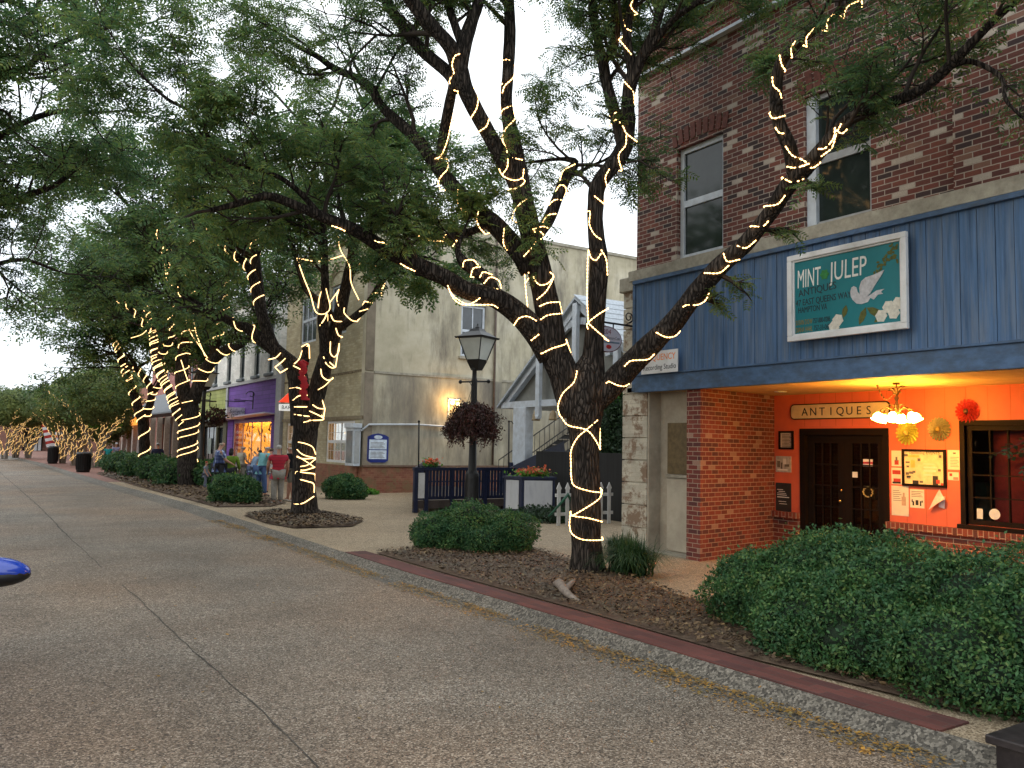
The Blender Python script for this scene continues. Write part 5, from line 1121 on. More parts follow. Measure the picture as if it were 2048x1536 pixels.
# sconce pair on the stucco wall
wl = thing('wall_lamp', 'pair of small lit flood lamps on the stucco wall behind the basket', 'wall lamp', (14.9, 26.9, 2.9))
p1_, p2_ = at_y(905, 805, 26.8), at_y(917, 808, 26.8)
f = fry(0, 27, 0); mb = MB(f)
mb.box(p1_.x-.1, p1_.x-.04, p1_.z-.5, p1_.z+.15, 0, .05); mb.box(p1_.x-.1, p2_.x+.1, p1_.z+.09, p1_.z+.14, 0.05, .1); mb.build('bracket', M_white, wl)
for p_ in (p1_, p2_):
    mb = MB(); mb.smooth = True; mb.ell((p_.x, 26.8, p_.z), .075, 10, 8); mb.build('bulb', emis('sconce_glow', (1, .62, .25), 9), wl)
li = bpy.data.lights.new('sconce_glow', 'POINT'); li.energy = 26; li.color = (1, .55, .16); li.shadow_soft_size = .04; lo = bpy.data.objects.new('sconce_glow', li); COL.objects.link(lo); lo.location = (p1_.x-.05, 26.6, p1_.z)
# conduit
mb = MB(); mb.smooth = True; a = at_y(722, 862, 26.9); b = at_y(738, 849, 26.9); c = at_y(835, 849, 26.9); d = at_y(880, 852, 26.9); e = at_y(905, 853, 26.9)
mb.tube([a, b, c, d, e], .035, 8); tag(mb.build('conduit', M_white2, None, tuple(a)), 'white pipe running along the stucco wall above the blue sign', 'pipe')
# ------------------------------------------------------------------ purple shop and green shop with the white upper storey
ws = thing('shop_building', 'long building with white upper storey above a purple and a green shopfront', 'building', (11.2, 45, .09))
fp = frx(11.2, 53, 0); UP = lambda y: 53-y
ups = [(UP(y+.55), UP(y-.35), 4.98, 7.75) for y in (38.25, 40.5, 43.2, 45.9, 48.9, 51.6)]
mb = MB(fp); wall_grid(mb, 0, UP(36.9), 4.8, 9.3, -.3, 0, ups); mb.build('upper_wall', M_whitebrick, ws)
for q in ups:
    window(ws, fp, *q, 1, 2, M_darkwin, M_darkwin, w_=-.15, fw=.08, rail=1)
    mb = MB(fp); mb.box(q[0]-.1, q[1]+.1, 4.83, 4.98, 0.0, .16); mb.build('window_sill', mat('grey_sill', (.14, .16, .17), .8), ws, bevel=.03)
    mb = MB(fp); mb.box(q[0]-.12, q[1]+.12, 7.75, 8.0, 0, .1); mb.build('window_head', M_greytrim, ws)
mb = MB(fp); mb.box(0, UP(36.9), 9.0, 9.25, 0, .35); mb.box(0, UP(36.9), 8.8, 9.0, 0, .18); mb.build('cornice', M_greytrim, ws)
mb = MB(fp); mb.box(0, UP(36.9), 4.66, 4.8, -.3, .1); mb.box(UP(36.95), UP(36.15), .09, 5.15, -.3, .12); mb.box(UP(46.1), UP(45.75), 3.0, 4.66, -.2, .08); mb.build('grey_pier', M_greytrim, ws)
mb = MB(fp); wall_grid(mb, UP(45.75), UP(36.95), .09, 4.66, -.3, 0, [(UP(44.6), UP(37.8), .5, 2.86)]); mb.build('purple_front', M_purple, ws)
window(ws, fp, UP(44.6), UP(37.8), .5, 2.86, 4, 1, mat('lilac_frame', (.22, .17, .3), .6), M_glass, w_=-.1, fw=.16, mw=.05)
mb = MB(fp); wall_grid(mb, 0, UP(46.1), 3.0, 4.66, -.3, 0, []); mb.build('green_front', M_green, ws)
mb = MB(fp); wall_grid(mb, 0, UP(46.1), .09, 2.85, -.3, -.02, [(UP(51.8), UP(48.4), .6, 2.6), (UP(48.1), UP(46.8), .12, 2.5)]); mb.build('dark_front', mat('olive_front', (.09, .09, .055), .8, .3, 4), ws)
window(ws, fp, UP(51.8), UP(48.4), .6, 2.6, 3, 1, M_darkbrown, M_darkwin, w_=-.2); window(ws, fp, UP(48.1), UP(46.8), .12, 2.5, 1, 2, M_darkbrown, M_darkwin, w_=-.2, name='door')
mb = MB(fp); mb.box(0, UP(46.1), 2.85, 3.0, -.1, .25); mb.box(UP(50.7), UP(49.9), 1.0, 1.9, -.13, -.125); mb.build('shelf_and_notice', mat('pale_green_grey', (.3, .36, .33), .7), ws)
mb = MB(fp); mb.prism([(UP(46.6), 2.86, 0), (UP(37.1), 3.02, 0), (UP(37.1), 3.06, .55), (UP(46.6), 2.9, .55)], (0, .06, 0)); mb.build('canopy', mat('pale_violet_metal', (.5, .48, .62), .5, .1, 3), ws)
# backing wall in the purple window; interior light put in as its own glow
lw = MB(fp); lw.box(UP(45.4), UP(37.6), .3, 3.1, -.62, -.56); lw.build('display_wall', mat('glowing_display_wall', (.75, .32, .05), .8, .2, 1.2, emit=((1, .36, .04), 1.3)), ws)
lw = MB(fp); lw.box(UP(45.5), UP(44.6), .3, 3.1, -1.6, -.3); lw.box(UP(37.6), UP(37.5), .3, 3.1, -1.6, -.3); lw.box(UP(45.5), UP(37.5), .2, .3, -1.6, -.3); lw.box(UP(45.5), UP(37.5), 3.1, 3.2, -1.6, -.3); lw.build('interior', mat('warm_brown_room', (.4, .26, .15), .8), ws)
dg = random.Random(5); mb = MB(fp)
for i in range(34):
    u_ = UP(dg.uniform(38.2, 43.5)); v_ = dg.uniform(.8, 2.8); a_ = dg.uniform(0, 3.1); L = dg.uniform(.15, .6); w1 = dg.uniform(.03, .09)
    mb.box(-L/2, L/2, -w1/2, w1/2, 0, .03, Matrix.Translation((u_, v_, -.5+i*.008)) @ Matrix.Rotation(a_, 4, 'Z'))
mb.build('display_goods', mat('brown_goods', (.09, .035, .02), .7, .3, 5), ws)
li = bpy.data.lights.new('window_lamp', 'AREA'); li.energy = 220; li.color = (1, .58, .2); li.size = .3; li.size_y = 6; li.shape = 'RECTANGLE'; lo = bpy.data.objects.new('window_lamp', li); COL.objects.link(lo); lo.location = (11.52, 41, 2.95)
# sign over the canopy
sg = thing('sign', 'grey white board sign standing on the canopy of the purple shop', 'sign', (10.7, 45, 3.2))
a = at_x(450, 855, 10.7); 
f = fry(at_y(453, 830, 42.5).x, 42.5, at_y(453, 838, 42.5).z)
wS = at_y(499, 830, 42.5).x-at_y(453, 830, 42.5).x; hS = at_y(453, 808, 42.5).z-at_y(453, 832, 42.5).z
mb = MB(f); mb.box(0, wS, 0, hS, 0, .05); mb.build('board', mat('grey_white_board', (.78, .79, .8), .6), sg)
mb = MB(f); mb.tube([(.05, hS, .02), (.05, hS+.3, .02)], .02, 5); mb.tube([(wS-.05, hS, .02), (wS-.05, hS+.3, .02)], .02, 5); mb.tube([(-.1, hS+.3, .02), (wS+1.4, hS+.3, .02)], .025, 5); mb.build('hanger', M_black, sg)
text_obj('lettering', 'Something', f, .1*wS, hS*.5, hS*.45, M_dark, sg, .051, .002, width=wS*.78, shear=.3); text_obj('lettering', 'Different', f, .16*wS, hS*.14, hS*.45, M_dark, sg, .051, .002, width=wS*.72, shear=.3)
# scroll brackets
for px, py, X, lab in ((506, 802, 11.1, 'black scrolled iron bracket fixed to the purple boards'), (420, 800, 11.1, 'black scrolled iron bracket fixed to the green boards')):
    p = at_x(px, py, X); mb = MB(); mb.tube([p+Vector((0, 0, .4)), p-Vector((0, 0, .4))], .03, 6); mb.tube([p, p+Vector((-.9, 0, .02))], .025, 6)
    mb.tube([p+Vector((-.1-.25*math.cos(t)*(1-t/8), 0, .3+.2*math.sin(t)*(1-t/8))) for t in np.linspace(0, 5.5, 14)], .02, 5); tag(mb.build('iron_bracket', M_black, None, tuple(p)), lab, 'bracket')
# hanging red sign with white plate
rs = thing('hanging_sign', 'red triangular sign with a white plate below, left of the second trunk', 'sign', at_y(577, 800, 35))
Yr = 33.5; P = lambda x, y: at_y(x, y, Yr)
mb = MB(); mb.prism([P(586, 779), P(558, 804), P(603, 806), P(603, 779)], (0, .12, 0)); mb.build('triangle', mat('red_lit_panel', (.75, .06, .03), .5, .1, 3, emit=((1, .08, .03), .5)), rs)
mb = MB(); mb.prism([P(559, 808), P(559, 821), P(603, 823), P(603, 808)], (0, .1, 0)); mb.build('plate', mat('white_lit_plate', (.8, .8, .8), .5, .05, 3, emit=((1, 1, .95), .35)), rs)
mb = MB(); mb.tube([P(625, 772), P(586, 774)]+[P(586, 779)], .03, 5); mb.tube([P(625, 772), at_x(640, 772, 11.2)], .03, 5); mb.build('bracket', M_black, rs)
pz = P(561, 819); f = fry(pz.x, Yr-.002, pz.z); text_obj('lettering', 'BAR', f, .03, .02, .22, M_dark, rs, .004, .002)
# ------------------------------------------------------------------ further shops
rb = thing('brick_building', 'pinkish brick building beyond the white one, with a grey shingled awning', 'building', (11.2, 60, .09))
fr2 = frx(11.2, 70, 0); UR = lambda y: 70-y
holes = [(UR(y+.6), UR(y-.6), 5.4, 7.6) for y in (55.5, 59.5, 63.5, 67.5)]
mb = MB(fr2); wall_grid(mb, 0, UR(53.1), 4.6, 9.6, -.3, .02, holes); mb.build('upper_wall', M_redbrick, rb)
for q in holes: window(rb, fr2, *q, 1, 2, M_white2, M_darkwin, w_=-.15, fw=.1, rail=1, mw=.06)
mb = MB(fr2); mb.prism([(0, 5.1, .0), (0, 3.55, 1.3), (0, 3.45, 1.3), (0, 3.4, 0)], (UR(53.6), 0, 0)); mb.build('shingle_awning', M_slate, rb)
for y in (54.5, 57.6, 60.5, 63.6, 66.6, 69.5):
    mb = MB(fr2); mb.box(UR(y)-.12, UR(y)+.12, .09, 3.5, -.3, 0.05); mb.build('post', mat('pale_post', (.4, .33, .26), .8), rb)
mb = MB(fr2); mb.box(0, UR(53.1), .09, 3.4, -.6, -.5); mb.build('shopfront', mat('dark_wood_front', (.13, .075, .05), .7, .6, .8, stretch=(1, 1, .2)), rb)
for k, y in enumerate((55.8, 59, 62, 65, 68)): window(rb, fr2, UR(y+1), UR(y-1), .7, 2.9, 2, 1, mat('window_frame', ((.3, .1, .06), (.15, .16, .2))[k % 2], .6), mat('shop_window', ((.25, .13, .06), (.08, .08, .1))[k % 2], .2, .7, 1.0), w_=-.48)
ob = thing('shop_building', 'low shop at the bend with a glowing orange fascia', 'building', (11.2, 80, .09))
fr3 = frx(11.0, 92, 0)
mb = MB(fr3); mb.box(0, 21.8, .09, 6.0, -.5, -.3); mb.build('wall', M_farbrick, ob)
mb = MB(fr3); mb.box(.5, 19, 2.9, 4.3, 0, .5); mb.build('glowing_fascia', emis('orange_fascia_glow', (1, .32, .05), .9), ob)
mb = MB(fr3); mb.box(5, 9, 3.0, 4.2, .51, .6); mb.build('fascia_sign', emis('yellow_fascia_glow', (1, .7, .1), 2.2), ob)
for i in range(7): mb = MB(fr3); mb.box(i*3, i*3+.7, .09, 2.9, -.3, 0.1); mb.build('column', mat('pale_column', (.5, .48, .46), .7), ob)
for i in range(6): mb = MB(fr3); mb.box(i*3+.9, i*3+2.8, .09, 2.8, -.29, -.2); mb.build('shopfront', mat('orange_brown_front', ((.45, .17, .05), (.1, .03, .03))[i % 2], .6), ob)
# ------------------------------------------------------------------ shrubs and small plants
def leaf_cloud(name, pts_n, nrm, size, m, parent, seed=0, asp=.5, spread=.55):
    rg = np.random.default_rng(seed); n = len(pts_n); P = np.array(pts_n); N = np.array(nrm)
    A = N+rg.normal(0, spread, (n, 3)); A /= np.linalg.norm(A, axis=1)[:, None]; T = np.cross(A, rg.normal(0, 1, (n, 3))); T /= np.linalg.norm(T, axis=1)[:, None]
    B = np.cross(A, T); S = size*rg.uniform(.6, 1.35, (n, 1)); d = T+A*.4; d /= np.linalg.norm(d, axis=1)[:, None]
    V = np.stack([P, P+S*(.5*d+asp*.5*B+.05*A), P+S*d, P+S*(.5*d-asp*.5*B+.05*A)], 1).reshape(-1, 3)
    if parent is not None: V = V-np.array(tuple(parent_world(parent).translation))
    return raw_quads(name, V, m, parent)
def shrub(name, label, blobs, n, size, group=None, seed=0, m=None, base=.1, rough=.17, cat='shrub', asp=.5, stick=.14):
    """blobs: list of (cx, cy, cz, rx, ry, rz)"""
    c0 = Vector((sum(b[0] for b in blobs)/len(blobs), sum(b[1] for b in blobs)/len(blobs), base)); root = thing(name, label, cat, c0, group)
    rg = np.random.default_rng(seed); ar = np.array([b[3]*b[4]+b[4]*b[5]+b[3]*b[5] for b in blobs]); pr = ar/ar.sum(); P = []; N = []
    while len(P) < n:
        k = rg.choice(len(blobs), p=pr); b = blobs[k]; v = rg.normal(0, 1, 3); v /= np.linalg.norm(v); 
        if v[2] < -.75: continue
        q = Vector((b[0]+v[0]*b[3], b[1]+v[1]*b[4], b[2]+v[2]*b[5]))
        f = 1+rough*1.6*mnoise.noise(q*2.6+Vector((seed, 0, 0)))+rough*mnoise.noise(q*6.5)
        dep = abs(rg.normal(0, .07)); f -= dep; 
        if rg.random() < .09: f += rg.uniform(.02, stick)*(1.8 if mnoise.noise(q*4) > .15 else .8)
        q = Vector((b[0]+v[0]*b[3]*f, b[1]+v[1]*b[4]*f, b[2]+v[2]*b[5]*f))
        if q.z < base-.0: continue
        ins = False
        for j, o in enumerate(blobs):
            if j != k and ((q.x-o[0])/o[3])**2+((q.y-o[1])/o[4])**2+((q.z-o[2])/o[5])**2 < .55: ins = True; break
        if ins: continue
        P.append(tuple(q)); N.append((v[0]/b[3], v[1]/b[4], v[2]/b[5]+.35))
    N = np.array(N); N /= np.linalg.norm(N, axis=1)[:, None]
    leaf_cloud('foliage', P, N, size, m or M_box, root, seed, asp, .8)
    # solid dark core: shade among inner leaves put into its colour, blocks light
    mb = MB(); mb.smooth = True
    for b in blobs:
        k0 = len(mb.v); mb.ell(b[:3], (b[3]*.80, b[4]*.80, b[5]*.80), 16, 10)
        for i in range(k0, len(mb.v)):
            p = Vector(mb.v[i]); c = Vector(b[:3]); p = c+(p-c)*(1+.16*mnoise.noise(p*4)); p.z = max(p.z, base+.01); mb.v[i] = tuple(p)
    mb.build('dark_core', mat('core_shade', (.012, .026, .012), .95, .6, 18, .9), root)
    mb = MB()
    for b in blobs[:8]:
        for i in range(4): mb.tube([(b[0]+rnd.uniform(-.08, .08), b[1]+rnd.uniform(-.08, .08), base-.02), (b[0]+b[3]*rnd.uniform(-.5, .5), b[1]+b[4]*rnd.uniform(-.5, .5), b[2])], .012, 4)
    mb.build('stem', M_twig, root)
    return root
# the big shrubs at the lower right
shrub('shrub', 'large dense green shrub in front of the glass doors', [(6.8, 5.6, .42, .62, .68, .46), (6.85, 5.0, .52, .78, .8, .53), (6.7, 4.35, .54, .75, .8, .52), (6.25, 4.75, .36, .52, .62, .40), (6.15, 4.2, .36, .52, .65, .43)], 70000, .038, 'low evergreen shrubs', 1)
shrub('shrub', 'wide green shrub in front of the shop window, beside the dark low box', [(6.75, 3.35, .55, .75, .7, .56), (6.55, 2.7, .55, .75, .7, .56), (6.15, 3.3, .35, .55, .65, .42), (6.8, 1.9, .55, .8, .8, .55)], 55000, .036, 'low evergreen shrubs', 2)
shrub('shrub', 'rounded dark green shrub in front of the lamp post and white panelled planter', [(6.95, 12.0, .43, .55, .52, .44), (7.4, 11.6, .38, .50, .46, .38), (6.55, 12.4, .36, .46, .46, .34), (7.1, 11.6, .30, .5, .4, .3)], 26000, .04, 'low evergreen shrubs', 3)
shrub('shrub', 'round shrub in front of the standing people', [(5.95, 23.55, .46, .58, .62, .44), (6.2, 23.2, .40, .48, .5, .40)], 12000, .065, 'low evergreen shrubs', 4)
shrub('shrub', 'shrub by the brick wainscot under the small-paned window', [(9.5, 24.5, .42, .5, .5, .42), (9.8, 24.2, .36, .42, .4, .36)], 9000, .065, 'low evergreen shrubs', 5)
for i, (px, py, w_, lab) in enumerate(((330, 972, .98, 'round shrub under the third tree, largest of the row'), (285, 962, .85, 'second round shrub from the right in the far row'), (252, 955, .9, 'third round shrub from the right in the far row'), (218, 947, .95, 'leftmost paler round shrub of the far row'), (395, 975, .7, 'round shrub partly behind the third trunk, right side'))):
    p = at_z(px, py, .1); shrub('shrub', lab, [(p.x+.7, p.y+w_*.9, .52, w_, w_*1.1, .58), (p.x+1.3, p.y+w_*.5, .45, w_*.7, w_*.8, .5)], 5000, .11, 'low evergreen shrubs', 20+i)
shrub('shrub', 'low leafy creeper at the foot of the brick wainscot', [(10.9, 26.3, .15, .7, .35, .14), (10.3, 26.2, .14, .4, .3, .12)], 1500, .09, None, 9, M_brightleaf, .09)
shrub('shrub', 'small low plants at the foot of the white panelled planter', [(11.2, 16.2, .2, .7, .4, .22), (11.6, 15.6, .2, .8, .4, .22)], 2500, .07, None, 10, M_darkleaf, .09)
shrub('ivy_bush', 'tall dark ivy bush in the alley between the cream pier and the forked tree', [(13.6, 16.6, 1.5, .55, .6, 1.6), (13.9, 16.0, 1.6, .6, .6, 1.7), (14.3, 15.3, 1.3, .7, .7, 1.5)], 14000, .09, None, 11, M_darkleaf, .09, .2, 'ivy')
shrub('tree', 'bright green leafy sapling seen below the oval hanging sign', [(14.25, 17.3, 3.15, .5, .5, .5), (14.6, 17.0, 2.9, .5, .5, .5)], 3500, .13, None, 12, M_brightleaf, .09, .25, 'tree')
# grassy clump by the trunk
gc = thing('grass_clump', 'spiky dark grass clump against the biggest tree trunk', 'ornamental grass', (7.55, 8.75, .1))
def grass(name, c, n, h, spread, parent, w_=.008, m=None, seed=1):
    rg = random.Random(seed); V = []
    for i in range(n):
        a = rg.uniform(0, 6.283); s_ = rg.random()**.6; p = Vector((c[0]+rg.gauss(0, .10), c[1]+rg.gauss(0, .10), c[2])); d = Vector((math.cos(a), math.sin(a), 0)); sd = Vector((-d.y, d.x, 0))*w_
        L = h*rg.uniform(.7, 1.15); prev = p; k = 5; out = spread*s_
        pts = [p+d*out*t+Vector((0, 0, L*(1.5*t-(.55+.75*s_)*t*t))) for t in [j/k for j in range(k+1)]]
        for j in range(k):
            w0, w1 = 1-.18*j, 1-.18*(j+1); V += [pts[j]-sd*w0, pts[j]+sd*w0, pts[j+1]+sd*w1, pts[j+1]-sd*w1]
    o = parent_world(parent).translation; V = np.array([tuple(v-o) for v in V]); return raw_quads(name, V, m or M_grass, parent)
grass('blades', (7.62, 8.78, .11), 1500, .62, .62, gc)
gc2 = thing('grass_clump', 'sparse grass blades at the foot of the cream pier', 'ornamental grass', (9.3, 11.0, .1)); grass('blades', (9.35, 11.1, .1), 260, .35, .4, gc2, seed=4)
# root and stub of old wood in the near bed
mb = MB(); mb.smooth = True; a = at_z(1110, 1168, .15); b = at_z(1128, 1180, .2); c = at_z(1140, 1192, .17); d = at_z(1160, 1206, .12)
mb.tube([a, a.lerp(b, .5)+Vector((0, 0, .04)), b, c, d], [.035, .06, .05, .04, .03], 8); mb.tube([b, at_z(1145, 1165, .2), at_z(1150, 1160, .14)], [.04, .03, .02], 6)
tag(mb.build('driftwood', mat('grey_wood', (.22, .18, .15), .85, .4, 14, .6), None, tuple(a)), 'gnarled pale piece of wood lying on the bark mulch', 'wood')
# surface roots of tree 2
mb = MB(); mb.smooth = True
for i in range(9):
    a_ = i*.7+.2; p = t2.location; mb.tube([p+Vector((math.cos(a_)*.25, math.sin(a_)*.25, .05)), p+Vector((math.cos(a_+.2)*.55, math.sin(a_+.2)*.55, .045)), p+Vector((math.cos(a_+.1)*1.0, math.sin(a_+.1)*1.0, -.01))], [.05, .03, .012], 6)
mb.build('root', M_bark, t2)
# ------------------------------------------------------------------ lamp post with hanging basket
YL = 18.0
lp = thing('street_lamp', 'black lamp post with a four-sided glass lantern before the navy railing', 'street lamp', (10.4, YL, .1))
X = 10.42
mb = MB(); mb.smooth = True
mb.lathe([(.24, 0), (.24, .12), (.2, .16), (.185, .3), (.17, .9), (.175, 1.0), (.14, 1.06), (.105, 1.12), (.09, 2.0), (.075, 3.3), (.08, 3.36), (.06, 3.42), (.055, 3.6), (.09, 3.66), (.06, 3.7), (.11, 3.76)], (X, YL, .1), 12); mb.build('post', M_black, lp)
mb = MB(); mb.smooth = True; mb.tube([(X-.4, YL, 3.40), (X+.42, YL, 3.46)], .022, 6); mb.ell((X-.4, YL, 3.40), .05, 8, 6); mb.ell((X+.42, YL, 3.46), .05, 8, 6); mb.build('cross_bar', M_black, lp)
lx = X+.06; lz = 3.84
def frustum(mb, x, y, z0, h0, z1, h1, rot=.45):
    ca, sa = math.cos(rot), math.sin(rot); vs = []
    for z, h in ((z0, h0), (z1, h1)):
        for sx, sy in ((-1, -1), (1, -1), (1, 1), (-1, 1)): vs.append((x+(sx*ca-sy*sa)*h, y+(sx*sa+sy*ca)*h, z))
    mb._add(vs, [(3, 2, 1, 0), (4, 5, 6, 7), (0, 1, 5, 4), (1, 2, 6, 5), (2, 3, 7, 6), (3, 0, 4, 7)]); return vs
mb = MB(); frustum(mb, lx, YL, lz-.12, .1, lz+.12, .19); frustum(mb, lx, YL, lz+.12, .17, lz+.15, .18); frustum(mb, lx, YL, lz+.68, .40, lz+.72, .42); frustum(mb, lx, YL, lz+.72, .38, lz+.86, .19); frustum(mb, lx, YL, lz+.86, .17, lz+.94, .12)
mb.lathe([(.05, 0), (.07, .04), (.03, .09), (.015, .14)], (lx, YL, lz+.93), 8)
v = frustum(MB(), lx, YL, lz+.14, .185, lz+.68, .335)
for i in range(4): mb.tube([v[i], v[i+4]], .016, 4)
mb.build('lantern_frame', M_black, lp)
mb = MB(); frustum(mb, lx, YL, lz+.15, .178, lz+.675, .325); mb.build('lantern_glass', mat('frosted_glass', (.5, .53, .5), .35, .1, 3, emit=((.9, 1, .95), .04)), lp)
hb = thing('hanging_basket', 'dark red trailing plant basket hung from the lamp post cross bar', 'hanging basket', (X-.15, YL-.3, 2.3))
bx, by = X-.2, YL-.28
mb = MB(); mb.tube([(bx+.0, by+.2, 3.42), (bx, by, 3.25)], .012, 4)
for i in range(4): a = i*1.57; mb.tube([(bx, by, 3.3), (bx+.24*math.cos(a), by+.24*math.sin(a), 2.62)], .007, 4)
mb.smooth = True; mb.lathe([(.02, 0), (.18, .06), (.28, .2), (.3, .3), (.28, .3)], (bx, by, 2.3), 14); mb.build('basket', M_black, hb)
rg = random.Random(9); g = Grow(77, fr=.13, droop=1.3, fpt=5, twigr=.004)
P = []; N = []
for i in range(620):
    a = rg.uniform(0, 6.283); el = rg.uniform(-.3, 1.3); d = Vector((math.cos(a)*math.cos(el), math.sin(a)*math.cos(el), math.sin(el))); L = rg.uniform(.35, .72); p = Vector((bx, by, 2.5))+d*.12; q = p.copy(); v_ = d*1.0; pts = [p.copy()]
    for k in range(7):
        v_ = v_+Vector((0, 0, -.30))+Vector((rg.gauss(0, .12),)*1+(rg.gauss(0, .12), rg.gauss(0, .1))); q = q+v_.normalized()*L/6; pts.append(q.copy())
        for _ in range(4): P.append(tuple(q+Vector((rg.gauss(0, .035), rg.gauss(0, .035), rg.gauss(0, .035))))); N.append(tuple((d+Vector((0, 0, .4))).normalized()))
    g.tw.tube(pts, .004, 3, False)
g.tw.build('stems', M_twig, hb); leaf_cloud('foliage', P, np.array(N), .075, M_purpleleaf, hb, 3, .42, .9)
# ------------------------------------------------------------------ patio deck with navy railing
YD = 19.0
dk = thing('patio_deck', 'raised dark deck fenced by a navy slatted railing', 'deck', (10.8, 20, .1))
mb = MB(); mb.prism([(9.35, YD+.03, .28), (14.2, YD+.03, .28), (14.2, 26.4, .28), (13.3, 26.4, .28)], (0, 0, .06))
for x in (9.42, 10.6, 11.9, 13.5): mb.box(x-.06, x+.06, YD+.05, YD+.17, .09, .28)
mb.build('platform', mat('dark_deck_wood', (.07, .06, .05), .8, .3, 8, stretch=(1, 6, 1)), dk)
mb = MB(); mb.box(9.28, 12.35, YD-.02, YD+.01, .2, .40); mb.build('skirt', mat('brown_skirt', (.06, .045, .04), .8, .3, 6), dk)
fd_ = fry(9.3, YD, 0)
mb = MB(fd_); mb.box(-.02, 3.05, 1.16, 1.24, -.06, .06); mb.box(.1, 3.0, .86, .9, -.02, .02); mb.box(.1, 3.0, .42, .5, -.02, .02)
for u_ in (.0, .30, 1.05, 2.05, 2.95): mb.box(u_, u_+.1, .1, 1.22, -.05, .05)
mb.build('railing_frame', M_navy, dk)
for i in range(26):
    u_ = .42+i*.097
    if abs(u_-1.1) < .06 or abs(u_-2.1) < .06: continue
    mb = MB(fd_); mb.box(u_, u_+.068, .44, 1.17, .021, .04); mb.build('baluster', M_navy, dk)
mb = MB()
sp_ = lambda t: (9.36+3.9*t, YD+.1+7.2*t)
for z0, z1 in ((1.16, 1.24), (.44, .5)): mb.prism([(*sp_(0), z0), (*sp_(1), z0), (sp_(1)[0]+.07, sp_(1)[1], z0), (sp_(0)[0]+.07, sp_(0)[1], z0)], (0, 0, z1-z0))
for i in range(60): x, y = sp_((i+.5)/60); mb.box(x+.01, x+.05, y-.03, y+.03, .5, 1.16)
mb.build('side_railing', M_navy, dk)
mb = MB(fd_); mb.box(.105, .295, .46, 1.1, -.01, .03); mb.build('white_panel', M_white, dk)
for px, lab in ((838, 'left'), (1018, 'right')):
    p = at_y(px, 935, YD+.1); q = at_y(px, 843, YD+.1); mb = MB(); mb.smooth = True; mb.tube([p-Vector((0, 0, .5)), q], .022, 6); mb.ell(q, .035, 8, 6)
    if lab == 'right': mb.tube([q, q+Vector((.08, 0, .01)), q+Vector((.14, 0, -.06))], .014, 5)
    tag(mb.build('pole', M_black, None, tuple(p)), f'thin black pole at the {lab} end of the navy railing', 'pole', 'thin poles of the deck')
# planters
def flowers(root, c, n, sp, seed):
    rg = np.random.default_rng(seed); P = np.array(c)+rg.normal(0, 1, (n, 3))*np.array([sp, sp*.5, .05]); N = np.tile([0, -.3, 1], (n, 1)); leaf_cloud('foliage', P, N, .09, M_brightleaf, root, seed, .6, .8)
    P = np.array(c)+np.array([0, -.05, .08])+rg.normal(0, 1, (n//2, 3))*np.array([sp, sp*.5, .04]); leaf_cloud('blossom', P, N[:n//2], .07, M_flower, root, seed+1, .9, .8)
pt = thing('planter', 'navy planter with white panels and orange flowers at the right end of the railing', 'planter', (11.9, 17.4, .1))
def pan(x0, y0, x1, y1, z0, z1):       # upright panel between two plan points
    d = Vector((x1-x0, y1-y0, 0)); L = d.length; d.normalize(); n_ = Vector((d.y, -d.x, 0)); return Matrix(((d.x, 0, n_.x, x0), (d.y, 0, n_.y, y0), (0, 1, 0, 0), (0, 0, 0, 1))), L
A_, B_, C_, D_ = at_z(1022, 1028, .13), at_z(1052, 1030, .13), at_z(1118, 1033, .13), None
A_ = Vector((11.15, 17.65, 0)); B_ = Vector((11.38, 17.2, 0)); C_ = Vector((12.15, 16.85, 0)); E_ = Vector((12.5, 17.6, 0)); G_ = Vector((11.6, 18.1, 0))
mb = MB(); mb.prism([(p.x, p.y, .22) for p in (A_, B_, C_, E_, G_)], (0, 0, .8)); mb.prism([(p.x+(p.x-11.8)*.06, p.y+(p.y-17.5)*.06, 1.02) for p in (A_, B_, C_, E_, G_)], (0, 0, .05))
for p in (B_, A_, C_): mb.box(p.x-.05, p.x+.05, p.y+.0, p.y+.1, .09, .24)
mb.build('planter_box', M_navy, pt)
for P0, P1, lab in ((A_, B_, 1), (B_, C_, 2)):
    m4, L = pan(P0.x, P0.y, P1.x, P1.y, 0, 1); mb = MB(m4); mb.box(.07, L-.07, .27, .98, .004, .02); mb.build('white_panel', mat('marbled_white_panel', (.6, .61, .64), .6, .12, 3, dirt=(.45, .46, .5), dscale=3, stretch=(2, 2, .6)), pt)
flowers(pt, (11.85, 17.45, 1.12), 500, .24, 4)
pt2 = thing('planter', 'flower box on top of the railing at its left end', 'planter', (9.75, 19.1, 1.2)); mb = MB(); mb.box(9.55, 10.1, YD+.08, YD+.25, 1.15, 1.27); mb.build('planter_box', M_navy, pt2); flowers(pt2, (9.85, 19.15, 1.3), 160, .12, 6)
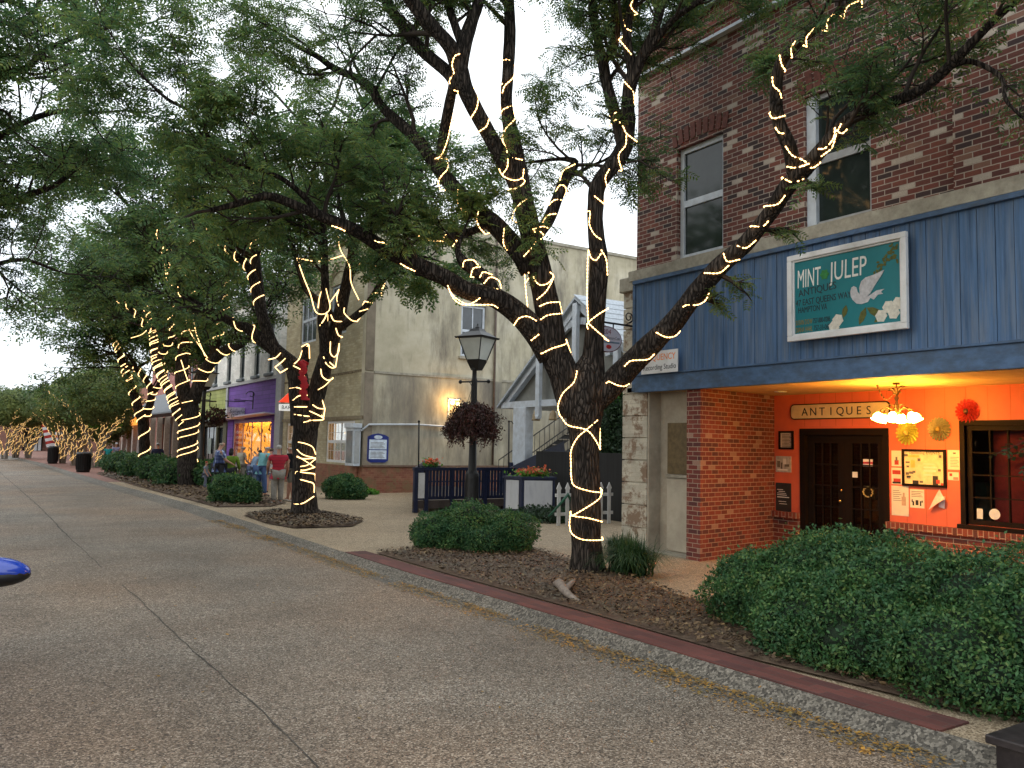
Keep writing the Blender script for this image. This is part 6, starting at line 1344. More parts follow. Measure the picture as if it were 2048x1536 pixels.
# ------------------------------------------------------------------ gabled stair entrance
gb = thing('gabled_porch', 'white timber gabled porch with curved braces over the outside stair', 'porch', (14.5, 19.5, .09))
XG = 14.5; fgb = frx(XG, 22.95, 0)             # u = 22.95 - y ; apex at u 3.94
def beam(mb, a, b, w_=.2, t0=-.1, t1=.08):     # plank in the gable plane from a to b
    a = Vector((*a, 0)); b = Vector((*b, 0)); d = (b-a).normalized(); n_ = Vector((-d.y, d.x, 0))*w_/2
    mb.prism([a+n_+Vector((0, 0, t0)), b+n_+Vector((0, 0, t0)), b-n_+Vector((0, 0, t0)), a-n_+Vector((0, 0, t0))], (0, 0, t1-t0))
ap = (3.94, 6.0); le = (0.0, 3.2); re = (7.88, 3.2)
mb = MB(fgb); beam(mb, le, ap, .26); beam(mb, ap, re, .26); mb.build('rafter', M_white2, gb)
mb = MB(fgb); mb.box(-.1, 3.3, 3.05, 3.25, -.12, .12); mb.box(4.6, 7.98, 3.05, 3.25, -.12, .12); mb.build('tie_beam', M_white2, gb)
mb = MB(fgb)
for u_, z0, z1 in ((3.94, 3.75, 6.0), (2.1, 2.75, 4.55), (5.8, 2.75, 4.55)):
    mb = MB(fgb); mb.box(u_-.1, u_+.1, z0, z1, .0801, .2); mb.lathe([(.02, 0), (.1, .03), (.1, .1), (.07, .12)], (u_, z0-.1, .14), 8, Matrix.Rotation(-math.pi/2, 3, 'X'))
    mb.build('king_post', M_white2, gb)

n_ = 14
for sgn in (-1, 1):
    mb = MB(fgb)
    P = [(3.94+sgn*1.35*math.sin(t), 4.3+1.25*math.cos(t)*.95) for t in np.linspace(0.05, 1.5, n_)]
    for (x0, y0), (x1, y1) in zip(P[:-1], P[1:]): beam(mb, (x0, y0), (x1+(x1-x0)*.1, y1+(y1-y0)*.1), .2, -.06, .05)
    mb.build('curved_brace', M_white2, gb)
mb = MB(fgb); mb.prism([(.25, 3.26, -.14), (3.94, 5.85, -.14), (7.6, 3.26, -.14)], (0, 0, -.03)); mb.build('gable_panel', mat('grey_gable_panel', (.2, .2, .18), .85, .15, 4), gb)
mb = MB()
for s_, (ya, yb) in ((1, (23.2, 19.01)), (-1, (14.8, 19.01))):
    mb.prism([(14.3, ya, 3.05), (14.3, yb, 6.12), (14.3, yb, 6.2), (14.3, ya, 3.13)], (6.5, 0, 0))
mb.build('shingle_roof', M_lslate, gb)
rng_ = MB()
for k in range(16):
    t = k/16; y = 14.8+(19-14.8)*t; z = 3.16+(6.2-3.12)*t; rng_.prism([(14.28, y, z-.02), (14.28, y+.3, z+.2), (14.28, y+.3, z+.215), (14.28, y, z+.02)], (6.52, 0, 0))
rng_.build('shingle_course', M_lslate, gb)
for y in (21.9, 16.1): mb = MB(); mb.box(14.35, 14.65, y-.36, y+.36, .09, 3.05); mb.build('post', M_white2, gb, bevel=.01)
mb = MB(); mb.box(14.28, 14.72, 21.5, 22.3, .34, 1.15); mb.box(14.25, 14.75, 21.45, 21.6, 1.15, 1.3); mb.box(14.25, 14.75, 22.2, 22.35, 1.15, 1.3); mb.build('post_skirt', M_navy, gb)
mb = MB(); mb.smooth = True
for y in (21.1, 20.2): mb = MB(); mb.smooth = True; mb.lathe([(.03, .3), (.1, .2), (.12, .05), (.14, 0), (.1, 0)], (14.45, y, 2.62), 10); mb.build('hanging_bell', mat('brass_bell', (.3, .22, .12), .5), gb)
st = thing('staircase', 'dark outside stair with thin iron railings climbing to the right in the alley', 'stairs', (15, 24.5, .34))
mb = MB(); N_ = 15
s0 = at_y(1040, 960, 24.3); s1_ = at_y(1180, 845, 24.3)
for i in range(N_):
    t = i/(N_-1); x = s0.x+(s1_.x+1.2-s0.x)*t; z = .45+(2.85)*t; mb.box(x, x+.30, 24.0, 25.4, z, z+.045)
mb.build('tread', mat('worn_tread', (.28, .26, .22), .8, .3, 6), st)
x0, x1 = s0.x, s1_.x+1.4
mb = MB(); mb.prism([(x0-.2, 24.0, .2), (x0-.2, 24.0, .5), (x1, 24.0, 3.35), (x1, 24.0, 3.0)], (0, -.05, 0)); mb.prism([(x0-.2, 25.45, .2), (x0-.2, 25.45, .5), (x1, 25.45, 3.35), (x1, 25.45, 3.0)], (0, -.05, 0)); mb.build('stringer', M_black, st)
for y in (23.98, 25.42):
    mb = MB(); mb.tube([(x0-.2, y, 1.3), (x1, y, 4.15)], .022, 5)
    for i in range(22): t = i/21; x = x0-.2+(x1-x0+.2)*t; z = .45+(2.85)*t; mb.tube([(x, y, z), (x, y, z+.86)], .012, 4)
    mb.build('railing', M_black, st)
mb = MB(); mb.box(x1, x1+2, 23.9, 26.9, 3.2, 3.3); mb.build('landing', M_black, st)
# lattice of navy boards in front of the stair
nb = MB(); nb.prism([(13.2, 21.2, .4), (13.2, 21.2, 1.0), (15.6, 21.2, 2.0), (15.9, 21.2, .4)], (0, .06, 0)); tag(nb.build('navy_ramp_panel', M_navy, None, (14, 21.2, .4)), 'dark navy sloping panel in front of the outside stair', 'panel')
# picket fence
pf = thing('picket_fence', 'white pointed picket fence behind the biggest tree trunk', 'fence', (11.8, 15, .09))
for i, x in enumerate((10.92, 11.16, 11.40, 11.64, 11.88, 12.12, 12.36)):
    mb = MB(fry(x-.045, 15.0, .09)); P = [(0, 0), (.09, 0), (.09, .78), (.115, .82), (.09, .86), (.045, .95), (0, .86), (-.025, .82), (0, .78)]
    mb.prism([(a, b, 0) for a, b in P], (0, 0, .02)); mb.build('picket', M_white, pf)
mb = MB(); mb.box(10.85, 12.5, 15.01, 15.04, .3, .37); mb.box(10.85, 12.5, 15.01, 15.04, .72, .79); mb.build('rail', M_white, pf)
mb = MB(); mb.smooth = True; mb.tube([(10.6, 14.93, .3), (10.95, 14.9, .62), (11.1, 14.9, .78), (11.25, 14.9, .55), (11.45, 14.9, .4)], [.02, .035, .04, .035, .02], 6); tag(mb.build('garden_hose', mat('green_hose', (.015, .09, .05), .4), None, (11, 14.9, .3)), 'dark green hose looped over the white pickets', 'hose')
mb = MB(); mb.box(12.9, 13.2, 12.2, 18.8, .09, 1.7); tag(mb.build('board_fence', mat('dark_board_fence', (.02, .02, .02), .8, .3, 3, stretch=(1, 5, .3)), None, (13, 15, .09)), 'dark board fence behind the white pickets', 'fence')
# dark corner of a bench planter at the lower right
pb_ = at_z(1935, 1490, .25)
bx_ = thing('planter', 'dark low box on the pavement past the end of the brick edging', 'planter', (5.9, 2.2, .1))
mb = MB(); mb.box(5.08, 6.6, 1.2, 2.62, .03, .17); mb.box(5.04, 6.64, 1.16, 2.66, .17, .22); mb.build('box', mat('black_brown_box', (.018, .013, .014), .5, .4, 12, .2, dirt=(.05, .04, .04), dscale=8), bx_, bevel=.008)
# ------------------------------------------------------------------ parked blue car, only its mirror inside the picture
car = thing('parked_car', 'glossy blue parked car with a rounded wing mirror', 'car', (-1.1, 6.3, 0))
M_carp = mat('blue_car_paint', (.01, .05, .42), .22, .1, 2, spec=.6, coat=.8); M_tyre = mat('tyre', (.02, .02, .02), .8)
mb = MB(); mb.smooth = True
prof_ = [(-2.2, .45), (-2.15, .75), (-1.9, .88), (-1.2, .95), (-.75, 1.0), (-.2, 1.38), (.3, 1.47), (1.0, 1.42), (1.7, 1.02), (2.1, .95), (2.2, .6), (2.15, .35), (-2.1, .32)]
vs = []; n_ = len(prof_)
for xx, k in ((-.86, .93), (-.80, 1), (.0, 1.0), (.80, 1), (.86, .93)):
    for y, z in prof_: vs.append((-1.1+xx*(1-.22*max(0, z-.95)/.5), 6.9+y*(k if abs(xx) > .82 else 1), .3+(z-.3)*(k if abs(xx) > .82 else 1)))
fs_ = []
for i in range(4):
    for j in range(n_): fs_.append((i*n_+j, (i+1)*n_+j, (i+1)*n_+(j+1) % n_, i*n_+(j+1) % n_))
fs_ += [tuple(range(n_)), tuple(range(4*n_, 5*n_))[::-1]]
mb._add(vs, fs_); mb.build('body', M_carp, car)
mb = MB(); mb.box(-.345, -.33, 6.4, 8.0, 1.02, 1.33); mb.build('window', M_darkwin, car)
for y in (5.5, 8.3):
    for x in (-1.95, -.35):
        mb = MB(); mb.smooth = True; mb.lathe([(.32, -.1), (.34, -.06), (.34, .06), (.32, .1)], (x, y, .33), 20, Matrix.Rotation(math.pi/2, 3, 'Y')); w1 = mb.build('wheel', M_tyre, car)
pm_ = at_x(8, 1140, .15)
mb = MB(); mb.smooth = True; k0 = 0; D = 6.2; c = at_d(-12, 1141, depth((.1, 6.5, 1)))
mb.ell(c, (.215, .12, .09), 20, 14)
for i in range(len(mb.v)):
    p = Vector(mb.v[i])-c; p.z += -.02*(p.x/.2); mb.v[i] = tuple(c+p)
mr = mb.build('wing_mirror', M_carp, car); mb = MB(); mb.smooth = True; mb.ell(c+Vector((-.01, -.01, -.035)), (.225, .115, .075), 16, 10); mb.tube([c, Vector((-.3, 6.5, c.z-.02))], .035, 8); mb.build('mirror_base', M_black, mr)
# ------------------------------------------------------------------ litter bins
def bin_(px, py, h, r, lab):
    p = at_z(px, py, .1); root = thing('litter_bin', lab, 'litter bin', p, 'black street bins'); mb = MB(); mb.smooth = True
    mb.lathe([(r*.9, 0), (r*.93, .1), (r, h*.85), (r*1.06, h*.87), (r*1.06, h*.93), (r*.9, h), (r*.7, h)], p, 20); mb.build('bin_body', M_black, root)
    mb = MB()
    for i in range(20): a = i/20*6.283; mb.tube([p+Vector((math.cos(a)*r*.97, math.sin(a)*r*.97, .12)), p+Vector((math.cos(a)*r*1.02, math.sin(a)*r*1.02, h*.84))], .018, 4)
    mb.build('slats', M_black, root)
bin_(166, 944, .98, .33, 'nearer black slatted litter bin on the red brick paving'); bin_(105, 927, 1.1, .3, 'farther black litter bin on the red brick paving')
# ------------------------------------------------------------------ lamp post 2 and 3 far along the kerb
for (px, py, X_, lab) in ((400, 960, 7.6, 'black lamp post beside the third tree trunk'), (205, 940, 6.2, 'far black lamp post with ferns left of the shrub row')):
    p = at_x(px, py, X_); p.z = .1; root = thing('street_lamp', lab, 'street lamp', p)
    mb = MB(); mb.smooth = True; mb.lathe([(.22, 0), (.18, .2), (.16, .95), (.09, 1.1), (.075, 3.4), (.1, 3.8)], p, 10); mb.tube([p+Vector((-.5, 0, 3.3)), p+Vector((.5, 0, 3.3))], .03, 5); mb.build('post', M_black, root)
    mb = MB(); frustum(mb, p.x, p.y, 4.0, .36, 4.04, .4) if False else None
    frustum(mb, p.x, p.y, 3.85, .12, 3.98, .2); frustum(mb, p.x, p.y, 4.52, .38, 4.56, .4); frustum(mb, p.x, p.y, 4.56, .36, 4.78, .1); mb.build('lantern_frame', M_black, root)
    mb = MB(); frustum(mb, p.x, p.y, 3.98, .19, 4.52, .33); mb.build('lantern_glass', mat('frosted_glass', (.5, .53, .5), .35, .1, 3), root)
    for s_ in (-1, 1):
        col_ = M_brightleaf if px < 300 else M_purpleleaf
        rg2 = np.random.default_rng(3); n = 500; V_ = rg2.normal(0, 1, (n, 3)); V_ /= np.linalg.norm(V_, axis=1)[:, None]; P = np.array([p.x+s_*.5, p.y, 2.75])+V_*np.array([.42, .42, .4])*rg2.uniform(.6, 1, (n, 1))
        bk = thing('hanging_basket', ('leafy basket on the %s arm of the ' % ('left' if s_ < 0 else 'right'))+('far lamp post' if px < 300 else 'lamp post by the third tree'), 'hanging basket', (p.x+s_*.5, p.y, 2.6), 'baskets on the far lamp posts')
        leaf_cloud('foliage', P, V_, .16, col_, bk, 5); mb = MB(); mb.tube([(p.x+s_*.5, p.y, 3.3), (p.x+s_*.5, p.y, 2.9)], .015, 4); mb.lathe([(.05, 0), (.24, .15), (.26, .25)], (p.x+s_*.5, p.y, 2.5), 10); mb.build('basket', M_black, bk)
# ------------------------------------------------------------------ far end of the street
def myrtle(px, X_, h, lab, lights=True, seed=0, crown=True):
    p = at_x(px, 925, X_); p.z = .1; rg = random.Random(seed); root = thing('crape_myrtle', lab, 'tree', p, 'lit multi-stemmed trees far along the street')
    tb = MB(); rp = MB(); rp.smooth = True; P = []; N = []
    for i in range(8):
        a = rg.uniform(0, 6.283); o = Vector((math.cos(a), math.sin(a), 0)); L = h*rg.uniform(.7, .95)
        W = [p+o*.15+Vector((0, 0, .0)), p+o*.3+Vector((0, 0, L*.3)), p+o*.75+Vector((0, 0, L*.62)), p+o*1.3+Vector((0, 0, L*.85)), p+o*1.9+Vector((0, 0, L))]
        W = [Vector(q) for q in cr([tuple(w) for w in W], 4)]; Rr = [.075-.05*k/len(W) for k in range(len(W))]; tb.tube(W, Rr, 5)
        if lights:
            bead_tube(rp, helix(W, [r+.02 for r in Rr], .55, i, .08, 1, seed=i+seed), False, 0, .010, 3)
            for _ in range(3): k = rg.randrange(5, len(W)); d = Vector((rg.uniform(-1, 1), rg.uniform(-1, 1), rg.uniform(.2, 1)))*rg.uniform(.4, .9); tb.tube([W[k], W[k]+d], .02, 4); bead_tube(rp, helix([W[k]+d*t for t in (0, .5, 1)], [.03]*3, .35, 1, 0, 1, seed=_), False, 0, .009, 3)
    tb.build('trunk', M_bark2, root)
    if crown:
        rg2 = np.random.default_rng(seed); n = 9000; c = np.array([p.x, p.y, h*1.02]); V_ = rg2.normal(0, 1, (n, 3)); V_ /= np.linalg.norm(V_, axis=1)[:, None]
        R3 = np.array([2.3, 2.3, h*.38]); f = np.array([1+.25*mnoise.noise(Vector(v)*2.3+Vector((seed, 0, 0))) for v in V_])[:, None]; Q = c+V_*R3*f*rg2.uniform(.45, 1, (n, 1))**.5
        leaf_cloud('crown', Q, V_, .2, M_leafB, root, seed)
    if lights: tag(rp.build('rope_light', M_rope3), lab.replace('crape myrtle', 'light string wound on the crape myrtle')[:90] if 0 else 'light string wound on '+lab, 'rope light', 'rope lights wound on the far trees')
myrtle(190, 5.6, 3.9, 'the myrtle just behind the nearer litter bin', True, 1)
myrtle(150, 4.9, 3.7, 'the myrtle between the two litter bins', True, 2)
myrtle(125, 4.6, 3.7, 'the myrtle right of the farther litter bin', True, 3)
myrtle(55, 3.2, 3.8, 'the right one of the far myrtle cluster', True, 4); myrtle(30, 2.4, 3.8, 'the middle one of the far myrtle cluster', True, 5); myrtle(8, 1.6, 3.8, 'the left one of the far myrtle cluster', True, 6)
def fartree(px, top, D, wpx, lab, m=None, seed=0, base=885):
    c = at_d(px, base, D); c.z = 0; r_ = wpx/F*D/2; tz = at_d(px, top, D).z*1.12; root = thing('far_tree', lab, 'tree', c, 'trees closing the far end of the street')
    rg2 = np.random.default_rng(seed); n = 9000; V_ = rg2.normal(0, 1, (n, 3)); V_ /= np.linalg.norm(V_, axis=1)[:, None]; hz = (tz-1.6)/2
    f = np.array([1+.34*mnoise.noise(Vector(v)*2.2+Vector((seed*3.1, 0, 0)))+.16*mnoise.noise(Vector(v)*6+Vector((seed, 5, 0))) for v in V_])[:, None]
    Q = np.array([c.x, c.y, 1.6+hz])+V_*np.array([r_, r_, hz])*f*(rg2.uniform(.3, 1, (n, 1))**.35); leaf_cloud('crown', Q, V_, r_*.075+.12, m or M_leafB, root, seed, .6, .9)
    mb = MB(); mb.tube([c, c+Vector((0, 0, tz*.6))], [r_*.06, r_*.03], 7)
    for i in range(5): a = i*1.3; mb.tube([c+Vector((0, 0, tz*.3)), c+Vector((math.cos(a)*r_*.5, math.sin(a)*r_*.5, tz*.6))], [r_*.03, r_*.012], 5)
    mb.build('trunk', M_bark2, root)
for i, (px, top, D, w_, lab) in enumerate(((235, 738, 72, 120, 'olive green crown right behind the fourth tree'), (170, 752, 78, 130, 'olive green crown above the nearer litter bin'), (120, 782, 95, 120, 'rounded crown left of the tallest far crown'), (75, 808, 120, 100, 'hazy crown sloping down towards the chimney'), (35, 812, 150, 110, 'hazy crown right below the chimney'), (-10, 806, 140, 120, 'crown cut by the left edge'), (60, 850, 110, 110, 'low crown above the far lit cluster'), (210, 800, 66, 90, 'lower crown beside the leaning lit limbs'), (15, 850, 170, 130, 'lowest crown at the far left'), (150, 815, 85, 110, 'lower crown filling in above the lit myrtles'))):
    fartree(px, top, D, w_, lab, None, i+1)
cf = at_d(45, 800, 190); fb = thing('far_building', 'distant building of which a brick chimney shows over the trees', 'building', (cf.x, cf.y, 0))
mb = MB(); mb.box(cf.x-8, cf.x+8, cf.y-5, cf.y+5, 0, cf.z-2.5); mb.build('wall', M_farbrick, fb); mb = MB(); zc = at_d(43, 787, 190).z; mb.box(cf.x-.5, cf.x+.5, cf.y-.5, cf.y+.5, cf.z-2.5, zc); mb.box(cf.x-.6, cf.x+.6, cf.y-.6, cf.y+.6, zc, zc+.3); mb.build('chimney', M_farbrick, fb)
mb = MB(); mb.prism([(cf.x-8.3, cf.y-5.3, cf.z-2.5), (cf.x, cf.y-5.3, cf.z-.2), (cf.x+8.3, cf.y-5.3, cf.z-2.5)], (0, 10.6, 0)); mb.build('roof', M_slate, fb)
fb2 = thing('far_building', 'distant brick building with white door columns behind the lit myrtles', 'building', (6, 112, 0))
mb = MB(); mb.box(.5, 24, 112, 125, .05, 5.5); mb.build('wall', M_farbrick, fb2)
for px in (72, 78): p = at_y(px, 890, 111.5); mb = MB(); mb.box(p.x-.2, p.x+.2, 111.3, 111.7, .1, 4.0); mb.build('column', M_white, fb2)
p = at_y(65, 890, 111.9); mb = MB(); mb.box(p.x-1, p.x+1, 111.8, 111.99, .1, 2.6); mb.build('door', M_darkbrown, fb2)
# buildings and trees on the other side, closing the view past the left edge
fb3 = thing('far_building', 'low brick buildings across the street beyond the left edge', 'building', (-20, 60, 0)); mb = MB(); mb.box(-26, -15, 20, 110, 0, 7); mb.build('wall', M_farbrick, fb3)
# two little flags
for px, lab in ((101, 'striped red and white banner leaning left by the farther bin'), (115, 'striped red and white banner upright by the farther bin')):
    p = at_d(px, 893, 60); mb = MB(); t = -.25 if px < 110 else .05
    for i in range(4): mb.box(-.25, .25, i*.42, i*.42+.21, -.02, .02, Matrix.Translation(p) @ Matrix.Rotation(t, 4, 'Y') @ Matrix.Rotation(math.pi/2, 4, 'X'))
    root = thing('banner', lab, 'banner', (p.x, p.y, .1)); mb.build('white_stripes', M_white, root)
    mb = MB()
    for i in range(4): mb.box(-.25, .25, i*.42+.211, i*.42+.419, -.02, .02, Matrix.Translation(p) @ Matrix.Rotation(t, 4, 'Y') @ Matrix.Rotation(math.pi/2, 4, 'X'))
    mb.build('red_stripes', M_redink, root); mb = MB(); mb.tube([Vector((p.x, p.y+.05, .1)), Vector((p.x, p.y+.05, p.z+1))], .03, 5); mb.build('pole', M_black, root)
# trees and a roof line across the street, outside the picture: they shade the road and stand in the window reflections
for i, (x, y, top, r_) in enumerate(((-7.5, 4, 10.5, 3.8), (-7.5, 22.5, 13, 4.4), (-8, 32, 12, 4.2), (-8, -5, 11, 4))):
    root = thing('street_tree', ('leafy street tree across the road level with the camera', 'leafy street tree across the road beyond the overhanging one', 'farthest leafy street tree across the road', 'leafy street tree across the road behind the camera')[i], 'tree', (x, y, 0))
    rg2 = np.random.default_rng(i+40); n = 9000; V_ = rg2.normal(0, 1, (n, 3)); V_ /= np.linalg.norm(V_, axis=1)[:, None]; f = np.array([1+.3*mnoise.noise(Vector(v)*2.4+Vector((i*3.1, 0, 0))) for v in V_])[:, None]
    leaf_cloud('crown', np.array([x, y, top*.62])+V_*np.array([r_, r_, top*.36])*f*(rg2.uniform(.2, 1, (n, 1))**.4), V_, .38, M_leafA, root, i+3, .55, .9)
    mb = MB(); mb.smooth = True; mb.tube([(x, y, 0), (x+.1, y, 1.5), (x, y, 3.2)], [.3, .22, .2], 9)
    for k in range(6): a = k*1.05; mb.tube([(x, y, 2.8), (x+math.cos(a)*1.0, y+math.sin(a)*1.0, 4.6), (x+math.cos(a)*2.2, y+math.sin(a)*2.2, 6.6)], [.14, .1, .04], 7)
    mb.build('trunk', M_bark, root)
# leafy sapling by the shop window, only its outer sprays show
sap = thing('sapling', 'slender sapling whose dark leafy sprays hang before the shop window', 'tree', (9.0, 3.2, .1)); g = Grow(3, fr=.16, droop=.6, fpt=4, leafy=.9)
Ws = [Vector((9.0, 3.2, .08)), Vector((9.0, 3.22, 1.2)), Vector((8.95, 3.3, 2.1)), Vector((8.85, 3.45, 2.9))]; mb = MB(); mb.smooth = True; mb.tube(Ws, [.035, .03, .024, .015], 7); mb.build('trunk', M_bark, sap)
for tx, ty, tz in ((8.55, 4.05, 2.35), (8.45, 3.98, 2.0), (8.6, 3.7, 2.7), (9.2, 2.8, 2.9), (9.3, 3.5, 2.6), (8.7, 2.8, 2.3)):
    s_ = Ws[2]; d = Vector((tx, ty, tz))-s_; g.go(s_, d, d.length*.95, .01, 1)
g.tw.build('branches', M_twig, sap); g.leaves('foliage', M_darkleaf, sap, 2, .5, .7)
# ------------------------------------------------------------------ people
def skin(name, V, E, Rr, m, parent, root=0, lv=2):
    me = bpy.data.meshes.new(name); me.from_pydata([tuple(v) for v in V], E, []); me.materials.append(m)
    o = bpy.data.objects.new(name, me); COL.objects.link(o); o.parent = parent
    sk = o.modifiers.new('skin', 'SKIN'); sk.use_smooth_shade = True; sk.branch_smoothing = .4
    if not me.skin_vertices: me.skin_vertices.new(name='')
    for i, r in enumerate(Rr): me.skin_vertices[0].data[i].radius = r if hasattr(r, '__len__') else (r, r)
    me.skin_vertices[0].data[root].use_root = True
    sd = o.modifiers.new('subdivision', 'SUBSURF'); sd.levels = lv; sd.render_levels = lv
    return o
M_skin = mat('skin', (.42, .22, .15), .6, .08, 10)
def person(px, D, top, face, shirt, legs, hair, label, lean=0, arms=((.15, .25), (.15, .25)), shorts=False, sleeve=.55, step=.06, hairstyle='short', nod=.15, cap=None, build=1.0, shoe=(.03, .03, .03), shirtmat=None, seed=0):
    g_ = at_d(px, 950, D); tz = at_d(px, top, D).z; h = tz-.095; base = Vector((g_.x, g_.y, .095))
    root = thing('person', label, 'person', base, 'people standing by the shop windows', 0)
    fx, fy_ = face; n = math.hypot(fx, fy_); fx /= n; fy_ /= n
    A = Matrix(((fy_, fx, 0), (-fx, fy_, 0), (0, 0, 1)))      # local x = right, y = forward
    cl, sl_ = math.cos(lean), math.sin(lean)
    def T(x, y, z, tors=False):
        v = Vector((x, y, z))*h
        if tors: d = v.z-.53*h; v = Vector((v.x, v.y+d*sl_, .53*h+d*cl))
        return A @ v
    k = h*build; pts = {}
    def P(nm, x, y, z, r, t=True): pts[nm] = (T(x, y, z, t), r if hasattr(r, '__len__') else r)
    P('hip', 0, 0, .52, (.085*k, .062*k), False); P('waist', 0, .0, .61, (.078*k, .058*k)); P('chest', 0, -.005, .73, (.09*k, .066*k)); P('neckb', 0, 0, .815, (.05*k, .04*k)); P('neck', 0, .01, .85, .031*h); 
    P('head', 0, .015+nod*.12, .915, (.042*h, .05*h)); P('crown', 0, .012+nod*.1, .962, (.036*h, .044*h))
    P('nose', 0, .068+nod*.12, .91, .009*h)
    for s_, sg in (('L', -1), ('R', 1)):
        st = step*(1 if sg > 0 else -1)
        P('hp'+s_, sg*.048, 0, .50, .052*k, False); P('kn'+s_, sg*.058, .012+st*.5, .28, .034*k, False); P('ca'+s_, sg*.06, -.004+st*.8, .19, .032*k, False); P('an'+s_, sg*.06, st, .045, .021*h, False); P('hl'+s_, sg*.06, -.02+st, .022, .02*h, False); P('to'+s_, sg*.068, .095+st, .016, (.022*h, .014*h), False)
        P('sh'+s_, sg*.108*build, 0, .80, .034*k)
        ap_, eb = arms[0 if sg < 0 else 1]
        sh = Vector((sg*.118*build, 0, .80)); u_ = Vector((sg*.12, math.sin(ap_), -math.cos(ap_))).normalized()*.17; el = sh+u_; f_ = Vector((-sg*.12*eb, math.sin(ap_+eb), -math.cos(ap_+eb))).normalized()*.15; wr = el+f_; fd__ = f_.normalized()
        P('el'+s_, *el, .025*k); P('wr'+s_, *wr, .017*h); pm = wr+fd__*.035; P('pm'+s_, *pm, (.022*h, .012*h))
        for q in range(4): tp = pm+fd__*(.045-.006*abs(q-1.5))+Vector((0, (q-1.5)*.011, 0)); md = pm+fd__*.022+Vector((0, (q-1.5)*.010, 0)); P(f'f{q}{s_}', *md, .0055*h); P(f't{q}{s_}', *(tp+Vector((-sg*.008, 0, 0))), .0045*h)
        P('th'+s_, *(wr+fd__*.022+Vector((-sg*.012, .022, 0))), .006*h)
    names = list(pts); ix = {n_: i for i, n_ in enumerate(names)}
    E_ = [('hip', 'waist'), ('waist', 'chest'), ('chest', 'neckb'), ('neckb', 'neck'), ('neck', 'head'), ('head', 'crown'), ('head', 'nose')]
    for s_ in 'LR': E_ += [('hip', 'hp'+s_), ('hp'+s_, 'kn'+s_), ('kn'+s_, 'ca'+s_), ('ca'+s_, 'an'+s_), ('an'+s_, 'hl'+s_), ('an'+s_, 'to'+s_), ('chest', 'sh'+s_), ('sh'+s_, 'el'+s_), ('el'+s_, 'wr'+s_), ('wr'+s_, 'pm'+s_), ('wr'+s_, 'th'+s_)]+[x for q in range(4) for x in (('pm'+s_, f'f{q}{s_}'), (f'f{q}{s_}', f't{q}{s_}'))]
    skin('body', [pts[n_][0] for n_ in names], [(ix[a], ix[b]) for a, b in E_], [tuple(c*(.78 if n_ in ('hip', 'waist', 'chest', 'neckb', 'shL', 'shR', 'hpL', 'hpR') else 1) for c in (pts[n_][1] if hasattr(pts[n_][1], '__len__') else (pts[n_][1],)*2)) for n_ in names], M_skin, root, 0, 1)
    def sub(nm, keys, edges, grow, m, extra=()):
        V = [pts[q][0] for q in keys]; Rr = [tuple(c+grow*h for c in (pts[q][1] if hasattr(pts[q][1], '__len__') else (pts[q][1],)*2)) for q in keys]; ii = {q: i for i, q in enumerate(keys)}
        Ee = [(ii[a], ii[b]) for a, b in edges]
        for (nn, pos, r, to) in extra: ii[nn] = len(V); V.append(pos); Rr.append(r); Ee.append((ii[to], ii[nn]))
        return skin(nm, V, Ee, Rr, m, root, 0, 1)
    sm_ = shirtmat or mat('shirt', shirt, .85, .12, 30)
    pts['hem'] = (T(0, 0, .50, False), (.070*k, .052*k)); ks = ['hip', 'waist', 'chest', 'neckb', 'shL', 'shR', 'hem']; ex = []
    for s_ in 'LR':
        a, b, c = pts['sh'+s_][0], pts['el'+s_][0], pts['wr'+s_][0]
        if sleeve <= 1: ex.append(('sl'+s_, a.lerp(b, sleeve), (.036*k, .036*k), 'sh'+s_))
        else: ex += [('sl'+s_, b, (.031*k, .031*k), 'sh'+s_), ('cu'+s_, b.lerp(c, .9), (.025*k, .025*k), 'sl'+s_)]
    sub('shirt', ks, [('hip', 'waist'), ('waist', 'chest'), ('chest', 'neckb'), ('chest', 'shL'), ('chest', 'shR'), ('hip', 'hem')], .014, sm_, ex)
    lm = mat('trousers', legs, .85, .15, 20)
    pts['hipt'] = (T(0, 0, .505, False), (.086*k, .064*k)); kt = ['hipt', 'hpL', 'hpR'] if shorts else ['hipt', 'hpL', 'hpR', 'knL', 'knR', 'caL', 'caR']; ed = [('hipt', 'hpL'), ('hipt', 'hpR')]+([] if shorts else [('hpL', 'knL'), ('hpR', 'knR'), ('knL', 'caL'), ('knR', 'caR')]); ex = []
    for s_ in 'LR':
        if shorts: ex.append(('kk'+s_, pts['hp'+s_][0].lerp(pts['kn'+s_][0], .85), (.05*k, .05*k), 'hp'+s_))
        else: ex.append(('cf'+s_, pts['an'+s_][0], (.034*k, .036*k), 'ca'+s_))
    sub('shorts' if shorts else 'trousers', kt, ed, .013, lm, ex)
    for s_ in 'LR':
        a, b = pts['hl'+s_][0], pts['to'+s_][0]; skin('shoe', [a, (a+b)/2, b], [(0, 1), (1, 2)], [(.026*h, .024*h), (.028*h, .022*h), (.025*h, .016*h)], mat('shoe', shoe, .6, .1), root, 0, 1)
    hd = parent_world(root) @ pts['crown'][0]; up = (pts['crown'][0]-pts['head'][0]).normalized(); fwd = A @ Vector((0, 1, 0))
    if hair is not None:
        mb = MB(); mb.smooth = True; c = hd-fwd*.010*h-up*.012*h
        if hairstyle != 'fringe': mb.ell(c+up*.004*h, (.047*h, .047*h, .042*h), 12, 8)
        else: mb.ell(c-up*.028*h-fwd*.010*h, (.047*h, .047*h, .022*h), 12, 8)
        if hairstyle == 'long': mb.tube([c, c-up*.07*h-fwd*.02*h, c-up*.14*h-fwd*.03*h], [.045*h, .05*h, .03*h], 10)
        mb.build('hair', mat('hair', hair, .8, .25, 40), root)
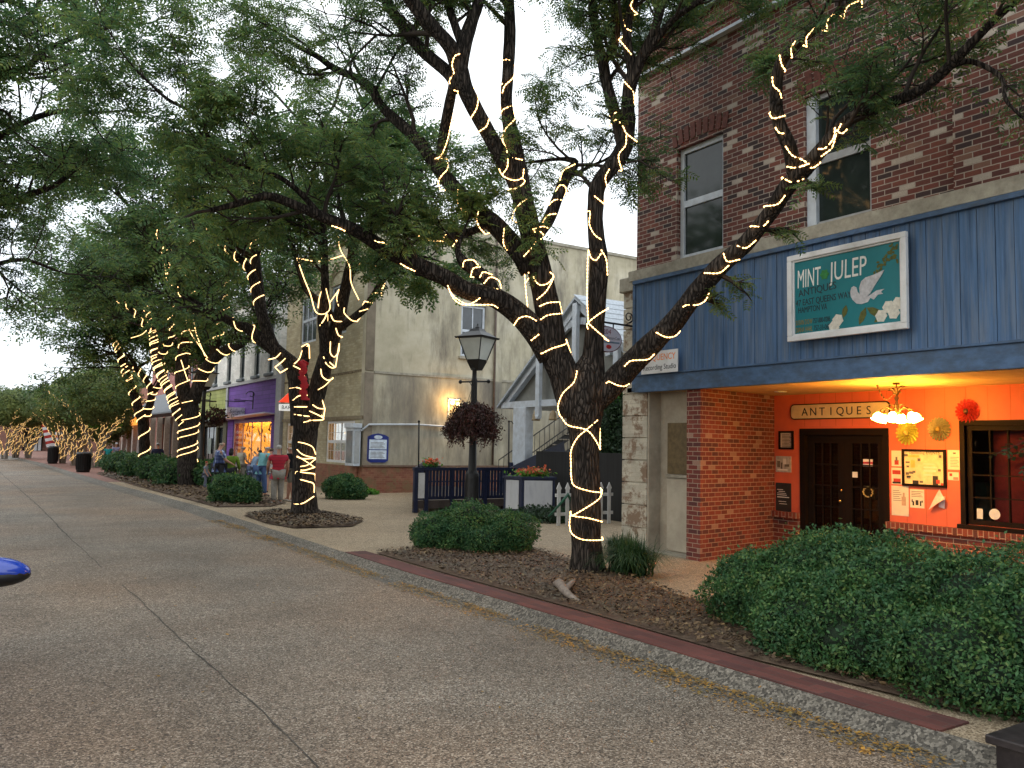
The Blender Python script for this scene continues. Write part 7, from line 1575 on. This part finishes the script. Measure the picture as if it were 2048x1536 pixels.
    if cap is not None:
        mb = MB(); mb.smooth = True; mb.ell(hd+up*.002*h, (.050*h, .050*h, .038*h), 12, 8); mb.ell(hd+fwd*.055*h-up*.006*h, (.035*h, .035*h, .006*h), 10, 4); mb.build('cap', mat('cap', cap, .8), root)
    for sg in (-1, 1):
        e = parent_world(root) @ (pts['head'][0])+A @ Vector((sg*.017*h, .046*h, .012*h)); mb = MB(); mb.smooth = True; mb.ell(e, .0065*h, 8, 6); mb.build('eye', M_dark, root)
        e = parent_world(root) @ (pts['head'][0])+A @ Vector((sg*.045*h, .0, .0)); mb = MB(); mb.smooth = True; mb.ell(e, (.008*h, .012*h, .018*h), 8, 6); mb.build('ear', M_skin, root)
    return root
def plaid():
    m, n, b = _nm('blue_plaid'); t = n.nodes.new('ShaderNodeTexCoord'); outs = None
    s_ = n.nodes.new('ShaderNodeSeparateXYZ'); n.links.new(t.outputs['Object'], s_.inputs[0]); c = None
    for k_, sc in ((0, 60), (2, 60), (1, 60)):
        mu = n.nodes.new('ShaderNodeMath'); mu.operation = 'MULTIPLY'; mu.inputs[1].default_value = sc; n.links.new(s_.outputs[k_], mu.inputs[0])
        si = n.nodes.new('ShaderNodeMath'); si.operation = 'SINE'; n.links.new(mu.outputs[0], si.inputs[0]); r = _ramp(n, [(.0, (.5, .55, .7)), (.55, (.95, .97, 1.0))], si.outputs[0])
        if c is None: c = _mix(n, (.03, .06, .22), (.5, .55, .62), r.outputs[0])
        else: c = _mix(n, c, r.outputs[0], 1, 'MULTIPLY')
        sel = si
    r2 = _ramp(n, [(.45, (.25, .3, .5)), (.5, (1, 1, 1))], sel.outputs[0]); c = _mix(n, c, r2.outputs[0], .8, 'MULTIPLY')
    n.links.new(c, b.inputs['Base Color']); b.inputs['Roughness'].default_value = .9; return m
def striped(name, c1, c2, sc=75):
    m, n, b = _nm(name); t = n.nodes.new('ShaderNodeTexCoord'); s_ = n.nodes.new('ShaderNodeSeparateXYZ'); n.links.new(t.outputs['Object'], s_.inputs[0])
    mu = n.nodes.new('ShaderNodeMath'); mu.operation = 'MULTIPLY'; mu.inputs[1].default_value = sc; n.links.new(s_.outputs[2], mu.inputs[0]); si = n.nodes.new('ShaderNodeMath'); si.operation = 'SINE'; n.links.new(mu.outputs[0], si.inputs[0])
    r = _ramp(n, [(.4, c1), (.7, c2)], si.outputs[0]); n.links.new(r.outputs[0], b.inputs['Base Color']); b.inputs['Roughness'].default_value = .9; return m
person(556, 23, 889, (.15, 1), (.35, .02, .04), (.27, .25, .22), (.4, .39, .37), 'grey-haired man in a red striped polo and grey trousers, seen from behind', arms=((.25, .5), (.1, .3)), build=1.22, shirtmat=striped('red_striped_cloth', (.40, .015, .035), (.28, .012, .03)), shoe=(.5, .5, .48), step=.03)
person(437, 26, 880, (1, .15), None, (.02, .02, .025), (.3, .25, .2), 'balding man in a blue and white plaid shirt and dark trousers in profile', arms=((.2, .9), (.3, .8)), build=1.18, shirtmat=plaid(), hairstyle='fringe', sleeve=.9, step=.10, nod=.3)
person(460, 26.5, 896, (.6, 1), (.12, .2, .015), (.03, .03, .035), (.012, .01, .01), 'person with long dark hair in a lime green jacket, seen from behind', arms=((.3, .6), (.2, .5)), sleeve=1.5, hairstyle='long', build=1.25)
person(481, 29, 889, (.9, .3), (.38, .35, .28), (.2, .18, .15), (.35, .32, .3), 'bald man in a beige shirt behind the lime green jacket', arms=((.3, .8), (.3, .7)), hairstyle='fringe', nod=.3)
person(504, 29, 897, (1, .2), (.25, .35, .5), (.1, .13, .2), (.03, .02, .015), 'dark-haired person in a pale blue shirt bending forward by the purple window', lean=.35, arms=((.5, .9), (.6, .7)), nod=.4)
person(522, 26, 887, (1, .25), (.16, .38, .40), (.05, .09, .2), (.4, .37, .34), 'man in an aqua shirt and blue jeans leaning slightly to the right', lean=.22, arms=((.35, .9), (.4, .8)), hairstyle='fringe', build=1.2, nod=.3)
person(582, 24, 889, (-.8, .5), (.012, .014, .02), (.17, .16, .13), (.35, .33, .3), 'man in a black polo and khaki shorts half hidden by the second trunk', arms=((.2, .5), (.2, .6)), shorts=True, build=1.18, hairstyle='fringe', shoe=(.5, .48, .45))
person(541, 28, 895, (.3, 1), (.45, .42, .42), (.45, .28, .2), (.1, .07, .05), 'person in a pale top between the aqua shirt and the red polo', arms=((.2, .4), (.2, .4)), shorts=True)
person(411, 29, 922, (.8, -.6), (.2, .22, .26), (.12, .13, .17), (.3, .08, .04), 'small reddish-haired child in grey left of the plaid shirt', arms=((.2, .4), (.2, .4)))
person(313, 38, 886, (.2, 1), (.02, .025, .07), (.025, .025, .06), (.1, .1, .1), 'person in dark navy clothes and a pale cap behind the shrub row', cap=(.6, .62, .65), sleeve=1.5, build=1.2)
person(214, 46, 889, (-.2, -1), (.01, .22, .22), (.03, .03, .05), (.1, .07, .05), 'person in a teal shirt beyond the leftmost round shrub', build=1.2)
person(229, 46.5, 885, (.4, -1), (.3, .28, .42), (.1, .1, .15), (.5, .5, .5), 'person in a lavender shirt beside the one in teal', cap=(.6, .62, .66), build=1.1)
